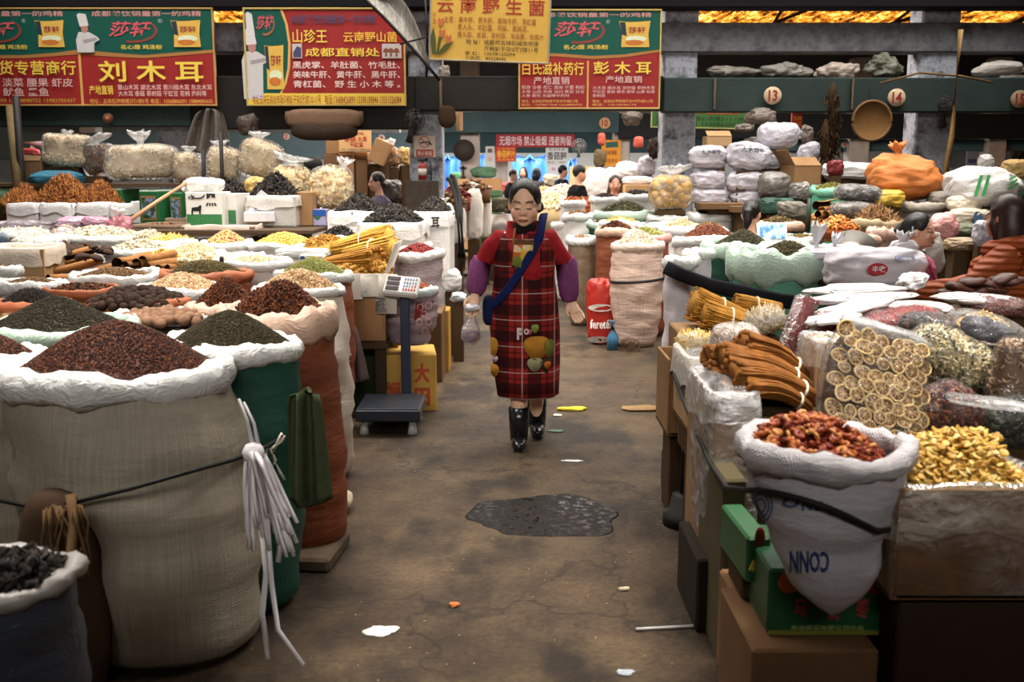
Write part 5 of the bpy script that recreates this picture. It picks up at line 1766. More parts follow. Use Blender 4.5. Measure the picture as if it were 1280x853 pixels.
# things hanging on the grey column
root = thing('fire_extinguisher', at_y(528, 213, 12.22), 'red fire extinguisher hanging on the grey column under the no smoking sign', 'extinguisher')
MB().tube([(0, 0, -.115), (0, 0, -.11), (0, 0, .05), (0, 0, .085), (0, 0, .1)], [.035, .05, .05, .03, .015], 16).build('cylinder', plain('#9b2a24', .35, .5), root)
MB().tube([(0, 0, -.06), (0, 0, .02)], .051, 16).build('white_label', ink('#d0c4ba'), root)
MB().tube([(-.06, -.01, .12), (.0, 0, .12), (.07, -.01, .14)], .01, 6).tube([(0, 0, .09), (0, 0, .13)], .014, 6).build('handle', plain('#1c1a1a', .4), root)
MB().tube([(.03, 0, .12), (.1, -.01, .1), (.11, -.01, -.05), (.1, 0, -.12)], .008, 6).build('hose', plain('#1c1a1a', .5), root)


def fan(u, v, Y, r, label, head, yaw=0.0, tail=True, m='#2a2521'):
    """caged wall fan"""
    c = at_y(u, v, Y)
    root = thing('wall_fan', c, label, 'fan', 'wall fans on the columns', yaw)
    mm = plain(m, .4, .4)
    mb = MB()
    for rr, y in ((r, 0), (r * .66, -.03), (r * .3, -.045)):
        a = np.arange(28) * 2 * pi / 28
        mb.tube(np.stack([np.cos(a) * rr, 0 * a + y, np.sin(a) * rr], 1), .006, 5, closed=True)
    for i in range(14):
        q = i * 2 * pi / 14
        mb.tube([(cos(q) * r, 0, sin(q) * r), (cos(q) * r * .66, -.03, sin(q) * r * .66), (cos(q) * r * .15, -.05, sin(q) * r * .15)], .004, 4)
    mb.build('cage', mm, root)
    mb = MB()
    for i in range(3):
        q = i * 2 * pi / 3
        P = [(cos(q + .5 * s) * r * k, .02 + .03 * s, sin(q + .5 * s) * r * k) for k, s in ((.15, -.6), (.8, -.9), (.85, .7), (.15, .5))]
        mb.prism([(p[0], p[2]) for p in P], .01, lambda x, y, z: (x, .02 + z, y))
    mb.build('blades', plain(head, .5), root)
    MB().tube([(0, .02, 0), (0, .16, 0)], [.06, .05], 12).build('motor', mm, root)
    MB().tube([(0, .12, -.02), (0, .16, -.16), (0, .20, -.24)], [.03, .03, .05], 8).build('bracket', mm, root)
    return root


fan(519, 150, 11.85, .12, 'dark caged fan fixed high on the grey column above the no smoking sign', '#4a3c30', .5)
fan(724, 183, 24.0, .17 * 1.0, 'grey caged fan right of the red banner', '#5a5552', m='#6b6460')
fan(1180, 131, 12.0, .10, 'small dark fan on the right column beside the bamboo pole', '#8a6a5a', -.4)
# round pan and tray on the second column of the aisle
tag(MB().tube([(0, .05, 0), (0, .0, 0)], .215, 28).build('round_pan', plain('#2c241f', .7)), 'dark round pan hanging on the pale column down the aisle', 'pan').location = tuple(at_y(580, 188, 20.2))
root = thing('tape_cross', at_y(579, 214, 20.38), 'dark cross shaped mark on the pale column below the round pan', 'mark')
MB().box((0, 0, 0), (.04, .02, .22)).box((0, 0, .06), (.14, .02, .04)).build('mark', plain('#3a302a', .8), root, False)

# plastic bundles under the beam
GP = plastic('#5f5750', .4, bump=.8)
drape('hanging_sheet', at_y(262, 137, 11.88), .52, .10, .27, 'grey plastic sheet draped and hanging beside the left column', 'sheet', GP, 9, .06, -.03)
full_bag(310, 156, 26, 26, 11.85, 'small dark brown bundle hanging right of the draped grey plastic', plastic('#3a2c22', .6), amp=.1, name='hanging_bundle', cat='bundle', depth=.2)
root = thing('padded_roll', at_y(404, 150, 11.8), 'long brown padded bundle tied under the red shop board, round ends showing', 'bundle')
MB().blob((0, .1, .02), (.43, .12, .11), (.5, .5), amp=.02).build('cloth_cover', plain('#6b5443', .9, .1), root)
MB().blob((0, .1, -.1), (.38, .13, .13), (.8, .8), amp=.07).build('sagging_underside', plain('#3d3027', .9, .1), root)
for s in (-1, 1):
    MB().tube([(s * .38, .1, .03), (s * .45, .1, .03)], .075, 14).build('round_end', plain('#54402f', .9), root)
# curved plastic chute and its cords over the red board
root = thing('plastic_chute', at_y(500, 40, 11.3), 'curved grey plastic chute sagging down between the red and the yellow boards', 'chute')
mb = MB()
rings = []
o = at_y(500, 40, 11.3)
for i in range(13):
    t = i / 12.0
    L = at_y(444 + 100 * t, -8 + 104 * t ** 1.15, 11.3) - o
    Rr = at_y(492 + 48 * t + 10 * t * (1 - t), -8 + 100 * t ** 1.5 - 10 * t * (1 - t), 11.5) - o
    row = [L + (Rr - L) * s + np.array([0, .16 * sin(pi * s), 0]) for s in np.linspace(0, 1, 9)]
    back = [q + np.array([0, .006, 0]) for q in row[::-1]]
    rings.append(row + back)
mb.loft(rings)
t = NT('milky_plastic_sheet')
n = t.noise(6, 5, t.coord((6, 1, 1)))
t.color(t.ramp(n, [(.3, '#6b655d'), (.6, '#8f8a82'), (.75, '#b9b6b0')]))
mb.build('plastic_sheet', t.set(.25, .5).m, root)
MB().tube([at_y(444 + 106 * x, -10 + 111 * x ** 1.15, 11.29) - o for x in np.linspace(0, 1, 10)], .02, 6).build('edge_cord', ink('#14110f'), root)
MB().tube([at_y(500, 55, 11.28) - o, at_y(534, 46, 11.4) - o], .012, 6).build('stay', ink('#1c1815'), root)
tag(MB().tube([at_y(532, -2, 11.6), at_y(534, 50, 11.6), at_y(533, 96, 11.9)], .014, 6).build('cable', ink('#15110f')), 'black cable hanging beside the yellow board', 'cable')
full_bag(546, 10, 10, 20, 11.25, 'black lump of wire at the corner of the yellow board', plain('#14100e', .8), amp=.15, name='wire_lump', cat='wire')
full_bag(555, 90, 14, 16, 12.3, 'pale brown plastic strip hanging below the yellow board', plastic('#9b8f84', .4), amp=.1, name='plastic_strip', cat='plastic', depth=.1)
tag(MB().blob((0, 0, 0), (.10, .05, .13), (.7, .7), amp=.03).build('brown_basket', plain('#3d2d22', .9, .1)), 'small brown basket hanging under the beam right of the fan', 'basket').location = tuple(at_y(559, 146, 11.95))
tag(MB().box((0, 0, 0), (.09, .05, .28), bev=.01).build('wooden_post', plain('#b08a62', .7)), 'short pale wooden post end under the beam over the aisle', 'post').location = tuple(at_y(574, 150, 13.0))

# platform scale
root = thing('platform_scale', at_z(487, 540, 0.0) + [0, .12, 0], 'black platform scale with a white keypad head standing at the aisle edge', 'scale')
SB = plain('#1e2530', .4, .5, var=.25)
bx = at_z(430, 553, 0.02)
pf = MB().box((0, 0, .125), (.40, .44, .075), bev=.008).build('platform', SB, root, False)
MB().box((0, 0, .166), (.385, .425, .008), bev=.002).build('plate', plain('#262a33', .35, .6, var=.3, scale=6), pf, False)
for sx in (-1, 1):
    for sy in (-1, 1):
        MB().tube([(sx * .15, sy * .18, 0), (sx * .15, sy * .18, .012), (sx * .15, sy * .18, .09)], [.03, .03, .018], 12).build('foot', plain('#8a8a8a', .3, .6), pf)
MB().box((.07, .26, .45), (.062, .045, .80), bev=.006).build('column', plain('#1f2a40', .4, .5), root, False)
MB().box((.07, .235, .15), (.14, .06, .03), bev=.005).build('column_base', SB, root, False)
R = rotm(x=.75) @ rotm(z=-.12)
hc = np.array([.055, .23, .88])
hd = MB().box(hc, (.225, .155, .05), R=R, bev=.012).build('head', plain('#d6d4d0', .4, .4, var=.04), root, False)
for i in range(3):
    p = hc + R @ np.array([-.055, .042 - i * .042, .028])
    MB().box(p, (.085, .030, .006), R=R, bev=.002).build('display', plain('#3a2c2e', .2, .6), hd, False)
for i in range(5):
    for j in range(4):
        p = hc + R @ np.array([.02 + i * .018, .046 - j * .030, .028])
        MB().box(p, (.012, .018, .006), R=R, bev=.002).build('key', ink('#b5483a' if j == 3 or i == 4 and j > 1 else '#8a94a8'), hd, False)
# towel hanging by the scale, cartons behind it
drape('towel', at_y(434, 402, 6.3), .42, .035, .10, 'grey violet towel hanging beside the platform scale', 'towel', plain('#6b5a5a', .95, .05), skew=.03)
p = at_z(470, 512, 0)
root, tp, hs = carton(470, 541, 444, 516, 6.62, .42, 'yellow carton with red characters behind the platform scale', card('#c0984a'), open_=False, z_bottom=0.0, yaw=.12, name='printed_carton')
for txt, x0, x1, z0, z1 in (('福', -.8, -.3, .12, .55), ('大', .2, .75, .5, .85), ('田', .2, .75, .1, .42)):
    stamp(root, txt, x0 * hs[0], x1 * hs[0], z0 * tp[2], z1 * tp[2], -hs[1] - .004, '#b04a2c', .05)

# cord round the sacks, chain, cloth, strips and odds on the floor at the left
BK = plain('#14120f', .6, .3)
root_l = linen
pts = [at_y(-20, 622, 2.92), at_y(40, 634, 2.90), at_y(95, 628, 2.87), at_y(160, 612, 2.865), at_y(230, 592, 2.93), at_y(292, 575, 3.12), at_y(330, 560, 3.32), at_y(352, 548, 3.42)]
tag(MB().tube(pts, .007, 6).build('binding_rope', BK), 'black cord tied around the big beige linen sack', 'rope')
mb = MB()
a, b = at_y(372, 545, 3.85), at_y(437, 440, 5.6)
for i in range(46):
    t = i / 45.0
    p = a + (b - a) * t - np.array([0, 0, .16 * sin(pi * t)])
    q = np.arange(8) * 2 * pi / 8
    d = (b - a) / np.linalg.norm(b - a)
    up = np.array([0, 0, 1.0]) if i % 2 else np.cross(d, (0, 0, 1))
    mb.tube([p + d * cos(x) * .03 + up * sin(x) * .013 for x in q], .0045, 5, closed=True)
tag(mb.build('chain', plain('#6b655e', .35, .6, .6)), 'thin steel chain slung along the orange sacks beside the aisle', 'chain')
# olive cloth hanging on the cord
drape('hanging_cloth', at_y(380, 490, 3.36), .43, .05, .075, 'dark olive cloth hanging from the cord on the green sack', 'cloth', plain('#3f4630', .95, .05, var=.25), skew=.01)
# clear plastic strips
t = NT('clear_tie_strip')
t.color('#f2ecee')
t.b.inputs['Alpha'].default_value = .82
CLR = t.set(.25, .6).m
root = thing('plastic_ties', at_y(318, 566, 3.0), 'bunch of clear white plastic tie strips hanging between the beige and green sacks', 'ties')
rs = np.random.RandomState(5)
for i in range(46):
    x = rs.uniform(-1, 1)
    L = rs.uniform(.2, .33)
    y = rs.uniform(-.035, .02)
    P = []
    for s in np.linspace(0, 1, 8):
        P.append((x * (.02 + .062 * s ** .8) + .045 * s, y * (1 + s) + .01 * sin(4 * s + i), .015 * (1 - x * x) - L * s - .015 * sin(pi * s) * x))
    MB().tube(P, .0065, 4, flat=.14, up=(0, 1, .2)).build('strip', CLR, root)
MB().blob((0, -.005, 0), (.034, .03, .035), nu=14, nv=8, amp=.06).build('knot', CLR, root)
MB().tube([(-.04, .0, .17), (-.02, .01, .1), (0, 0, .0)], .012, 6, flat=.3).tube([(-.025, .0, .16), (.0, .01, .09), (.02, 0, -.02)], .012, 6, flat=.3).build('twisted_head', CLR, root)
for k, P in enumerate(([(.01, 0, -.2), (.02, 0, -.4), (.01, -.03, -.52), (.02, -.02, -.68)], [(.03, 0, -.2), (.035, .0, -.42), (.06, -.04, -.57), (.15, -.1, -.66)], [(.05, 0, -.2), (.07, 0, -.3), (.06, 0, -.36)])):
    MB().tube(P, .009, 4, flat=.2, up=(0, 1, 0)).build('trailing_strip', CLR, root)
# pale string knot on the cord
tag(MB().tube([at_y(x, y, 3.35) for x, y in ((335, 556), (333, 572), (340, 585), (345, 575), (338, 562), (352, 552), (356, 545), (352, 542), (348, 550), (340, 570), (350, 590), (356, 600))], .005, 5).build('pale_string', plain('#c9bfae', .8)), 'pale string knotted on the cord in front of the green sack', 'string')
# front left corner
sack(5, 720, 84, .70, 'grey sack with thick white plastic rim at the lower left corner, wood ear inside', plastic('#4a4f5a', .35, bump=.6), plastic('#b9b2ab', .35, bump=.4), lean=(-.0, .03), base_z=0.0, rim_r=.022, rim_h=1.0, foot=.85, group=GS, belly=1.03,
     heap_=('dark wood ear pieces in the grey corner sack', 'wood_ear', 'leafy', .04, P_EAR, None, dict(n=500, tilt=1, rad=.98)))
tag(MB().blob((0, 0, .14), (.13, .10, .36), (.8, .6), amp=.06).build('burlap_bundle', card('#4a3626')), 'brown burlap bundle standing between the corner sack and the beige sack', 'bundle').location = tuple(at_z(86, 800, .16))
mb = MB()
rs = np.random.RandomState(3)
b0 = at_y(80, 655, 2.78)
for i in range(22):
    P = [b0 + [rs.uniform(-.05, .05), rs.uniform(-.03, .03), .05]]
    for s in range(4):
        P.append(P[-1] + [rs.uniform(-.02, .02), rs.uniform(-.01, .01), -.05])
    mb.tube(P, .004, 4)
mb.tube([at_y(88, 618, 2.8), at_y(92, 650, 2.78), at_y(88, 700, 2.72), at_y(70, 735, 2.68)], .014, 7)
tag(mb.build('rope_tangle', plain('#6b5238', .9, .1)), 'frayed brown rope tangle between the corner sack and the beige sack', 'rope')
# paving slab and cream rag at the foot of the green sack
c = at_z(402, 697, 0.0)
tag(MB().box((0, 0, .03), (.16, .34, .06), R=rotm(z=-.1), bev=.012).build('stone_slab', plain('#54473a', .9, .1, var=.3), None, False, c), 'flat stone slab on the floor right of the green sack', 'slab')
c = at_z(420, 632, .03)
tag(MB().blob((0, 0, 0), (.075, .09, .05), (1, 1), 26, 14, amp=.25, freq=3.5, seed=5).build('crumpled_rag', plain('#b3a48c', .9, .1), None, True, c + [0, 0, .02]), 'crumpled cream rag on the floor beside the orange sacks', 'rag')
# bottom row of things far along the left of the aisle
W2 = woven('#e3ddd3', '#b5aa9a', bump=.5)
GF = 'white sacks along the far left of the aisle'
for i, (u, v, w, hgt, Y, lab) in enumerate(((556, 283, 26, 60, 11.0, 'white upright sack just behind the tall lined box, first along the aisle'), (572, 280, 22, 52, 12.8, 'white upright sack by the trolley handles'), (592, 268, 24, 68, 14.2, 'tall bulging white sack, middle of the far row'),
                                            (607, 268, 16, 60, 14.6, 'narrow white sack at the end of the far row'), (550, 262, 26, 40, 13.2, 'white sack behind the first upright one'))):
    full_bag(u, v, w, hgt, Y, lab, W2, e=(.8, .5), amp=.04, group=GF, name='upright_sack', knot=((0, .95, 6, 6),))
for u, v, Y, pal, lab in ((560, 253, 12.9, P_BROWN, 'brown dried goods on the sacks by the trolley handles'), (592, 236, 14.4, P_BROWN, 'brown dried goods on the tall bulging sack'), (566, 245, 14.0, P_RED, 'dark red dried goods behind the trolley handles')):
    heap('dried_goods', at_y(u, v, Y), lab, 'dry goods', .25, .25, .12, 'flake', .05, pal, n=250, seed=int(u), sink=.2)
# black hand trolley handles
root = thing('hand_trolley', at_z(577, 345, 0.0), 'black hand trolley standing against the sacks on the left of the aisle', 'trolley')
o = at_z(577, 345, 0.0)
for (ua, va, ub, vb) in ((563, 226, 572, 262), (568, 222, 576, 268)):
    P = [at_y(ua - 3, va - 2, 11.9) - o, at_y(ua, va, 11.8) - o, at_y((ua + ub) / 2 + 2, (va + vb) / 2, 11.4) - o, at_y(ub, vb, 11.2) - o, at_y(ub + 3, 320, 10.6) - o, np.array([ub / 1000. - .55, 0, .1])]
    MB().tube(P, .028, 8).build('handle', BK, root)
for x in (-.14, .16):
    a = np.arange(14) * 2 * pi / 14
    MB().tube(np.stack([0 * a + x, np.cos(a) * .08, .1 + np.sin(a) * .08], 1), .03, 7, closed=True).build('wheel', BK, root)
MB().box((0, -.03, .03), (.34, .2, .02)).build('toe_plate', BK, root, False)
MB().box((0, .0, .4), (.26, .05, .05)).box((0, .2, .75), (.24, .05, .05)).build('crossbar', BK, root, False)
# green bin, metal drum, red chairs, big brown carton in the distance
root = thing('green_bin', at_y(612, 268, 16.0) * [1, 1, 0], 'green bin standing down the aisle left of the walking woman', 'bin')
z1 = at_y(612, 238, 16.0)[2]
MB().loft([[(sx * .2 * k, sy * .2 * k, z) for sx, sy in ((-1, -1), (1, -1), (1, 1), (-1, 1))] for k, z in ((.8, 0), (1.0, z1 - .1), (1.06, z1 - .08), (1.06, z1), (.9, z1), (.85, z1 - .2))]).build('bin_body', plain('#4c6a4c', .5, .3), root, False)
root = thing('metal_drum', at_y(627, 280, 15.2) * [1, 1, 0], 'dull metal drum beside the green bin', 'drum')
z1 = at_y(627, 268, 15.2)[2]
MB().tube([(0, 0, 0), (0, 0, z1 * .3), (0, 0, z1 * .32), (0, 0, z1 * .6), (0, 0, z1 * .62), (0, 0, z1)], [.2, .2, .212, .2, .212, .205], 20).build('drum_body', plain('#6b6460', .35, .6, .5), root)
full_bag(626, 256, 24, 18, 15.3, 'dark green leafy bundle on the metal drum', plain('#3d3a2c', .9, var=.4), amp=.15, name='leafy_bundle', cat='bundle')
carton(594, 627, 223, 262, 19.3, .6, 'large plain brown carton far down the aisle behind the green bin', CARD, open_=False, z_bottom=0.0)
carton(560, 592, 224, 262, 19.6, .5, 'patterned brown carton at the foot of the pale column', CARD_L, open_=False, z_bottom=0.0)
full_bag(604, 216, 32, 14, 20.0, 'green cloth bundle on the large brown carton', plain('#4a6a50', .8), amp=.1, name='cloth_bundle', cat='bundle')
root = thing('plastic_chair', at_y(634, 255, 17.0) * [1, 1, 0], 'stack of red plastic stools left of the walking woman in the distance', 'stool')
for i in range(3):
    z = .45 + i * .22
    MB().loft([[(sx * .16 * k, sy * .16 * k, zz) for sx, sy in ((-1, -1), (1, -1), (1, 1), (-1, 1))] for k, zz in ((1.2, z - .2), (1.0, z), (.9, z + .015))]).build('stool_shell', plain('#b04a44', .4, .4), root)
for sx in (-1, 1):
    for sy in (-1, 1):
        MB().box((sx * .19, sy * .19, .14), (.05, .05, .28)).build('leg', plain('#b04a44', .4), root, False)
# ------------------------------------------------------------------ right stalls, front to back
GR = 'open sacks on the right stall'


def sackY(u, v, w, Y, label, body, rim, **k):
    return sack(u, v, w, at_y(u, v, Y)[2], label, body, rim, group=GR, **k)


def decal(o, root, s, u0, v0, u1, v1, col, flip=False, poly=None, off=.004, name='lettering'):
    """lettering printed on a curved surface"""
    from mathutils.bvhtree import BVHTree
    from mathutils import Vector
    me = o.data
    loc = np.array(root.location) + np.array(o.location)
    bv = BVHTree.FromPolygons([Vector(np.array(v.co) + loc) for v in me.vertices], [list(p.vertices) for p in me.polygons])
    if poly is None:
        tv, tf = text_verts(s, .03)
        lo, hi = tv.min(0), tv.max(0)
        x, y = (tv[:, 0] - lo[0]) / (hi[0] - lo[0]), (tv[:, 1] - lo[1]) / (hi[1] - lo[1])
        if flip:
            x, y = 1 - x, 1 - y
        uv = np.stack([u0 + x * (u1 - u0), v1 - y * (v1 - v0)], 1)
    else:
        uv, tf = poly
    P = []
    last = None
    for a, b in uv:
        d = Vector(ray(a, b)).normalized()
        h = bv.ray_cast(Vector((0, 0, EYE)), d)
        if h[0] is not None:
            last = np.array(h[0] + h[1] * (off if h[1].dot(d) < 0 else -off))
        P.append(last)
    if P[0] is None:
        return
    mb = MB()
    mb.v.append(np.array(P) - np.array(root.location))
    mb.n = len(P)
    for q in tf:
        mb.f.append((np.array([q]), 0))
    return mb.build(name, ink(col), root, False)


# stacked cartons under the front sack
DK = card('#5a4433')
ra, ta, ha = carton(962, 1130, 712, 802, 2.58, .36, 'green printed carton with red characters right under the tip of the white sack', plain('#1c4a2c', .4, .4, var=.25, scale=10), open_=False, z_bottom=.345, name='printed_carton')
H = ta[2] - .345
for txt, x0, x1, z0, z1, col in (('马', -.62, -.42, .28, .55, '#a0483c'), ('口', -.1, .06, .22, .52, '#a0483c'), ('枣', .3, .52, .25, .58, '#a0483c'), ('果品蔬菜有限公司出品', -.65, .45, .07, .15, '#8a9a5a')):
    stamp(ra, txt, x0 * ha[0], x1 * ha[0], z0 * H, z1 * H, -ha[1] - .004, col)
a = np.arange(20) * 2 * pi / 20
MB().prism(np.stack([-.7 * ha[0] + np.cos(a) * .032, H * .8 + np.sin(a) * .03], 1)[::-1], .004, lambda x, y, z: (x, -ha[1] - z, y)).build('orange_seal', ink('#b5562a'), ra, False)
for x in (.45, .62, .78):
    MB().blob((x * ha[0], -ha[1] - .002, H * .78), (.03, .004, .03), nu=12, nv=6).build('fruit_print', ink('#8a2c24'), ra)
MB().box((0, -ha[1] - .002, H * .03), (ha[0] * 1.96, .004, .012)).build('yellow_band', ink('#7a7a34'), ra, False)
rb, tb, hb = carton(931, 962, 672, 745, 2.75, .3, 'green carton end with a yellow label, left of the white sack', plain('#2a5a34', .4, .4, var=.2), open_=False, z_bottom=.42, name='printed_carton', yaw=.05)
MB().box((0, -hb[1] - .003, .05), (hb[0] * 1.4, .006, .03), R=rotm(y=.35)).build('yellow_label', ink('#c9b03c'), rb, False)
MB().blob((0, -hb[1] - .002, .14), (.016, .004, .035), nu=12, nv=6).build('fruit_print', ink('#7a3024'), rb)
carton(941, 1100, 813, 900, 2.50, .42, 'plain brown carton at the bottom of the stack under the green printed carton', card('#7a5a3c'), open_=False, z_bottom=0.0)
carton(925, 950, 760, 900, 2.78, .3, 'brown carton on the floor under the green carton end', card('#8a6644'), open_=False, z_bottom=0.0)
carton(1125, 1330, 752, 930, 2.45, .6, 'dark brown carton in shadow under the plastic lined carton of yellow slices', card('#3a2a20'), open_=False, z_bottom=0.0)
# white printed sack of dried hawthorn
s1 = sack(1031, 562, 99, .885, 'white printed woven sack of dried hawthorn, its bottom corner resting on the green carton', woven('#c9c4c8', '#9c95a0', stripe=.06, bump=.6), woven('#d0cbcc', '#b0a8ac', bump=.8, stripe=.05), group=GR, foot=.05, pw=.66, belly=1.0, base_z=.465,
          lean=(.01, -.10), rim_r=.028, rim_h=1.3, ry=.85, wavy=.014)
hc = at_z(1015, 556, .89)
rs = np.random.RandomState(12)
th = np.linspace(0, 5.6, 9)
haw = MB().tube(np.stack([np.cos(th) * .0085, np.sin(th) * .0085, np.sin(th * 1.5) * .002], 1), [.004, .006, .0065, .006, .007, .006, .0065, .006, .003], 6, flat=.8).build('dried_hawthorn', grains(P_DATE, .5, .4))
t = NT('hawthorn_flesh')
oi = t.n('ShaderNodeObjectInfo')
t.color(t.ramp(oi.outputs['Random'], [(i / 6, c) for i, c in enumerate(('#8a3416', '#a3481e', '#b8682e', '#6e2410', '#c98848', '#96401c'))], 'CONSTANT'))
haw.data.materials[0] = t.set(.45, .4).m
tag(haw, 'curled red brown dried hawthorn slice in the white printed sack', 'dried fruit', 'dried hawthorn slices')
for i in range(290):
    q, an = rs.uniform(0, 1) ** .5, rs.uniform(0, 2 * pi)
    o = haw if i == 0 else haw.copy()
    if i:
        COL.objects.link(o)
    o.location = (hc[0] + q * cos(an) * .16 - .01, hc[1] + q * sin(an) * .14, hc[2] + .075 * (1 - q * q) + rs.uniform(-.004, .006))
    o.rotation_euler = tuple(rs.uniform(-.9, .9, 3) * [1, 1, 3.4])
    o.scale = (rs.uniform(.8, 1.3),) * 3
heap('hawthorn_bed', hc - [0, 0, .012], 'bed of smaller hawthorn bits in the white printed sack', 'dry goods', .18, .155, .075, 'flake', .014, ('#6e2410', '#8a3416', '#5c1c0c', '#96401c'), n=2600, seed=61)
b1 = [o for o in bpy.data.objects if o.parent is s1 and o.name.startswith('sack_body')][0]
decal(b1, s1, 'CONN', 988, 688, 1036, 716, '#2c3e6a', flip=True)
for r in (10, 16, 22):
    a = np.arange(24) * 2 * pi / 24
    uv = np.concatenate([np.stack([952 + np.cos(a) * r * .7, 632 + np.sin(a) * r], 1), np.stack([952 + np.cos(a) * (r - 2.5) * .7, 632 + np.sin(a) * (r - 2.5)], 1)])
    decal(b1, s1, '', 0, 0, 0, 0, '#3a5480', poly=(uv, [[i, (i + 1) % 24, 24 + (i + 1) % 24, 24 + i] for i in range(24)]), name='printed_ring')
decal(b1, s1, 'O', 978, 622, 1000, 634, '#3a5480')
decal(b1, s1, 'NU', 1003, 626, 1028, 638, '#3a5480')
from mathutils.bvhtree import BVHTree
from mathutils import Vector
bv = BVHTree.FromPolygons([Vector(np.array(x.co) + np.array(s1.location)) for x in b1.data.vertices], [list(x.vertices) for x in b1.data.polygons])
pts = [at_y(x, y, Y) for x, y, Y in ((842, 468, 4.25), (862, 520, 3.9), (888, 580, 3.2), (908, 610, 2.8), (930, 613, 2.55))]
for i in range(15):
    x = 946 + i * 11.5
    d = Vector(ray(x, 612 + .00155 * (x - 930) ** 2 * .9 + (x - 940) * .09)).normalized()
    h = bv.ray_cast(Vector((0, 0, EYE)), d)
    if h[0] is not None:
        pts.append(np.array(h[0]) - np.array(d) * .012)
pts.append(pts[-1] + [.08, .1, -.03])
tag(MB().tube(pts, .009, 6).build('black_strap', BK), 'black strap running along the right stall and around the white printed sack', 'strap')
# plastic lined carton of yellow slices
rc, tc, hc2 = carton(1122, 1330, 612, 752, 2.42, .42, 'open brown carton wrapped in clear plastic, heaped with yellow slices at the lower right', card('#8a6644'), z_bottom=at_y(1200, 750, 2.42)[2], liner=film('#efe4d2', .3), name='lined_carton')
MB().box((0, 0, (tc[2] - at_y(1200, 750, 2.42)[2]) / 2), (hc2[0] * 2.05, hc2[1] * 2.05, (tc[2] - at_y(1200, 750, 2.42)[2]) * .98), bev=.01).build('clear_wrap', film('#ffffff', .06, bump=1.0), rc)
rs = np.random.RandomState(15)
t = NT('yellow_slice')
oi = t.n('ShaderNodeObjectInfo')
t.color(t.ramp(oi.outputs['Random'], [(i / 5, c) for i, c in enumerate(('#cfa850', '#dcbc6a', '#c0943c', '#e3c984', '#b8893a'))], 'CONSTANT'))
ys = MB().blob((0, 0, 0), (.012, .009, .004), nu=10, nv=6, amp=.1, freq=3, fn=lambda v: v + np.stack([0 * v[:, 0], 0 * v[:, 0], 25 * v[:, 0] ** 2], 1)).build('yellow_slice', t.set(.5, .35).m)
tag(ys, 'yellow dried slice in the plastic wrapped carton at the lower right', 'dried fruit', 'yellow dried slices')
for i in range(300):
    x, y = rs.uniform(-1, .75), rs.uniform(-1, .6)
    o = ys if i == 0 else ys.copy()
    if i:
        COL.objects.link(o)
    o.location = (tc[0] + x * (hc2[0] - .03), tc[1] + y * (hc2[1] - .04), tc[2] - .005 + .10 * (1 - max(abs(x - .3) / 1.3, abs(y)) ** 1.6) + rs.uniform(0, .006))
    o.rotation_euler = tuple(rs.uniform(-.7, .7, 3) * [1, 1, 4])
    o.scale = (rs.uniform(.8, 1.3),) * 3
heap('slice_bed', tc + [.0, 0, -.02], 'bed of yellow slices filling the plastic wrapped carton', 'dry goods', hc2[0] - .02, hc2[1] - .025, .105, 'flake', .02, ('#cfa850', '#dcbc6a', '#c0943c', '#e3c984', '#b8893a'), n=1600, seed=62, box=True, power=1.6)

# counter of the right stall
counter('plank_counter', .98, 3.4, 2.95, 4.5, .70, 'plank counter of the right stall under the clear bags')
# clear bag of lemon slices
P0 = at_y(1092, 490, 2.84)
LR = rotm(x=-.55, y=.28)
ls = np.array([.155, .055, .20])
root = thing('clear_bag', P0, 'flat clear bag of dried lemon slices leaning on the hawthorn sack', 'bag', 'clear bags on the right stall')
MB().blob((0, 0, 0), ls, (.45, .45), 40, 24, .03, 5, 7, LR).build('film', film('#ffffff', .05, bump=.9, scale=16), root)
mb = MB()
for i in range(3):
    mb.blob(LR @ np.array([.01 * i, -.01 + .012 * i, .195 + .012 * i]), (.15 - .012 * i, .02, .012), (.7, .7), 24, 8, .12, 8, i, LR)
mb.build('zip_top', film('#f4f4f4', .6), root)
mb = MB()
th = np.arange(20) * 2 * pi / 20
mb.tube(np.stack([np.cos(th) * .024, np.sin(th) * .021, .002 * np.sin(th * 2)], 1), .0034, 6, 0, closed=True)
mb.blob((0, 0, 0), (.0225, .0195, .0012), nu=20, nv=4, mi=1)
for i in range(8):
    q = i * pi / 4
    mb.box((cos(q) * .011, sin(q) * .010, .0005), (.016, .0016, .003), R=rotm(z=q), mi=0)
mb.blob((0, 0, 0), (.004, .004, .002), nu=8, nv=4, mi=0)
lem = mb.build('lemon_slice', [plain('#d0b478', .55, .35), plain('#6b4424', .35, .5, var=.35, scale=60)])
tag(lem, 'dried lemon slice inside the leaning flat clear bag', 'lemon slice', 'dried lemon slices in the clear bag')
rs = np.random.RandomState(4)
n_l = 0
for row in range(9):
    for c_ in range(7):
        x = -.125 + c_ * .0415 + (.02 if row % 2 else 0) + rs.uniform(-.007, .007)
        z = -.175 + row * .041 + rs.uniform(-.007, .007)
        y = -.046 * (1 - max(abs(x) / .15, abs(z) / .2) ** 4) - rs.uniform(-.003, .004)
        o = lem if n_l == 0 else lem.copy()
        if n_l:
            COL.objects.link(o)
        o.location = tuple(P0 + LR @ np.array([x, y, z]))
        from mathutils import Matrix
        M = LR @ rotm(x=pi / 2 + rs.uniform(-.3, .3), y=rs.uniform(-.35, .35)) @ rotm(z=rs.uniform(0, 6))
        o.rotation_euler = Matrix(M.tolist()).to_euler()
        o.scale = (rs.uniform(.75, 1.15),) * 3
        n_l += 1
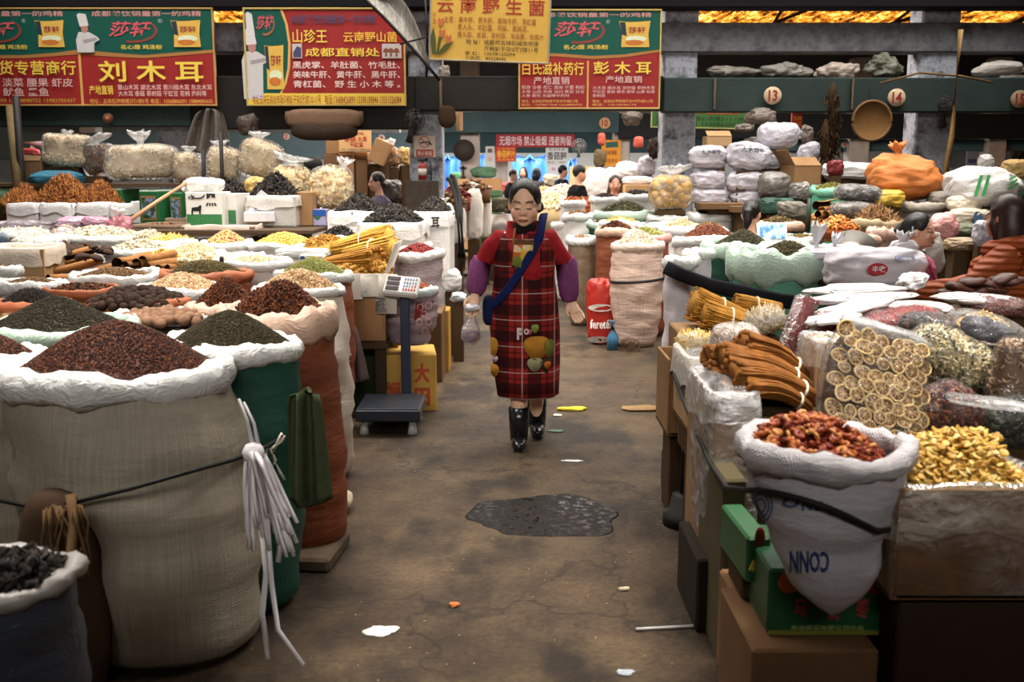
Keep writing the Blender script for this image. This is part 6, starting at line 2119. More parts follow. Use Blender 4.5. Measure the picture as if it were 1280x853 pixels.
o = MB().blob((0, 0, 0), ls * [.9, .55, .92], (.5, .5), 24, 14, .03, 5, 7, LR).build('lemon_bed', plain('#5a3e20', .6, var=.5, scale=40), None, True, P0 + LR @ np.array([0, .012, 0]))
tag(o, 'deeper layers of lemon slices in the leaning flat clear bag', 'dry goods', None, 'stuff')

GCR = 'clear bags on the right stall'
F2 = film('#ffffff', .07, bump=.9, scale=14)
clear_bag(1180, 518, 98, 92, 2.95, 'peaked clear bag of dark red hawthorn rings behind the carton of yellow slices', ('dark red hawthorn rings in the peaked clear bag', 'hawthorn_rings', 'ring', .028, ('#5c2416', '#7a3a22', '#4a1a10', '#a0683e', '#6b2c1a')), e=(.9, 1.15), film_m=F2, group=GCR, top=None, dk=.7)
clear_bag(1262, 528, 100, 66, 2.98, 'clear bag of dark green leaves at the right edge with a flat sealed top', ('dark green leaves in the clear bag at the right edge', 'green_leaves', 'leafy', .03, ('#1f2414', '#2c321a', '#3c4022', '#161a0e', '#4a4828')), e=(.7, .8), film_m=F2, group=GCR)
full_bag(1235, 503, 110, 12, 2.86, 'clear flattened bag top folded over the bag of green leaves', film('#ffffff', .4, bump=.9), e=(.5, .6), amp=.05, name='bag_top', cat='bag', depth=.1, rot=(0, .12, 0))
clear_bag(1190, 446, 130, 66, 3.3, 'large clear bag of white flowers with green hearts behind the lemon slices', ('white and green flower heads in the large clear bag', 'flower_heads', 'star', .034, ('#d9c9a0', '#e3d8b5', '#c9b584', '#e9dfc0', '#d4c294', '#3c4a34', '#c2ae7c')), e=(.9, .8), film_m=F2, group=GCR, rot=(0, .42, 0), depth=.2)
clear_bag(1275, 466, 70, 92, 3.15, 'clear bag of pale brown shredded roots at the right edge above the green leaves', ('pale brown shredded roots in the clear bag at the right edge', 'shredded_roots', 'curl', .024, ('#9b7c60', '#b5987a', '#7a5e46', '#c9ae90')), e=(.6, .5), film_m=F2, group=GCR, rot=(0, .12, 0))
clear_bag(1160, 408, 72, 36, 3.75, 'clear bag of dark brown figs between the red goji and the white flowers', ('dark brown figs in the clear bag', 'dried_figs', 'ball', .035, ('#2c1c16', '#46302a', '#1f1412', '#5a4038')), e=(.85, .8), film_m=film('#ffffff', .15), group=GCR, rot=(0, .1, 0))
clear_bag(1232, 412, 96, 42, 3.8, 'sagging clear bag with dark fruit at its bottom, right of the figs', ('dark violet fruit at the bottom of the sagging clear bag', 'dark_fruit', 'ball', .035, ('#2a2430', '#3c3444', '#1c1820')), e=(.85, .8), film_m=film('#ffffff', .2), group=GCR, rot=(0, .25, 0), fill_frac=.6)
c = at_y(1228, 397, 4.0)
heap('yellow_bits', c - [0, 0, .03], 'yellow dried bits between the clear bags at the right', 'dry goods', .1, .1, .05, 'flake', .02, P_YELLOW, n=400, seed=66, sink=.15)
for u, v, wd, hg, Y, lab, pal, rt, dp in (
        (1120, 406, 118, 44, 4.0, 'large clear bag of red goji berries lying in front of the white flowers', ('#8f2a28', '#a33a34', '#7a1c1e', '#b54a40'), -.14, .26),
        (1052, 402, 66, 24, 4.15, 'clear bag of brownish red goji berries lying second from the straw bundles', ('#7a3a34', '#8f4a40', '#6b2c2a', '#9b5a4c'), -.16, .24),
        (1245, 382, 90, 26, 4.3, 'clear bag of brown red berries at the right edge behind the sagging bag', ('#6b3028', '#7a4034', '#5a241e', '#8a5042'), .1, .3)):
    clear_bag(u, v, wd, hg, Y, lab, (lab.replace('clear bag of ', '') + ', as filling', 'goji_berries', 'seed', .014, pal), e=(.8, .7), film_m=film('#ffffff', .12, bump=.9), group=GCR, rot=(0, rt, 0), depth=dp)
for i, (uT, vT, uB, vB, r, Y, lab) in enumerate(((1010, 372, 983, 448, .052, 4.25, 'leftmost tall clear tube bag of dark red goji berries beside the straw bundles'), (1036, 392, 1016, 462, .055, 4.05, 'second tall clear tube bag of dark red goji berries'),
                                              (1066, 400, 1058, 452, .045, 4.0, 'third tall tube bag of goji berries, behind the carton of white pieces'), (1090, 404, 1086, 450, .045, 3.95, 'fourth tall tube bag of goji berries, partly behind the lemon bag'))):
    a, b = at_y(uT, vT, Y), at_y(uB, vB, Y - .1)
    root = thing('clear_bag', b, lab, 'bag', GCR)
    MB().tube([b - b, (a - b) * .03, (a - b) * .5, (a - b) * .95, a - b], [r * .7, r, r * 1.02, r * 1.05, r * .8], 20).build('film', film('#f4ecec', .04, bump=1.0, scale=24), root)
    mb = MB()
    mb.tube([b - b + (a - b) * .02, (a - b) * .5, (a - b) * .95], [r * .85, r * .92, r * .92], 18)
    rs = np.random.RandomState(i)
    q = rs.uniform(0, 2 * pi, 700)
    tt = rs.uniform(.02, .95, 700)
    mb.scatter(OCT[0] * [1.5, .8, .8], OCT[1], (a - b)[None] * tt[:, None] + np.stack([np.cos(q), np.sin(q), 0 * q], 1) * r * .93, rand_rots(700, rs, 1), rs.uniform(.008, .012, 700))
    tag(mb.build('goji_berries', grains(('#5c1a1c', '#6b2424', '#4a1216', '#7a302c')), None, True, b), 'dark red goji berries filling the ' + lab.split(' of ')[0], 'dry goods', None, 'stuff')
for u, v, wd, hg, Y, rt, lab in ((1072, 362, 140, 14, 4.5, -.03, 'flat white folded bag tops behind the goji bags, uppermost'), (1080, 373, 130, 16, 4.3, -.07, 'flat white folded bag tops over the leftmost goji bag'), (1068, 384, 90, 14, 4.1, -.2, 'flat white folded bag top over the second goji bag'), (1040, 399, 64, 12, 3.95, -.18, 'flat white folded bag top over the third goji bag'),
                                 (1140, 352, 40, 22, 4.6, -.35, 'crumpled white bag top below the seated woman in pink'), (1150, 384, 90, 14, 4.15, .05, 'crumpled white plastic sheet behind the fig bag'), (1215, 374, 110, 14, 4.3, .05, 'milky plastic sheet at the right behind the clear bags')):
    full_bag(u, v, wd, hg, Y, lab, plastic('#dcd8d8', .28, bump=.9), e=(1, 1), amp=.15, freq=7, rot=(0, rt, 0), name='folded_bag_top', depth=.2, group='folded white bag tops')
# carton of white pieces
rw, tw, hw = carton(1020, 1078, 428, 500, 3.62, .2, 'small carton in clear plastic holding white pieces, left of the lemon bag', CARD_L, z_bottom=.705, liner=film('#ffffff', .4), name='lined_carton')
heap('white_pieces', tw - [0, 0, .02], 'white dried pieces in the small plastic lined carton', 'dry goods', hw[0] - .015, hw[1] - .015, .03, 'flake', .03, ('#d9cdb5', '#e6dcc6', '#c9baa0'), n=160, seed=68, box=True)

# root bundles in cartons along the edge of the right stall
GBR = 'bundles of dried roots on the right stall'
RT = plain('#74481c', .75, .2, var=.45, scale=22)
RY = plain('#a5752c', .75, .2, var=.4, scale=22)
for i, (ua, va, ub, vb, Y, r0, r1, lab) in enumerate(((928, 432, 1005, 470, 3.7, .03, .07, 'upper brown root bundle with knobbly ends, right stall'), (902, 450, 1010, 484, 3.62, .035, .075, 'middle brown root bundle spread over the plastic lined carton'), (915, 468, 1020, 500, 3.5, .035, .07, 'lower brown root bundle with knobbly ends nearest the hawthorn sack'),
                                                    (885, 446, 955, 458, 3.85, .02, .05, 'thin dark root bundle at the stall edge'), (930, 486, 1010, 512, 3.45, .03, .05, 'lowest brown root bundle just behind the rim of the hawthorn sack'))):
    bundle(at_y(ub, vb, Y), at_y(ua, va, Y - .05), r0, r1, lab, RT, 95, name='root_bundle', bead=True, group=GBR, sd=30 + i, thick=.0052, tie=.2, arch=.03)
for i, (ua, va, ub, vb, Y, r1, lab) in enumerate(((866, 380, 940, 402, 5.0, .12, 'fat yellow brown root bundle with cut ends towards the aisle'), (880, 392, 950, 410, 4.8, .09, 'yellow brown root bundle lying in front of the fat one'), (920, 378, 975, 388, 5.2, .06, 'yellow brown root bundle behind, below the black cloth band'))):
    bundle(at_y(ub, vb, Y), at_y(ua, va, Y), .05, r1, lab, RY, 130, name='root_bundle', group=GBR, sd=40 + i, thick=.005, tie=.55)
WFL = plastic('#c9c2b8', .3, bump=.6)
for u0, u1, v0, v1, Y, D, lab, m_, ln in ((852, 905, 418, 470, 4.75, .4, 'brown carton under the yellow brown root bundles', CARD, None), (836, 872, 450, 545, 4.45, .36, 'open brown carton at the corner of the right stall', CARD, None), (862, 906, 452, 540, 4.05, .4, 'carton covered with white plastic in front of the brown roots', CARD_L, WFL),
                                          (868, 896, 540, 585, 4.0, .4, 'brown carton with red print under the plastic covered carton', card('#a57c58'), None), (890, 950, 492, 610, 3.35, .45, 'brown carton in crumpled clear plastic left of the hawthorn sack', CARD, film('#ffffff', .5)),
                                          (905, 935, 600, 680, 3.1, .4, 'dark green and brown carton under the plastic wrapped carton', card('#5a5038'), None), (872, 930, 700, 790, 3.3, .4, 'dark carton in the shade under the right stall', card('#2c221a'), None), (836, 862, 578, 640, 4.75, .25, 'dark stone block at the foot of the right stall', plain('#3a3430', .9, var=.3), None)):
    r_, t_, h_ = carton(u0, u1, v0, v1, Y, D, lab, m_, liner=ln, open_=ln is not None or 'open' in lab, z_bottom=0.0 if v1 > 600 else None)
    if 'red print' in lab:
        MB().box((0, -h_[1] - .002, .07), (h_[0] * 1.4, .004, .07)).build('red_print', ink('#a05a48'), r_, False)
    if 'crumpled' in lab or 'white plastic' in lab:
        zb = r_.location[2]
        MB().blob((0, -h_[1] * .2, (t_[2] - zb) * .62), (h_[0] * 1.08, h_[1] * 1.06, (t_[2] - zb) * .42), (.35, .5), 40, 16, .04, 6, seed()).build('crumpled_plastic', film('#f2f2f2', .35, bump=1.0), r_)
clear_bag(868, 428, 46, 26, 4.45, 'cream rimmed cloth bag of pale straw at the stall corner', ('pale straw in the cream cloth bag at the stall corner', 'pale_straw', 'stick', .05, P_YELLOW), e=(.8, .7), film_m=plastic('#b5a68c', .5), group=GCR, fill_frac=1.02)
clear_bag(918, 424, 62, 44, 4.1, 'puffed clear bag of pale pink shavings above the brown roots', ('pale shavings in the puffed clear bag', 'shavings', 'curl', .03, ('#e3cfb8', '#d4b89c', '#eedfc9', '#c99a84')), e=(.9, .8), film_m=film('#ffffff', .45), group=GCR)
clear_bag(955, 402, 56, 36, 4.6, 'clear bag of cream roots between the yellow bundles and the goji bags', ('cream roots in the clear bag beside the goji', 'cream_roots', 'stick', .05, ('#c9b48c', '#b59c70', '#dccba8')), e=(.9, .9), film_m=film('#ffffff', .35), group=GCR, rot=(0, -.3, 0))
for u, v, Y in ((960, 452, 3.9), (940, 430, 4.1), (985, 430, 4.3), (905, 440, 4.3)):
    p = at_y(u, v, Y)
    tag(MB().box((0, 0, (p[2] - .82) / 2 - .04), (.26, .26, max(.06, p[2] - .78)), bev=.01).build('carton', CARD_D, None, False, (p[0], p[1] + .12, .78)), 'hidden brown carton carrying the goods behind the root bundles', 'box', 'cartons under the root bundles')
# iron post, shelf edge and red can under the right stall
root = thing('iron_post', at_z(858, 655, 0) * [1, 1, 0], 'black iron post on a round foot holding the edge of the right stall', 'post')
MB().tube([(0, 0, 0), (0, 0, .05), (0, 0, .06), (0, 0, .14), (0, 0, .15)], [.11, .11, .085, .07, .04], 20).build('foot', BK, root)
MB().tube([(0, 0, .1), (0, 0, .68)], .036, 14).build('pole', BK, root)
tag(MB().tube([(0, 0, .10), (0, 0, 0), (0, 0, -.09)], [.05, .06, .058], 14).build('red_can', plain('#7a2a1c', .5)), 'dull red can in the shade beside the iron post', 'can').location = tuple(at_y(893, 640, 4.0))
full_bag(886, 606, 36, 28, 3.85, 'dirty white cloth bundle tucked beside the iron post', plain('#8a8076', .9), amp=.1, name='cloth_bundle', cat='bundle')

# tall sacks along the right of the aisle
sackY(797, 307, 31, 9.3, 'tall pinkish net sack of pale beans with a black band, right of the walking woman', woven('#c4a898', '#8f6f60', stripe=.3, bump=.8), plastic('#cbb5a5', .35), belly=1.08, rim_r=.03, foot=.86,
      heap_=('pale speckled beans heaped on the tall pinkish net sack', 'beans', 'seed', .022, ('#dcc9ac', '#e9dcc4', '#c9b08c', '#c48a70', '#efe6d4'), 289, dict(n=1500)))
a = np.arange(30) * 2 * pi / 30
c = at_y(797, 349, 9.28)
tag(MB().tube(np.stack([np.cos(a) * .252, np.sin(a) * .252, .02 * np.cos(a)], 1), .014, 6, closed=True).build('black_band', BK, None, True, (c[0] + .0, c[1], c[2])), 'black band tied around the tall pinkish net sack', 'band')
full_bag(750, 388, 35, 86, 9.4, 'upright red bag with white swirls and white lettering, left of the tall net sack', plain('#a8281e', .35, .45), e=(.7, .4), amp=.04, name='printed_bag', marks=(('', -.9, .9, .0, .22, '#d0c4bc'), ('', -.9, .6, -.92, -.72, '#c9bdb6'), ('fereté!', -.75, .75, -.5, -.22, '#e6dcd6')), depth=.2)
tag(MB().tube([(0, 0, 0), (.01, 0, .12), (0, 0, .27)], [.05, .055, .03], 10).build('blue_tube', plain('#3c6a86', .4)), 'blue plastic tube standing at the foot of the tall net sack', 'tube').location = tuple(at_z(766, 440, 0) + [0, .1, 0])
full_bag(788, 436, 24, 26, 9.0, 'brown burlap lump under the tall net sack', plain('#4a382a', .9), amp=.1, name='burlap_bundle', cat='bundle')
root = thing('platform_scale', at_z(752, 372, 0) * [1, 1, 0] + [0, .5, 0], 'white headed scale with a red bag leaning on it, right of the walking woman', 'scale')
zt = at_y(755, 317, root.location[1])[2]
MB().box((0, 0, zt), (.2, .16, .12), bev=.02).build('head', plain('#c9c6c2', .4), root)
MB().box((0, .03, zt / 2), (.06, .06, zt - .1)).build('column', BK, root, False)
MB().box((0, -.1, .08), (.4, .5, .1), bev=.01).build('platform', BK, root, False)
MB().tube([(-.14, 0, zt + .07), (.12, 0, zt + .09)], .02, 8).build('top_bar', plain('#d9d6d2', .3), root)
sackY(850, 328, 19, 6.75, 'tall white woven sack at the aisle corner of the right stall', woven('#cfc6ca', '#9b8f96'), RIM_W, foot=.98, belly=1.0, rim_r=.03)
sackY(873, 318, 16, 7.2, 'narrow white sack squeezed between the corner sack and the green sack', woven('#cfc6ca', '#9b8f96'), RIM_W, foot=.98, belly=1.0, rim_r=.03)
sackY(886, 302, 42, 8.2, 'white sack heaped with red brown peppercorns behind the green sacks', W_SACK, RIM_W, heap_=('red brown peppercorns heaped behind the green sacks', 'peppercorns', 'bead', .016, ('#5a2c1a', '#6e3820', '#48200f', '#824a2c'), 281, dict(n=3800)))
sackY(928, 312, 48, 7.5, 'dark green sack with a pale rim, second from the aisle, heaped high with olive seed', GREEN, RIM_G, rim_r=.045, rim_h=1.7, foot=.98, belly=1.02, heap_=('olive green seed heaped high in the second green sack', 'spice_seed', 'bead', .014, ('#2c2a12', '#3a3818', '#1f1e0e', '#4a4620'), 288, dict(n=5000, power=1.25)))
sackY(984, 330, 66, 6.7, 'large pale rimmed green sack with a small mound of olive seed', GREEN_L, RIM_G, rim_r=.06, rim_h=1.9, foot=.98, belly=1.03, heap_=('olive brown seed mounded inside the large pale rimmed green sack', 'spice_seed', 'bead', .014, ('#3a3018', '#4a3e20', '#2c2412', '#5a4c28'), 302, dict(n=4000, rad=.92, power=1.5)))
mb = MB()
A = [at_y(x, y, Y) for x, y, Y in ((832, 334, 6.55), (850, 343, 6.5), (885, 356, 6.45), (930, 366, 6.05), (975, 376, 5.95), (1010, 380, 5.9))]
tag(MB().tube(A, .045, 8, flat=.25, up=(0, 1, 0)).build('black_cloth_band', plain('#1a1a1e', .9, .1)), 'wide black cloth band tied across the green sacks of the right stall', 'band')
# middle rows of the right stall
for row in (
        (728, 300, 17, 10.6, 'clear brown sack of beans right behind the walking woman', plastic('#6e5a46', .4), RIM_W, 'brown beans in the clear sack behind the walking woman', 'beans', 'ball', .03, P_BROWN, 297),
        (722, 271, 17, 12.2, 'white folded sack above the clear brown one', W_SACK, RIM_W, 'tan chips in the white folded sack', 'chips', 'flake', .04, P_BROWN, 266),
        (716, 254, 15, 13.6, 'white sack behind the folded one at the aisle', W_SACK, RIM_W, 'orange brown chips in the sack at the aisle', 'chips', 'flake', .04, P_DATE, 248),
        (752, 281, 16, 11.4, 'grey green sack edge left of the dark brown heaps', GREEN, RIM_G, 'dark brown petals in the grey green sack', 'petals', 'leafy', .03, P_ANISE, 276),
        (770, 290, 24, 10.4, 'orange brown sack heaped with dark brown flakes and yellow chips', ORANGE, RIM_T, 'dark brown flakes on the orange brown sack', 'flakes', 'leafy', .04, P_ANISE, 278),
        (775, 280, 24, 11.3, 'white sack of yellow chips behind the dark brown flakes', W_SACK, RIM_W, 'yellow chips between the dark brown heaps', 'chips', 'flake', .04, P_YELLOW, 274),
        (808, 297, 28, 9.9, 'pink rimmed sack heaped with pale green fennel, behind the beans', ORANGE, plastic('#c48f84', .4), 'pale green fennel in the pink rimmed sack', 'fennel_seed', 'seed', .02, P_FENNEL, 285),
        (820, 283, 20, 11.0, 'white sack of very dark seed behind the pale green fennel', W_SACK, RIM_W, 'very dark seed behind the pale green fennel', 'spice_seed', 'bead', .025, P_CLOVE, 277),
        (852, 286, 26, 10.6, 'white rimmed sack of tan pods in the middle of the right stall', W_SACK, RIM_W, 'tan pods in the middle of the right stall', 'pods', 'flake', .035, P_NUTS, 277),
        (885, 290, 24, 10.0, 'white sack of brown pods just behind the red brown peppercorns', W_SACK, RIM_W, 'brown pods behind the red brown peppercorns', 'pods', 'flake', .03, P_BROWN, 279),
        (780, 268, 36, 11.6, 'pale green rimmed sack with a pointed heap of dark green seed', GREEN_L, RIM_G, 'pointed heap of dark green seed', 'spice_seed', 'bead', .03, ('#3a3a20', '#4a4a2a', '#2a2a16'), 251),
        (838, 273, 28, 11.4, 'white rimmed sack with a small dark heap left of the dark mound', W_SACK, RIM_W, 'small dark brown heap in the white rimmed sack', 'spice_seed', 'bead', .03, P_CLOVE, 266),
        (888, 271, 28, 11.3, 'white rimmed sack with a low dark mound below the white bags', W_SACK, RIM_W, 'low dark mound below the white bags', 'spice_seed', 'bead', .03, P_CLOVE, 262),
        (757, 250, 18, 13.4, 'white sack of black ear fungus in front of the seated woman in red', W_SACK, RIM_W, 'black fungus in front of the seated woman in red', 'wood_ear', 'leafy', .05, P_EAR, 244),
        (798, 247, 22, 13.4, 'grey sack of black ear fungus right of the seated woman in red', W_PLAST, RIM_W, 'black fungus right of the seated woman in red', 'wood_ear', 'leafy', .05, P_EAR, 239),
        (1040, 238, 24, 10.2, 'bright green rimmed sack of yellow green dried flowers', woven('#4f9a78', '#2c6a50'), plastic('#69a88c', .35), 'yellow green dried flowers in the bright green rimmed sack', 'dried_flowers', 'leafy', .04, ('#7a7430', '#8f8a3c', '#5c5820', '#4a3a1c'), 231),
        (1095, 281, 30, 8.6, 'tan burlap sack of brown twigs behind the woman in pink', woven('#8f7c5c', '#6b5a40'), woven('#9b8968', '#7a6848'), 'brown twigs in the tan burlap sack', 'twigs', 'stick', .04, P_BROWN, 262),
        (1105, 291, 18, 8.0, 'small pinkish rimmed sack left of the woman in pink', woven('#a08478', '#7a6054'), plastic('#b59486', .5), 'brown bits in the small pinkish rimmed sack', 'bits', 'flake', .03, P_BROWN, 288),
        (1075, 300, 24, 7.6, 'tan rimmed sack behind the metal bowl', W_SACK, RIM_T, 'tan shavings behind the metal bowl', 'shavings', 'curl', .03, P_NUTS, 296),
        (1118, 258, 26, 9.6, 'pale lilac sack with a folded rim below the orange bag', woven('#b5aab4', '#8a7f8a'), W_SACK, 'pale seed in the lilac sack below the orange bag', 'spice_seed', 'bead', .03, P_NUTS, 254),
        (1155, 259, 28, 9.4, 'grey beige sack with a rolled rim below the orange bag', woven('#8f867c', '#6b6258'), woven('#a89e92', '#7a7066'), 'brown seed in the grey beige sack', 'spice_seed', 'bead', .03, P_BROWN, 256),
        (972, 283, 30, 9.4, 'low sack of olive brown leaves behind the tablet screen', GREEN, RIM_T, 'olive brown leaves behind the tablet screen', 'dried_leaves', 'leafy', .04, ('#5a4c28', '#6e5c34', '#3c321a', '#7a5a34'), 274),
        (1000, 300, 26, 8.2, 'white sack with a flat cloth top left of the knotted white bag', W_SACK, RIM_W, 'brown pods on the flat topped white sack', 'pods', 'flake', .03, P_OLIVE, 297),
        (705, 282, 14, 12.8, 'small white sack at the aisle corner in the distance', W_SACK, RIM_W, 'grey brown seed at the aisle corner in the distance', 'spice_seed', 'bead', .03, P_BROWN, 279)):
    u, v, w, Y, sl, bm, rm, hl, hn, gr, sz, pal, pv = row
    sackY(u, v, w, Y, sl, bm, rm, rim_r=.035, heap_=(hl, hn, gr, sz, pal, pv, dict(n=900, tilt=.9, lump=.08, rad=1.04)))
counter('plank_counter', 2.2, 7.2, 12.7, 13.6, 1.0, 'long plank counter behind the right column row under the heaped bags')
# white bags stacked by the peeling column
WB2 = plastic('#b8b4bc', .35, bump=.9, scale=8)
GW = 'white plastic bags stacked by the peeling column'
for u, v, w, h, Y, lab in ((885, 197, 50, 30, 11.5, 'top white bag of the stack nearest the peeling column, dark writing on it'), (886, 225, 48, 27, 11.5, 'middle white bag of the stack nearest the peeling column'), (887, 246, 50, 24, 11.5, 'lowest visible white bag of the stack nearest the column'),
                           (935, 196, 58, 36, 11.4, 'top white bag of the second stack, tilted, dark writing on it'), (933, 227, 54, 30, 11.4, 'middle white bag of the second stack'), (935, 247, 48, 20, 11.4, 'lowest visible white bag of the second stack'),
                           (973, 170, 52, 36, 11.6, 'big white bag at the very top, under beam 13'), (967, 199, 44, 28, 11.7, 'grey white bag with a tied neck below the topmost bag'), (1015, 194, 36, 34, 11.9, 'white bag behind the hanging dark bunch'), (968, 232, 44, 36, 11.2, 'clear grey bag of dark leaves right of the white stacks'), (1000, 240, 30, 26, 11.0, 'smaller clear grey bag of dark leaves')):
    dark = 'dark leaves' in lab
    mk = (('大木耳干', -.5, .5, .25, .62, '#2c2c34'),) if 'writing' in lab else ()
    full_bag(u, v, w, h, Y, lab, plastic('#6b645e', .25, bump=1.0, spec=.7) if dark else WB2, e=(.85, .7), amp=.05, group=GW, name='white_bag', rot=(0, .12 if 'tilted' in lab else 0, 0), marks=mk, knot=((.95, -.1, 5, 6),) if not dark else None)
clear_bag(838, 240, 56, 44, 11.3, 'clear bag of yellow dried fungus balls at the foot of the peeling column', ('yellow fungus balls in the clear bag by the column', 'yellow_fungus', 'ball', .10, ('#b58a34', '#c99c44', '#a37a2c', '#d4ac54')), e=(.75, .6), film_m=film('#ffffff', .2), top=(24, 12, .1), group=GW)
carton(884, 915, 170, 184, 11.9, .3, 'open pale carton lying on the white bags', CARD_L, flaps=(('f', 2.0, .15),))
carton(987, 1025, 207, 232, 11.3, .3, 'open brown carton beside the hanging dark bunch', CARD, flaps=(('l', 2.6, .2), ('f', 2.2, .16)), yaw=.3)
# hanging dark bunches and tray
RB = plain('#33261a', .95, .05, var=.5, scale=30)
for u, v0, v1, w, lab in ((1041, 114, 190, 9, 'long dark dried bunch hanging from the front beam left of the round tray'), (1032, 160, 235, 9, 'second dark dried bunch hanging lower, left of the first')):
    a, b = at_y(u, v0, 11.6), at_y(u, v1, 11.6)
    rs = np.random.RandomState(u)
    mb = MB()
    k = mpp(a)
    for i in range(150):
        t = rs.uniform(0, 1)
        p = a + (b - a) * t + np.array([rs.normal(0, .42), rs.normal(0, .35), 0]) * w * k
        mb.tube([p, p + rs.normal(0, .02, 3) - [0, 0, .05], p + rs.normal(0, .03, 3) - [0, 0, .1]], [.006, .02, .006], 4, flat=.4)
    mb.tube([a + [0, 0, .1], a, b], [.01, w * k * .6, w * k * .5], 10)
    tag(mb.build('dried_bunch', RB), lab, 'dried bunch', 'dried bunches hanging from the beam')
root = thing('bamboo_tray', at_y(1090, 151, 11.8), 'round woven bamboo tray hanging from the front beam below plate 14', 'tray')
t = NT('woven_bamboo')
co = t.coord((70, 70, 70))
ck = t.n('ShaderNodeTexChecker')
ck.inputs['Scale'].default_value = 1.0
t.l(co, ck.inputs['Vector'])
ck.inputs[1].default_value, ck.inputs[2].default_value = lin('#7a5a34'), lin('#553c20')
t.color(ck.outputs[0])
r = 24 * mpp(at_y(1090, 151, 11.8))
a = np.arange(36) * 2 * pi / 36
MB().loft([np.stack([np.cos(a) * q, 0 * a + y, np.sin(a) * q], 1) for q, y in ((r * .2, .03), (r * .9, .02), (r * .97, -.01), (r * .9, .035), (r * .2, .045))]).build('weave', t.set(.8, .1).m, root)
MB().tube(np.stack([np.cos(a) * r, 0 * a, np.sin(a) * r], 1), .018, 7, closed=True).build('rim', plain('#6b4a28', .7), root)
MB().tube([(-.02, 0, r), (.03, .19, r + .15)], .006, 5).build('string', BK, root)
tag(MB().tube([at_y(1201, 37, 11.6), at_y(1190, 170, 11.6), at_y(1174, 255, 11.5)], .03, 8).build('bamboo_pole', plain('#8a6a3c', .6, .3, var=.2)), 'long bamboo pole leaning by the right grey column', 'pole')
tag(MB().tube([at_y(1100, 104, 11.8), at_y(1150, 91, 11.7), at_y(1200, 95, 11.7), at_y(1240, 103, 11.8)], .014, 6).build('branch', plain('#6b5230', .8)), 'thin bent branch lying along the front beam by the bamboo pole', 'branch')
# plastic bags lying on the front beam
for u, v, w, h, lab, m_ in ((915, 90, 62, 14, 'dusty grey plastic sheet lying on the front beam, leftmost', '#6b655c'), (984, 89, 56, 20, 'dusty grey bag lying on the front beam above plate 13', '#77726a'), (1046, 90, 54, 24, 'pale pinkish plastic bag on the front beam between plates 13 and 14', '#a39488'), (1105, 84, 40, 30, 'grey green rolled bags on the front beam above plate 14', '#5f5f50'), (1250, 88, 70, 22, 'white cloth bundle on the front beam above plate 15', '#b5aea6'), (1262, 98, 60, 10, 'grey cloth edge under the white bundle on the beam', '#7a746c')):
    full_bag(u, v, w, h, 12.15, lab, plastic(m_, .45, bump=.9), e=(1, .9), amp=.2, freq=7, name='plastic_bag', group='bags lying on the front beam', depth=.25)
for u, v, w, h, lab in ((950, 146, 40, 20, 'brown grey bag hanging under beam 13 above the white bags'), (930, 160, 24, 10, 'small grey bag beside the green board'), (1008, 168, 16, 22, 'thin grey plastic scrap hanging right of the red packet'), (790, 148, 26, 18, 'pink beige bag hanging below the green and red board'), (948, 176, 40, 10, 'brown cloth on top of the white bag stacks')):
    full_bag(u, v, w, h, 11.95, lab, plastic('#6b5f54', .4, bump=.9), e=(.8, .7), amp=.13, name='plastic_bag', group='bags hanging under the beam', depth=.2)
# hanging dark bunch and bags by the second row post
full_bag(823, 185, 26, 24, 16.0, 'dark bunch of dried stalks hanging left of the peeling column', plain('#241a17', .9, .1, var=.5, scale=30), amp=.14, freq=9, name='dried_bunch', cat='dried bunch')
full_bag(750, 198, 16, 22, 17.5, 'olive brown hat hanging beside the yellow orange packet', plain('#4a3d28', .9), amp=.06, name='hat', cat='hat')
full_bag(752, 174, 10, 16, 17.6, 'red brown lantern behind the yellow orange packet', plain('#8a3a2c', .6), amp=.04, name='red_lantern', cat='lantern')
full_bag(798, 178, 13, 15, 17.0, 'red brown lantern left of the dark hanging bunch', plain('#8a3a2c', .6), amp=.04, name='red_lantern', cat='lantern')
for u, v, w, h, Y, lab in ((745, 230, 32, 44, 16.5, 'white bulging bag left of the seated woman in red'), (766, 222, 26, 26, 17.0, 'white round bag behind the seated woman in red'), (785, 214, 36, 24, 16.6, 'white bag sloping down behind the woman in red'), (808, 208, 24, 28, 16.2, 'grey clear bag below the dark hanging bunch'), (796, 226, 40, 12, 15.8, 'cream cloth bag over the pale carton')):
    full_bag(u, v, w, h, Y, lab, plastic('#d9d4d2', .35) if 'grey' not in lab else plastic('#8a868a', .25), e=(.85, .8), amp=.06, group='white bags behind the woman in red', name='white_bag')
carton(782, 815, 231, 262, 15.5, .4, 'pale carton under the cream cloth bag', CARD_L, open_=False, z_bottom=0.0)
carton(712, 742, 208, 262, 19.0, .3, 'large cream carton panel behind the person in black', card('#cbb58c'), open_=False, z_bottom=0.0)
carton(693, 714, 235, 262, 17.5, .4, 'tilted tan carton right behind the walking woman', card('#b58a54'), open_=True, z_bottom=0.0)
counter('plank_counter', .75, 3.2, 16.0, 18.2, 1.0, 'far plank counter of white goods on the right of the aisle')
for u, v, Y, rx, pal, lab in ((690, 249, 15.5, .32, P_CREAM, 'cream slices on the far right counter, first heap'), (697, 256, 14.6, .3, P_CREAM, 'cream slices on the far right counter, nearer heap'), (703, 238, 17.2, .35, P_WHITE, 'white goods on the far right counter'), (730, 256, 13.9, .25, P_DATE, 'red brown goods beside the person in black'), (680, 240, 18.5, .3, P_NUTS, 'beige goods at the end of the far right counter')):
    heap('dried_goods', at_y(u, v, Y) - [0, 0, .05], lab, 'dry goods', rx, rx, .14, 'flake', .05, pal, n=350, seed=int(u), sink=.3, tilt=.9)
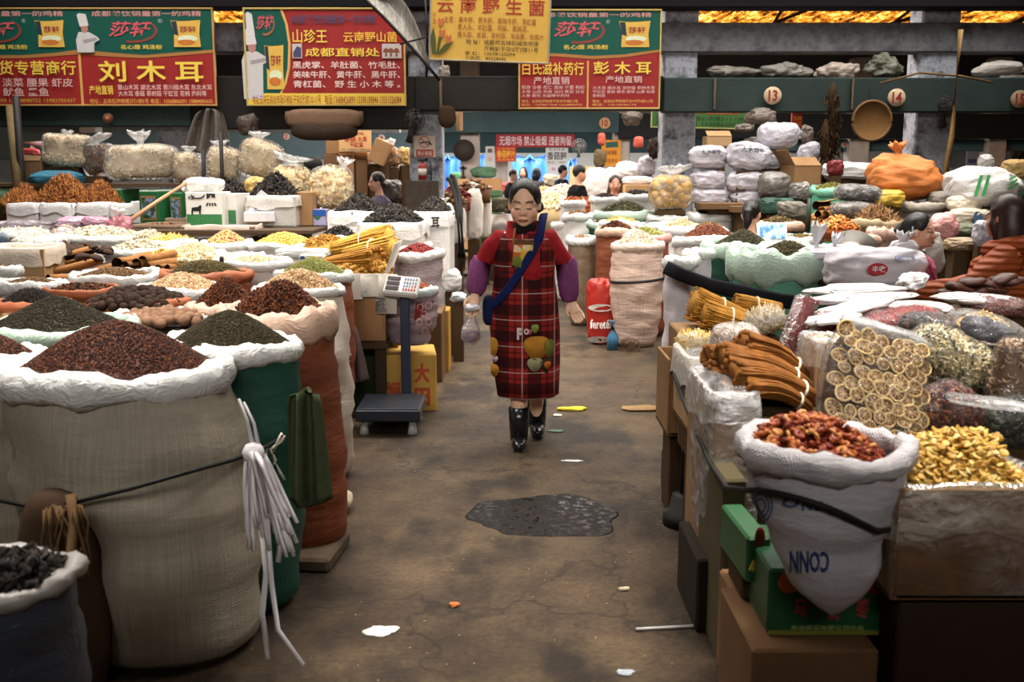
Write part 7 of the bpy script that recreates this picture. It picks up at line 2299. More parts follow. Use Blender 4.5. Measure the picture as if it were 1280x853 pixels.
# orange bag and things at the far right
full_bag(1130, 222, 96, 60, 9.6, 'big orange woven bag with a twisted top corner below the round tray', woven('#c8793c', '#9b5424', bump=.7, stripe=.08), e=(.9, .85), amp=.06, name='orange_bag', rot=(0, .12, 0), knot=((-.35, .85, 12, 15),), res=(60, 36))
full_bag(1112, 248, 40, 22, 9.3, 'yellow plastic bag under the big orange bag', plastic('#c4a23c', .35), amp=.07, name='yellow_bag')
DKB = film('#d0ccc8', .35, bump=.9)
for u, v, w, h, Y, lab, pal in ((1072, 242, 62, 24, 9.0, 'dark silvery clear bag left of the yellow bag', ('#2c2a28', '#46423c', '#1c1a18', '#6b6660')), (1070, 264, 64, 24, 8.8, 'dark silvery clear bag with brown twigs, lower one', ('#4a3a2c', '#5c4a38', '#33271c', '#7a6248'))):
    clear_bag(u, v, w, h, Y, lab, (lab.replace('dark silvery clear bag', 'dark leaves in the silvery bag'), 'dark_leaves', 'leafy', .05, pal), e=(.8, .8), film_m=DKB, group='dark silvery bags', rot=(0, .08, 0))
root = thing('orange_basket', at_y(1046, 292, 8.0), 'shallow orange basket of orange brown dried slices', 'basket')
MB().tube([(0, 0, -.04), (0, 0, .0), (0, 0, .03), (0, 0, .02), (0, 0, -.02)], [.13, .17, .18, .165, .12], 24, flat=1).build('bowl', plain('#a5562c', .5), root)
heap('orange_slices', at_y(1046, 287, 8.0), 'orange brown dried slices heaped in the shallow orange basket', 'dry goods', .16, .15, .09, 'ring', .05, ('#b5682c', '#c9843c', '#8f4a1c', '#d9a054'), n=220, seed=77, tilt=.9)
heap('orange_slices', at_y(1042, 274, 9.3), 'orange brown dried slices behind the orange basket', 'dry goods', .2, .2, .12, 'ring', .06, ('#b5783c', '#c9944c', '#8f5a2c', '#d9b064'), n=220, seed=78, tilt=.9, sink=.2)
for i, (u, v) in enumerate(((1028, 258), (1035, 262), (1030, 268), (1040, 268))):
    bark(at_y(u - 8, v, 9.0), at_y(u + 14, v - 3, 9.2), .045, 'dark bark roll left of the dark silvery bags', 90 + i)
for u, v, w, h, Y, lab, col in ((1225, 236, 94, 56, 9.0, 'big white bag with green printed streaks at the far right', '#c9c4c0'), (1185, 230, 44, 24, 10.0, 'white folded bag right of the orange bag', '#bcb6ac'), (1180, 250, 44, 22, 9.4, 'grey beige sack under the white folded bag', '#8a8478'), (1205, 255, 44, 24, 8.9, 'crumpled cream bag left of the woman in orange', '#c4b8a4'), (1210, 272, 54, 24, 8.7, 'cream sack with a blue patch left of the woman in orange', '#bdb29e'), (1208, 288, 40, 18, 8.5, 'grey green sack below the cream sack', '#6b6e58'),
                                (1178, 287, 38, 42, 8.0, 'pink and white net bag right of the woman in pink', '#c48a86'), (1163, 316, 34, 56, 7.2, 'white upright sack between the two seated women', '#c4beb4'), (1232, 205, 20, 24, 10.4, 'grey bag knotted at the top of the green streaked bag', '#a8a29c'), (1262, 240, 60, 34, 9.6, 'dark green bag at the right edge', '#2c4a38'), (1200, 306, 40, 20, 7.6, 'crumpled brown paper bag left of the woman in orange', '#8a7456'), (1228, 292, 24, 34, 7.4, 'clear plastic scrap beside the woman in orange', '#a8a4ac')):
    mk = (('//', -.5, -.1, -.3, .6, '#3a8a4c'), ('彡', .35, .7, .0, .6, '#3a8a4c')) if 'streaks' in lab else (('', -.15, .3, -.7, .7, '#4a6484'),) if 'patch' in lab else ()
    full_bag(u, v, w, h, Y, lab, plastic(col, .45, bump=.8) if 'sack' not in lab else woven(col, shade(col, .7), bump=.6), e=(.85, .75), amp=.07, name='stuffed_bag', group='stuffed bags at the back of the right stall', marks=mk)
full_bag(1270, 212, 34, 26, 10.8, 'clear bag of tan shells at the right edge', plain('#a08454', .8, var=.4, scale=30), amp=.05, name='clear_bag')
full_bag(990, 262, 38, 22, 10.4, 'grey knotted cloth bag left of the green rod', woven('#7a7268', '#5a5248'), amp=.1, name='cloth_bag')
full_bag(970, 258, 44, 22, 10.8, 'dark green tub of olive leaves below the clear grey bags', woven('#2c4c3c', '#1c3428'), e=(.8, .4), amp=.03, name='green_tub', cat='tub')
full_bag(1060, 214, 60, 22, 10.9, 'white plastic bag lying behind the bright green rimmed sack', plastic('#d4d0ce', .35), amp=.07, name='stuffed_bag')
full_bag(1044, 210, 22, 20, 10.7, 'dark red bag behind the bright green rimmed sack', plain('#6b2426', .5), amp=.07, name='stuffed_bag')
for u, v, w, Y, lab in ((905, 258, 60, 11.0, 'flat stack of brown cardboard below the white bags'), (935, 262, 40, 10.8, 'second flat stack of tan cardboard right of the brown one')):
    p = at_y(u, v, Y)
    tag(MB().box((0, .15, 0), (w * mpp(p), .4, .07), bev=.006).build('cardboard_stack', CARD_D, None, False, p), lab, 'cardboard')
# the white bag with the red printed patch, its knots, and the metal bowl
bb = full_bag(1092, 338, 126, 62, 6.0, 'plump white woven bag with a red printed patch before the woman in pink', woven('#d0cad0', '#a8a0ac', stripe=.04, bump=.5), e=(.7, .65), amp=.03, name='printed_bag', depth=.5, res=(60, 36),
              marks=(('', -.42, -.04, -.02, .44, '#b02c34'), ('丰收', -.34, -.08, .1, .34, '#e6d9d9'), ('稻花香米', -.36, .0, -.62, -.36, '#8f2a3a'), ('收割', .1, .5, .5, .72, '#8a94b4')))
full_bag(1050, 318, 110, 24, 6.5, 'white plastic bag lying behind the green sack with two knotted ears', plastic('#cfccd0', .35, bump=.7), e=(.8, .8), amp=.06, name='knotted_bag', knot=((-.6, .6, 10, 30), (-.2, .6, 8, 18)), depth=.4)
full_bag(1130, 312, 36, 26, 6.4, 'grey white knotted bag mouth beside the woman in pink', plastic('#c4c0c4', .35), amp=.06, name='knotted_bag', knot=((-.2, .4, 12, 16),))
root = thing('metal_bowl', at_y(1068, 312, 6.9), 'dull metal bowl lying tilted on the white bags', 'bowl', rotz=0)
root.rotation_euler = (.7, 0, 0)
MB().tube([(0, 0, -.06), (0, 0, -.05), (0, 0, .0), (0, 0, .04), (0, 0, .045), (0, 0, .0), (0, 0, -.04)], [.05, .10, .14, .155, .15, .132, .06], 28).build('bowl_shell', plain('#7a746c', .3, .6, .7), root)
# dark brown leather like pieces in front of the woman in orange
rs = np.random.RandomState(6)
for i, (u, v) in enumerate(((1200, 360), (1215, 352), (1232, 355), (1250, 350), (1266, 352), (1240, 362), (1190, 366), (1222, 364))):
    o = MB().blob((0, 0, 0), (.07, .05, .022), (.9, .9), 20, 10, .16, 5, i, rotm(y=rs.uniform(-.3, .3))).build('dried_ganoderma', plain('#4a2c22', .45, .4, var=.4, scale=20), None, True, at_y(u, v, 4.75))
    tag(o, 'dark brown dried fungus piece in the row in front of the woman in orange', 'fungus', 'dark fungus pieces in front of the woman in orange')
counter('plank_counter', 2.05, 3.6, 4.55, 5.15, .93, 'plank shelf carrying the dark fungus pieces')
# the tablet by the girl seen from behind
root = thing('tablet_screen', at_y(965, 290, 7.9), 'white framed tablet screen lit blue beside the girl seen from behind', 'tablet')
root.rotation_euler = (-.35, 0, 0)
MB().box((0, 0, 0), (.24, .015, .15), bev=.006).build('frame', plain('#d9d9dc', .4), root, False)
t = NT('lit_screen')
t.b.inputs['Emission Color'].default_value = lin('#7aa8d9')
t.b.inputs['Emission Strength'].default_value = .5
t.color(t.ramp(t.noise(18, 3), [(.4, '#3a6a9b'), (.5, '#9bc0dc'), (.6, '#e0e6ea')]))
MB().box((0, -.009, 0), (.20, .004, .115)).build('screen', t.set(.2, .4).m, root, False)
tag(MB().tube([(0, 0, -.3), (0, 0, .0)], .02, 8).build('green_rod', plain('#2c3c34', .5)), 'thin dark green rod standing left of the dark silvery bags', 'rod').location = tuple(at_y(1012, 248, 9.2))
# tarps and haze of goods at the far end of the hall
BLU = plastic('#4f86c9', .3, bump=.6, scale=3)
for u0, u1, v0, v1, lab in ((545, 574, 192, 226, 'blue plastic tarpaulin hanging at the far end left of the pale column'), (640, 684, 192, 222, 'wide blue plastic tarpaulin hanging at the far end under the red banner'), (574, 606, 192, 226, 'blue plastic tarpaulin at the far end behind the notice board'), (706, 720, 196, 220, 'narrow blue tarpaulin strip right of the white hanging sign')):
    A_, B_ = at_y(u0, v0, 33.0), at_y(u1, v1 + 20, 33.0)
    xs = np.linspace(A_[0], B_[0], 40)
    z0, z1 = A_[2], max(.05, B_[2])
    ring = []
    for t_ in np.linspace(0, 1, 8):
        zz = z0 + (z1 - z0) * t_ - .25 * (1 - t_) * np.abs(np.sin(np.linspace(0, 2 * pi, 40)))
        y = 33 + .12 * np.sin(np.linspace(0, 16, 40) + t_)
        ring.append(np.concatenate([np.stack([xs, y, zz], 1), np.stack([xs, y + .02, zz], 1)[::-1]]))
    tag(MB().loft(ring).build('tarpaulin', BLU), lab, 'tarpaulin', 'blue tarpaulins at the far end')
for i, (u, v, w, h, col) in enumerate(((640, 236, 30, 16, '#b04a40'), (668, 232, 20, 14, '#c9b89a'), (690, 226, 24, 16, '#a89880'), (575, 222, 26, 14, '#4a7a54'), (1035, 215, 30, 16, '#c9c0b0'), (1198, 222, 20, 16, '#4f9a5c'), (1190, 215, 18, 10, '#d9d6d0'), (1150, 220, 20, 20, '#3c342c'), (1270, 190, 26, 30, '#5a5048'))):
    full_bag(u, v, w, h, 25.0, 'distant bundle of goods, ' + ('red, just left of the walking woman', 'cream, behind the walking woman', 'tan, under the white hanging sign', 'green, beside the pale column', 'pale, left of the orange bag', 'green, far right above the green streaked bag', 'white, far right beside the bamboo pole', 'dark, left of the bamboo pole', 'dark brown, at the right edge')[i], plain(col, .8), amp=.1, name='goods_bundle', cat='bundle', group='distant bundles of goods')
# litter on the floor
for u, v, sx, sy, col, nm, lab, h in ((477, 790, .055, .04, '#d0ccc6', 'paper_scrap', 'white paper scrap on the floor at the lower left of the aisle', .004), (715, 513, .09, .045, '#c9b82c', 'yellow_wrapper', 'crumpled yellow wrapper on the floor right of the walking woman', .012), (697, 520, .03, .025, '#d0c4b4', 'paper_scrap', 'small pale scrap just left of the yellow wrapper', .006),
                                      (716, 577, .06, .018, '#c4c0bc', 'paper_scrap', 'narrow white scrap on the floor above the puddle', .004), (695, 540, .05, .03, '#4a5a48', 'green_scrap', 'dull green scrap on the floor beside the woman boots', .006), (782, 842, .03, .02, '#9aa0a8', 'foil_scrap', 'small foil scrap at the bottom of the aisle', .004), (568, 758, .02, .015, '#b56a3c', 'shell', 'small orange shell on the floor left of the puddle', .008), (780, 738, .02, .012, '#c9b89a', 'shell', 'small cream shell on the floor right of the puddle', .007), (802, 512, .16, .07, '#8a6c44', 'spilled_grain', 'patch of spilled tan grain on the floor near the right stall', .012)):
    c = at_z(u, v, 0)
    o = MB().blob((0, 0, 0), (sx, sy, h), (.9, .9), 26, 10, .22 if 'grain' not in nm else .12, 6, seed()).build(nm, plain(col, .7, .2, var=.25, scale=60), None, True, (c[0], c[1], h * .8))
    tag(o, lab, nm.replace('_', ' '))
a, b = at_z(795, 787, .006), at_z(868, 783, .006)
tag(MB().tube([a, b], .006, 8).build('white_stick', plain('#d0ccc8', .4)), 'thin white stick lying on the floor at the lower right of the aisle', 'stick')
# red ring print and green panel on the plastic date sack
db = [o for o in dates.children if o.name.startswith('sack_body')][0]
a = np.arange(16) * 2 * pi / 16
decal(db, dates, '', 0, 0, 0, 0, '#7a2a2e', poly=(np.array([(520, 378), (541, 376), (539, 420), (524, 418), (517, 400)]), [[0, 1, 2, 3, 4]]), name='red_print', off=.005)
decal(db, dates, '', 0, 0, 0, 0, '#2a6a3e', poly=(np.array([(514, 408), (524, 420), (539, 422), (532, 438), (514, 440)]), [[0, 1, 2, 3, 4]]), name='green_print', off=.005)
for x, y in ((525, 384), (535, 382), (530, 393), (524, 403), (535, 402), (531, 413)):
    uv = np.concatenate([np.stack([x + np.cos(a) * 4.2, y + np.sin(a) * 4.6], 1), np.stack([x + np.cos(a) * 3, y + np.sin(a) * 3.3], 1)])
    decal(db, dates, '', 0, 0, 0, 0, '#c99a90', poly=(uv, [[i, (i + 1) % 16, 16 + (i + 1) % 16, 16 + i] for i in range(16)]), name='printed_ring', off=.007)
# ------------------------------------------------------------------ people
def fused(name, mb, voxel, mats, parent, smooth=4, paint=None, ruck=0.0):
    """one continuous surface grown from overlapping limbs"""
    o = mb.build('tmp', mats)
    m = o.modifiers.new('r', 'REMESH')
    m.mode = 'VOXEL'
    m.voxel_size = voxel
    s = o.modifiers.new('s', 'SMOOTH')
    s.iterations = smooth
    s.factor = .5
    bpy.context.view_layer.update()
    dg = bpy.context.evaluated_depsgraph_get()
    me = bpy.data.meshes.new_from_object(o.evaluated_get(dg))
    bpy.data.objects.remove(o)
    n = len(me.vertices)
    v = np.empty(n * 3, np.float32)
    me.vertices.foreach_get('co', v)
    v = v.reshape(-1, 3).astype(float)
    if ruck:
        nv = np.empty(n * 3, np.float32)
        me.vertex_normals.foreach_get('vector', nv)
        v = v + nv.reshape(-1, 3) * (noise3(v * [1, 1, 1.8], 17, 3) * ruck + np.abs(noise3(v, 34, 5)) * -ruck * .8)[:, None]
        me.vertices.foreach_set('co', v.astype(np.float32).ravel())
    if paint:
        c = paint(v)
        at = me.color_attributes.new('Col', 'FLOAT_COLOR', 'POINT')
        at.data.foreach_set('color', np.concatenate([c, np.ones((n, 1))], 1).astype(np.float32).ravel())
    me.polygons.foreach_set('use_smooth', np.ones(len(me.polygons), bool))
    me.name = name
    r = bpy.data.objects.new(name, me)
    COL.objects.link(r)
    r.parent = parent
    return r


t = NT('skin')
an = t.n('ShaderNodeVertexColor')
an.layer_name = 'Col'
t.color(an.outputs[0])
t.b.inputs['Subsurface Weight'].default_value = .08
t.b.inputs['Subsurface Radius'].default_value = (.02, .008, .004)
SKIN = t.set(.5, .35).m
t = NT('combed_hair')
hn = t.noise(9, 5, t.coord((14, 1.2, 1.2)))
t.color(t.mix(hn, '#080605', '#17110e'))
t.bump(hn, .35, .02)
HAIR = t.set(.42, .4).m


def cloth(c, var=.18, scale=30):
    return plain(c, .85, .12, var=var, scale=scale)


def figure(label, loc, yaw=0.0, sit=False, coat='#7a2420', trousers='#24242a', hair='bun', arms=None, head=(0, 0, 0), vox=.012, s=1.0, skin='#cf9f84', hair_m=None, open_eyes=True, coat_m=None, feet=None, shoes='#17161a', fat=1.0, hand=True, up=0.0, big=1.0):
    root = thing('person', loc, label, 'person', None, yaw)
    hip = .44 if sit else .84
    dz = hip - .84 + up
    sh = 1.30 + dz
    hc = np.array([0, -.03, 1.475 + dz])
    HR = big * rotm(z=head[1]) @ rotm(x=head[0]) @ rotm(y=head[2])
    H = lambda x, y, z: hc + HR @ np.array([x, y, z])
    arms = arms or {-1: [(-.20, -.02, 1.02 + dz), (-.20, -.16, .84 + dz)], 1: [(.20, -.02, 1.02 + dz), (.20, -.16, .84 + dz)]}
    feet = feet or ({-1: [(-.10, -.38, .45), (-.10, -.40, .06)], 1: [(.10, -.38, .45), (.10, -.40, .06)]} if sit else {-1: [(-.085, -.01, .45), (-.085, .02, .06)], 1: [(.085, -.01, .45), (.085, .02, .06)]})
    b = MB()
    b.blob(H(0, .012, .028), (.079, .092, .094), nu=24, nv=16, R=HR).blob(H(0, -.018, -.04), (.069, .077, .072), nu=24, nv=16, R=HR)
    b.blob(H(0, -.072, -.084), (.028, .02, .018), R=HR)
    for q in (-1, 1):
        b.blob(H(q * .036, -.06, -.034), (.03, .028, .03), R=HR).blob(H(q * .03, -.079, .002), (.018, .012, .013), R=HR).blob(H(q * .077, .008, -.008), (.009, .018, .03), R=HR).blob(H(q * .011, -.097, -.033), (.010, .010, .008), R=HR)
        b.blob(H(q * .03, -.082, .022), (.024, .010, .007), R=HR)
    b.tube([H(0, -.084, .015), H(0, -.098, -.012), H(0, -.112, -.03)], [.008, .010, .011], 8)
    b.blob(H(0, -.092, -.060), (.024, .011, .006), R=HR).blob(H(0, -.089, -.071), (.019, .011, .007), R=HR)
    b.tube([(0, .0, sh - .02), (0, -.005, sh + .06), H(0, .0, -.05)], [.06, .048, .05], 14)
    b.tube([(0, 0, hip - .06), (0, 0, hip + .1), (0, 0, sh - .16), (0, 0, sh - .02)], [.125, .12, .13, .07], 16, flat=.68)
    for q in (-1, 1):
        e, w = np.array(arms[q][0]), np.array(arms[q][1])
        S = np.array([q * .155, 0, sh - .03])
        b.tube([(0, 0, sh - .05), S, (S + e) / 2, e, (e + w) / 2, w], [.06, .052, .045, .038, .035, .025], 12)
        if hand:
            d = (w - e) / np.linalg.norm(w - e)
            d2 = np.array(arms[q][2]) - w if len(arms[q]) > 2 else d * .15
            d2 = d2 / np.linalg.norm(d2)
            side = np.cross(d2, (0, -1, 0.15))
            side /= np.linalg.norm(side) + 1e-9
            nrm = np.cross(side, d2)
            b.tube([w, w + d2 * .035, w + d2 * .085], [.024, .034, .034], 12, flat=.5, up=nrm)
            for i in range(4):
                f0 = w + d2 * .08 + side * (i - 1.5) * .019
                L = (.062, .074, .078, .066)[i]
                b.tube([f0, f0 + d2 * L * .5 + nrm * .008 + side * (i - 1.5) * .003, f0 + d2 * L * .95 + nrm * .03], [.0095, .0088, .0075], 7)
            T = w + d2 * .03 - side * q * -.026
            sg = 1 if np.dot(side, (0, 0, 0)) == 0 else 1
            b.tube([w + d2 * .025 + side * .025 * sg, w + d2 * .06 + side * .05 * sg + nrm * .012, w + d2 * .09 + side * .052 * sg + nrm * .025], [.012, .0105, .008], 7)
        k, f = np.array(feet[q][0]), np.array(feet[q][1])
        b.tube([(q * .08, 0, hip), (np.array([q * .08, 0, hip]) + k) / 2, k, (k + f) / 2 + [0, .012, .03], f], [.085, .075, .052, .05, .035], 12)
        b.tube([f + [0, .02, -.01], f + [0, -.08, -.03], f + [0, -.15, -.04]], [.038, .035, .025], 10, flat=.8)
    sk = np.array(lin(skin)[:3])

    def paint(v):
        p = (v - hc) @ HR / big ** 2
        c = np.tile(sk, (len(v), 1))
        ax = np.abs(p[:, 0])

        def put(m, col, k=1.0):
            c[m] = c[m] * (1 - k) + np.array(lin(col)[:3]) * k
        face = (p[:, 1] < -.03) & (p[:, 2] > -.13) & (p[:, 2] < .14)
        put(face & (((ax - .04) / .028) ** 2 + ((p[:, 2] + .035) / .024) ** 2 < 1), '#c0705c', .35)
        put(face & ((p[:, 0] / .027) ** 2 + ((p[:, 2] + .066) / .0105) ** 2 < 1), '#a04c46', .8)
        put(face & (np.abs(p[:, 2] + .066) < .0022) & (ax < .024), '#54221f', .8)
        bz = .027 - 4.0 * (ax - .032) ** 2
        put(face & (np.abs(p[:, 2] - bz) < .0042) & (ax > .013) & (ax < .053), '#2a1a14', .9)
        ez = .001 if open_eyes else -.006
        put(face & (((ax - .031) / .018) ** 2 + ((p[:, 2] - ez) / (.0062 if open_eyes else .0034)) ** 2 < 1), '#1c1210', .95)
        put(face & (np.hypot(ax - .010, p[:, 2] + .039) < .0035), '#6b3a2e', .7)
        if feet is not None:
            put(v[:, 2] < .0, '#1c1a1c')
        return c
    fused('body', b, vox * s, [SKIN], root, 3, paint)
    # hair
    hm = hair_m or HAIR
    hb = MB()

    def hf(v):
        r = v.copy()
        zl = .060 - 21.0 * v[:, 0] ** 2
        m = (v[:, 1] < -.01) & (v[:, 2] < zl)
        r[m, 1] = -.008 + .0 * r[m, 1]
        lo = v[:, 2] < -.03
        r[lo, 1] = np.maximum(r[lo, 1], .02)
        return r
    hb.blob(H(0, .012, .032), (.085, .099, .102), nu=48, nv=40, fn=hf, R=HR)
    if hair == 'bun':
        hb.blob(H(.055, .085, -.035), (.038, .035, .036), amp=.05, R=HR)
    elif hair == 'pony':
        hb.tube([H(0, .09, .05), H(0, .13, .0), H(0, .125, -.09), H(.01, .11, -.16)], [.03, .042, .04, .015], 10)
    elif hair == 'long':
        hb.tube([H(0, .03, .03), H(0, .045, -.06), H(0, .05, -.15)], [.084, .09, .078], 18, flat=.85)
        for q in (-1, 1):
            hb.tube([H(q * .07, -.02, .05), H(q * .082, -.02, -.03), H(q * .07, -.01, -.12)], [.02, .025, .012], 8)
    fused('hair', hb, max(.006, vox) * s, [hm], root, 2, None, .002)
    # clothes
    c = MB()
    low = hip - (.12 if sit else .06)
    c.tube([(0, .0, low), (0, 0, hip + .1), (0, -.005, sh - .2), (0, 0, sh - .06), (0, 0, sh + .02)], np.array([.175, .165, .178, .155, .075]) * fat, 20, flat=.74)
    for q in (-1, 1):
        e, w = np.array(arms[q][0]), np.array(arms[q][1])
        S = np.array([q * .155 * fat, 0, sh - .045])
        c.tube([(0, 0, sh - .06), S, (S + e) / 2, e, (e + w) / 2, w - (w - e) * .04], np.array([.07, .075, .066, .06, .052, .042]) * fat, 14)
    fused('coat', c, max(.009, vox) * s, [coat_m or cloth(coat)], root, 3, None, .006)
    if True:
        c = MB()
        for q in (-1, 1):
            k, f = np.array(feet[q][0]), np.array(feet[q][1])
            c.tube([(q * .07, 0, hip + .02), (np.array([q * .08, 0, hip]) + k) / 2, k, f + [0, 0, .05]], [.10, .092, .07, .056], 12)
        if trousers:
            fused('trousers', c, max(.010, vox) * s, [cloth(trousers)], root, 3, None, .004)
        for q in (-1, 1):
            f = np.array(feet[q][1])
            top = .17 if not trousers else .05
            MB().tube([f + [0, .008, top], f + [0, .008, top * .5], f + [0, .005, -.03]], [.062, .06, .052], 16).blob(f + [0, -.06, -.028], (.046, .125, .036), (.9, .8), 20, 12).box(f + [0, -.065, -.055], (.07, .2, .012), bev=.005).build('shoe', plain(shoes, .22, .6), root)
    root.scale = (s, s, s)
    return root, H, hc, sh


# the walking woman
WY = 5.88
wp = at_y(655, 560, WY)
P_ = lambda u, v, dy=0.0: np.array([(u - 655) * .00482, dy, (560 - v) * .00484])
ARM = {-1: [P_(601, 338, .02), P_(595, 372, -.06), P_(592, 392, -.09)], 1: [P_(707, 338, .03), P_(711, 382, .0), P_(722, 404, -.03)]}
FT = {-1: [(-.035, -.08, .40), (-.032, -.10, .06)], 1: [(.07, .05, .40), (.082, .16, .075)]}
woman, H, hc, sh = figure('woman in a red coat and long red plaid apron walking down the aisle, plastic bag in hand', (wp[0], WY, 0), 0, False, '#8e1f24', None, 'bun', ARM, (.20, -.10, .0), .0048, 1.0, '#e6bb9c', None, False, None, FT, up=-.045, big=1.13)
woman['label'] = 'woman in red coat and long plaid apron walking down the aisle holding a plastic bag'
t = NT('red_plaid')
co = t.coord()
sep = t.n('ShaderNodeSeparateXYZ')
t.l(co, sep.inputs[0])


def band(ax, period, a, b, off=0.0):
    f = t.math('FRACT', t.math('ADD', t.math('MULTIPLY', sep.outputs[ax], 1 / period), 10 + off))
    return t.math('MULTIPLY', t.math('GREATER_THAN', f, a), t.math('LESS_THAN', f, b))


base = t.mix(t.noise(12, 4), '#7a1a18', '#9c2a22')
for ax, per in ((0, .19), (2, .155)):
    base = t.mix(t.math('MULTIPLY', band(ax, per, .1, .52), .72), base, '#0d0709')
    base = t.mix(t.math('MULTIPLY', band(ax, per, .66, .74), .5), base, '#1c0a0c')
for ax, per in ((0, .19), (2, .155)):
    base = t.mix(t.math('MULTIPLY', band(ax, per, .91, .945), .75), base, '#b5a39a')
t.color(base)
t.bump(t.noise(9, 4, t.coord((1.5, 1.5, .6))), .4, .03)
PLAID = t.set(.8, .15).m
rings = []
th = np.arange(64) * 2 * pi / 64
AW = [(1.26, .125, .10, 0), (1.22, .165, .125, 0), (1.12, .182, .142, 0), (1.0, .18, .148, 0), (.86, .198, .16, 0), (.7, .212, .17, 0), (.5, .205, .175, .01), (.38, .196, .175, .015), (.295, .188, .172, .02)]
for z, rx, ry, cx in AW:
    f = max(0, 1.0 - z)
    wv = 1 + .035 * f * np.sin(th * 7 + 1) + .025 * f * np.sin(th * 4 - z * 3)
    rings.append(np.stack([cx + np.cos(th) * rx * wv, np.sin(th) * ry * wv - .012, np.full(64, z)], 1))
rings.append(rings[-1] * [.97, .97, 1])
rings.append(rings[-4] * [.93, .93, 1])
apron = MB().loft(rings, cap0=False, cap1=False).build('plaid_apron', PLAID, woman)
coat = [o for o in woman.children if o.name.startswith('coat')][0]


def front(x, z, off=.006):
    zs = [a[0] for a in AW][::-1]
    rx = np.interp(z, zs, [a[1] for a in AW][::-1])
    ry = np.interp(z, zs, [a[2] for a in AW][::-1])
    return np.array([x, -ry * max(0.05, 1 - min(.98, abs(x) / rx) ** 2) ** .5 - .012 - off, z])


# purple oversleeves
PUR = cloth('#6e3a62', .3, 60)
for q in (-1, 1):
    e, w = np.array(ARM[q][0]), np.array(ARM[q][1])
    a = e + (np.array([q * .155, 0, sh - .045]) - e) * .12
    MB().tube([a, a + (e - a) * .3, e, e + (w - e) * .5, e + (w - e) * .85, w, w + (w - e) * .04], [.060, .064, .066, .064, .058, .044, .038], 20).build('oversleeve', PUR, coat)
# dark collar, brown piping, floral bib, blue strap
MB().tube([(0, -.005, sh + .0), (0, -.012, sh + .035), (0, -.02, sh + .07)], [.088, .07, .058], 20).build('dark_collar', cloth('#1c1416'), woman)
for q in (-1, 1):
    MB().tube([(q * .055, .055, sh + .055), (q * .085, -.02, sh + .05), (q * .078, -.085, sh + .0), (q * .062, -.13, sh - .07), (q * .05, -.15, sh - .12)], [.02, .032, .034, .034, .012], 10, flat=.35, up=(0, 1, .3)).build('coat_lapel', cloth('#96242a'), coat)
MB().tube([(-.055, -.09, sh + .035), (-.062, -.13, sh - .03), (-.058, -.155, sh - .12), (-.05, -.16, sh - .2)], .008, 6).build('tan_piping', cloth('#8a5a34'), coat)
MB().prism([(x, z) for x, z in ((-.075, 1.07), (.03, 1.09), (.055, 1.22), (-.045, 1.235), (-.07, 1.16))], .006, lambda x, y, z: tuple(front(x, y, .012 + z))).build('dark_bib', cloth('#5a3a22'), apron)
t = NT('floral_print')
v = t.n('ShaderNodeTexVoronoi')
v.inputs['Scale'].default_value = 26
t.l(t.coord(), v.inputs['Vector'])
t.color(t.ramp(v.outputs['Color'], [(0, '#b5622c'), (.3, '#c9a23c'), (.5, '#7a8a3c'), (.7, '#c9b08c'), (.85, '#a34a3c')], 'CONSTANT'))
MB().prism([(-.075, 1.085), (-.02, 1.07), (.035, 1.10), (.05, 1.2), (-.06, 1.2)], .007, lambda x, y, z: tuple(front(x, y, .016 + z))).build('floral_bib', t.set(.8, .1).m, apron)
SP = [(.10, .09, 1.33), (.115, .0, 1.372), (.105, -.075, 1.345)] + [tuple(front(x, z, .022)) for x, z in ((.085, 1.24), (.03, 1.14), (-.04, 1.03), (-.10, .94), (-.15, .88))] + [(-.21, -.06, .82), (-.21, .02, .82)]
MB().tube(SP, .024, 8, flat=.2, up=(0, -1, .35)).build('blue_strap', cloth('#16204e'), woman)
MB().blob((-.20, .02, .80), (.05, .1, .09), (.6, .6)).build('blue_bag', cloth('#141c40'), woman)
# sewn on patches: plain shapes and two letters
for x, z, rx, rz, col, nm in ((.07, .61, .075, .07, '#a8742a', 'ochre_patch'), (.145, .60, .03, .055, '#5c6a34', 'green_patch'), (.135, .50, .042, .045, '#3a2a1c', 'dark_patch'), (.135, .50, .02, .022, '#b5642c', 'orange_patch'), (.06, .51, .045, .04, '#8f8a6a', 'grey_patch'), (-.185, .60, .03, .06, '#a8742a', 'ochre_patch'), (-.18, .46, .03, .04, '#a8742a', 'ochre_patch'), (-.175, .53, .02, .02, '#b59aa0', 'pale_patch'), (.06, .72, .022, .025, '#7a8a3c', 'green_patch'), (.03, .70, .014, .016, '#b04a5c', 'pink_patch')):
    q = np.arange(18) * 2 * pi / 18
    MB().prism(np.stack([x + np.cos(q) * rx * (1 + .1 * np.sin(q * 3)), z + np.sin(q) * rz * (1 + .1 * np.sin(q * 3))], 1), .004, lambda x, y, z: tuple(front(np.clip(x, -.2, .2), y, .012 + z))).build(nm, cloth(col), apron)
for ch, x0, z0, w_, h_ in (('F', -.045, .655, .03, .07), ('O', -.005, .685, .03, .036)):
    tv, tf = text_verts(ch, .06)
    lo, hi = tv.min(0), tv.max(0)
    mb = MB()
    mb.v.append(np.array([front(x0 + a * w_, z0 + b * h_, .02) for a, b in ((tv - lo) / (hi - lo + 1e-9))[:, :2]]))
    mb.n = len(tv)
    for q in tf:
        mb.f.append((np.array([q]), 0))
    mb.build('letter_patch', cloth('#c9b8b8'), apron, False)
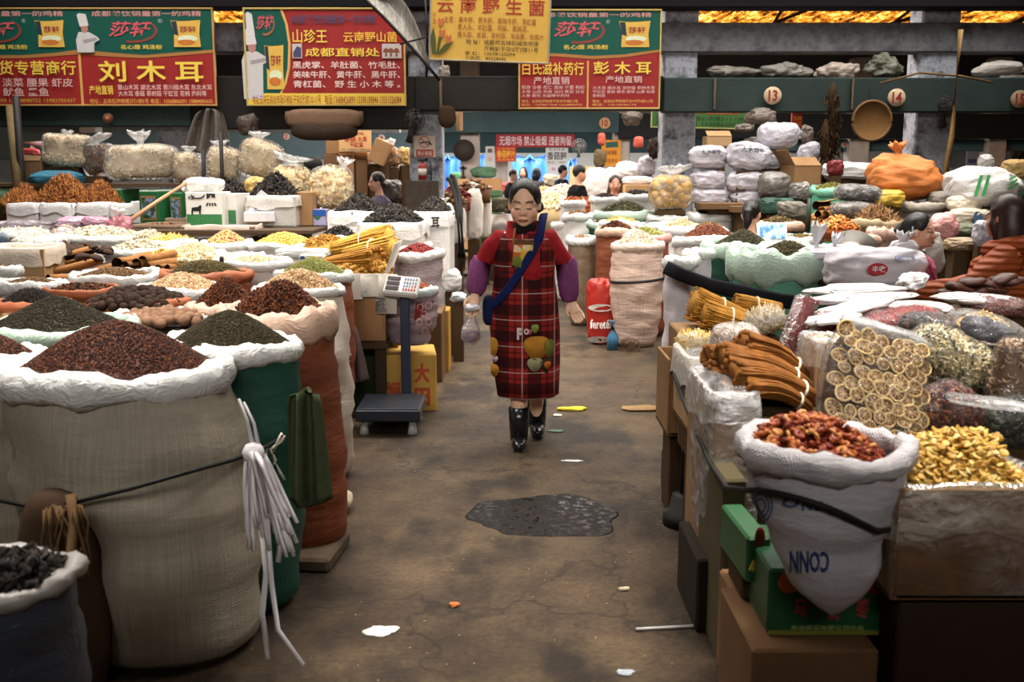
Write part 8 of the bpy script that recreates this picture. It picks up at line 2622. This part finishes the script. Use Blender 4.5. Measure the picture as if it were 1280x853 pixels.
# bag in her hand
hp = np.array([wp[0], WY, 0]) + np.array(ARM[-1][2]) + [0, -.02, -.02]
root = thing('carrier_bag', hp, 'small clear plastic bag with dark goods hanging from the walking woman\'s hand', 'bag')
MB().tube([(0, 0, .05), (.005, 0, .03), (0, 0, 0), (0, 0, -.03), (-.01, 0, -.08), (-.012, 0, -.14), (-.01, 0, -.175), (-.01, 0, -.185)], [.04, .045, .014, .02, .052, .06, .04, .01], 20).build('film', film('#f4eef4', .35), root)
MB().blob((-.012, 0, -.13), (.052, .05, .045), amp=.06).build('goods', plain('#5a3c4a', .6, var=.3), root)
MB().blob((.002, 0, .04), (.05, .04, .022), amp=.2, freq=6).build('bunched_top', plastic('#d9d4dc', .35), root)

# seated and distant people
g = lambda u, v, Y: np.array([at_y(u, v, Y)[0], Y, 0])
r, H, hc, sh = figure('young woman in a pink jacket seated behind the white printed bag, looking right', g(1143, 290, 6.75), 1.05, True, '#b5566e', '#2a2a34', 'pony', None, (0, 0, 0), .008, 1.0, '#dcac90')
r.location.z = at_y(1146, 312, 6.75)[2] - 1.475 + .40 + .12
MB().tube([H(0, .03, .125), H(.082, .03, .03), H(.08, .03, -.03)], .006, 6).tube([H(0, .03, .125), H(-.082, .03, .03), H(-.08, .03, -.03)], .006, 6).build('hair_band', cloth('#b5b0c4'), r)
MB().tube([(0, 0, sh - .02), (0, -.01, sh + .05)], [.09, .07], 16).build('dark_collar', cloth('#1c1a1e'), r)
for q in (-1, 1):
    MB().tube([(q * .05, .05, sh + .05), (q * .085, -.02, sh + .04), (q * .06, -.11, sh - .03), (q * .03, -.15, sh - .14)], [.02, .03, .03, .015], 10, flat=.5).build('pink_lapel', cloth('#c0687c'), r)
t = NT('quilted_orange')
t.color(t.mix(t.noise(14, 4), '#8a3c18', '#a8501f'))
wv = t.n('ShaderNodeTexWave', bands_direction='Z')
wv.inputs['Scale'].default_value = 9
wv.inputs['Distortion'].default_value = 2
t.l(t.coord(), wv.inputs['Vector'])
t.bump(wv.outputs[0], .5, .03)
A2 = {-1: [(-.26, -.12, .68), (-.16, -.36, .66)], 1: [(.28, -.16, .70), (.20, -.52, .66)]}
r, H, hc, sh = figure('woman in a quilted orange jacket seen from behind at the right edge, reaching left', g(1262, 300, 5.75), -2.1, True, '#a8501f', '#2a2430', 'long', A2, (.05, -.5, 0), .010, 1.06, '#c08a70', plain('#33201a', .45, .4, var=.3, scale=60), True, t.set(.6, .3).m, fat=1.22)
r.location.z = at_y(1262, 273, 5.75)[2] - (1.475 - .4) * 1.06
MB().tube([(-.10, .02, sh + .03), (-.03, .11, sh + .06), (.06, .11, sh + .05), (.11, .0, sh + .03), (.05, -.09, sh - .0), (-.06, -.09, sh - .0)], .05, 10, closed=True).build('hood', t.m, r)
A3 = {-1: [(-.2, -.05, .66), (-.12, -.26, .62)], 1: [(.2, -.05, .66), (.12, -.26, .62)]}
for lab, u, v, Y, yaw, sit, coat, hair, hd, extra in (
        ('girl with tied black hair seen from behind in front of the tablet screen', 938, 269, 8.7, 2.7, True, '#8a8580', 'pony', (.25, 0, 0), {}),
        ('woman in grey violet seated low in front of the carton stack, head turned left', 474, 228, 12.6, -1.3, True, '#5c5462', 'bun', (.05, 0, 0), {}),
        ('woman in red seated among the white bags right of the aisle', 768, 230, 14.2, .1, True, '#9b3a30', 'bun', (.1, 0, 0), {}),
        ('person dressed all in black standing at the far right counter', 722, 217, 15.0, 1.9, False, '#121114', 'short', (.25, 0, 0), {}),
        ('person in dark navy standing down the aisle in front of the cream panel', 702, 214, 22.0, 2.0, False, '#1f2638', 'short', (.2, 0, 0), {}),
        ('person with long black hair in grey right of the walking woman head in the distance', 670, 217, 24.0, 2.6, False, '#4a4644', 'long', (0, 0, 0), {}),
        ('person in black with long hair left of the one in grey, far down the aisle', 655, 216, 25.0, -.4, False, '#1c1a1e', 'long', (0, 0, 0), {}),
        ('person in a dark coat bending at the far left of the aisle end', 640, 219, 23.0, 1.4, False, '#1e1c24', 'short', (.3, 0, 0), {}),
        ('distant person in brown standing at the far right end below beam plate 7', 1262, 214, 27.0, .3, False, '#3c2c24', 'short', (0, 0, 0), {})):
    p = g(u, v, Y)
    zc = at_y(u, v, Y)[2]
    base = 1.475 + (-.4 if sit else 0)
    if sit:
        r, *_ = figure(lab, p, yaw, True, coat, '#2a2830', hair, A3, hd, .012)
        r.location.z = zc - base
    else:
        r, *_ = figure(lab, p, yaw, False, coat, '#24222a', hair, None, hd, .016, zc / base)
for o in list(bpy.data.objects):
    if o.name.startswith('person') and o.parent is None and o.location.z > .02:
        h = o.location.z
        q = thing('wooden_platform', (o.location.x, o.location.y, 0), 'wooden standing board hidden behind the sacks under a seated person', 'platform', 'standing boards behind the stalls')
        MB().box((0, 0, h / 2 - .01), (.7, 1.2, h - .02), bev=.01).build('board', plain('#4a3826', .8), q, False)
# ------------------------------------------------------------------ crates under goods that are stacked on something unseen
bpy.context.view_layer.update()
dg = bpy.context.evaluated_depsgraph_get()
from mathutils import Vector
KEEP = ('open_sack', 'ganoderma', 'bag_top', 'towel', 'cloth', 'sheet', 'trolley', 'scale', 'sign', 'plate', 'fan', 'pan', 'banner', 'poster', 'packet', 'ornament', 'rope', 'strap', 'band', 'cord', 'cable', 'string', 'chain', 'hang', 'ties', 'chute', 'extinguisher', 'mark', 'price', 'lantern', 'tarp', 'tray', 'towel', 'bunch', 'branch', 'pole', 'post', 'stick', 'rod', 'basket', 'carrier', 'person', 'roll', 'wire_lump', 'plastic_strip', 'awning', 'hat', 'counter', 'shelf', 'puddle', 'scrap', 'shell', 'slice', 'hawthorn', 'nutmeg', 'mushroom', 'bark', 'fruit')


def tree(o):
    return [o] + [c for k in o.children for c in tree(k)]


for o in [o for o in list(COL.objects) if o.parent is None and o.type in ('EMPTY', 'MESH') and o.get('kind') is None]:
    if any(k in o.name for k in KEEP):
        continue
    ms = [x for x in tree(o) if x.type == 'MESH']
    P = np.array([x.matrix_world @ Vector(c) for x in ms for c in x.bound_box])
    if not len(P):
        continue
    lo, hi = P.min(0), P.max(0)
    if lo[2] < .06 or lo[2] > 1.95:
        continue
    own = {x.name for x in ms}
    p = Vector(((lo[0] + hi[0]) / 2, (lo[1] + hi[1]) / 2, lo[2] + .01))
    zz = 0.0
    for _ in range(6):
        hit, q, nrm, idx, ob, mw = SC.ray_cast(dg, p, Vector((0, 0, -1)))
        if not hit:
            break
        if ob.name in own:
            p = q - Vector((0, 0, .002))
            continue
        zz = q.z
        break
    if lo[2] - zz < .045:
        continue
    top = lo[2] + .012
    w, d = (hi[0] - lo[0]) * .6, (hi[1] - lo[1]) * .6
    lab = ' '.join(('wooden crate under the ' + o['label']).split()[:16])
    r = thing('wooden_crate', (p.x, p.y, zz), lab, 'crate', 'crates under stacked goods')
    MB().box((0, 0, (top - zz) / 2), (w, d, top - zz), bev=.006).build('crate_body', plain('#4a3826', .85, .1), r, False)
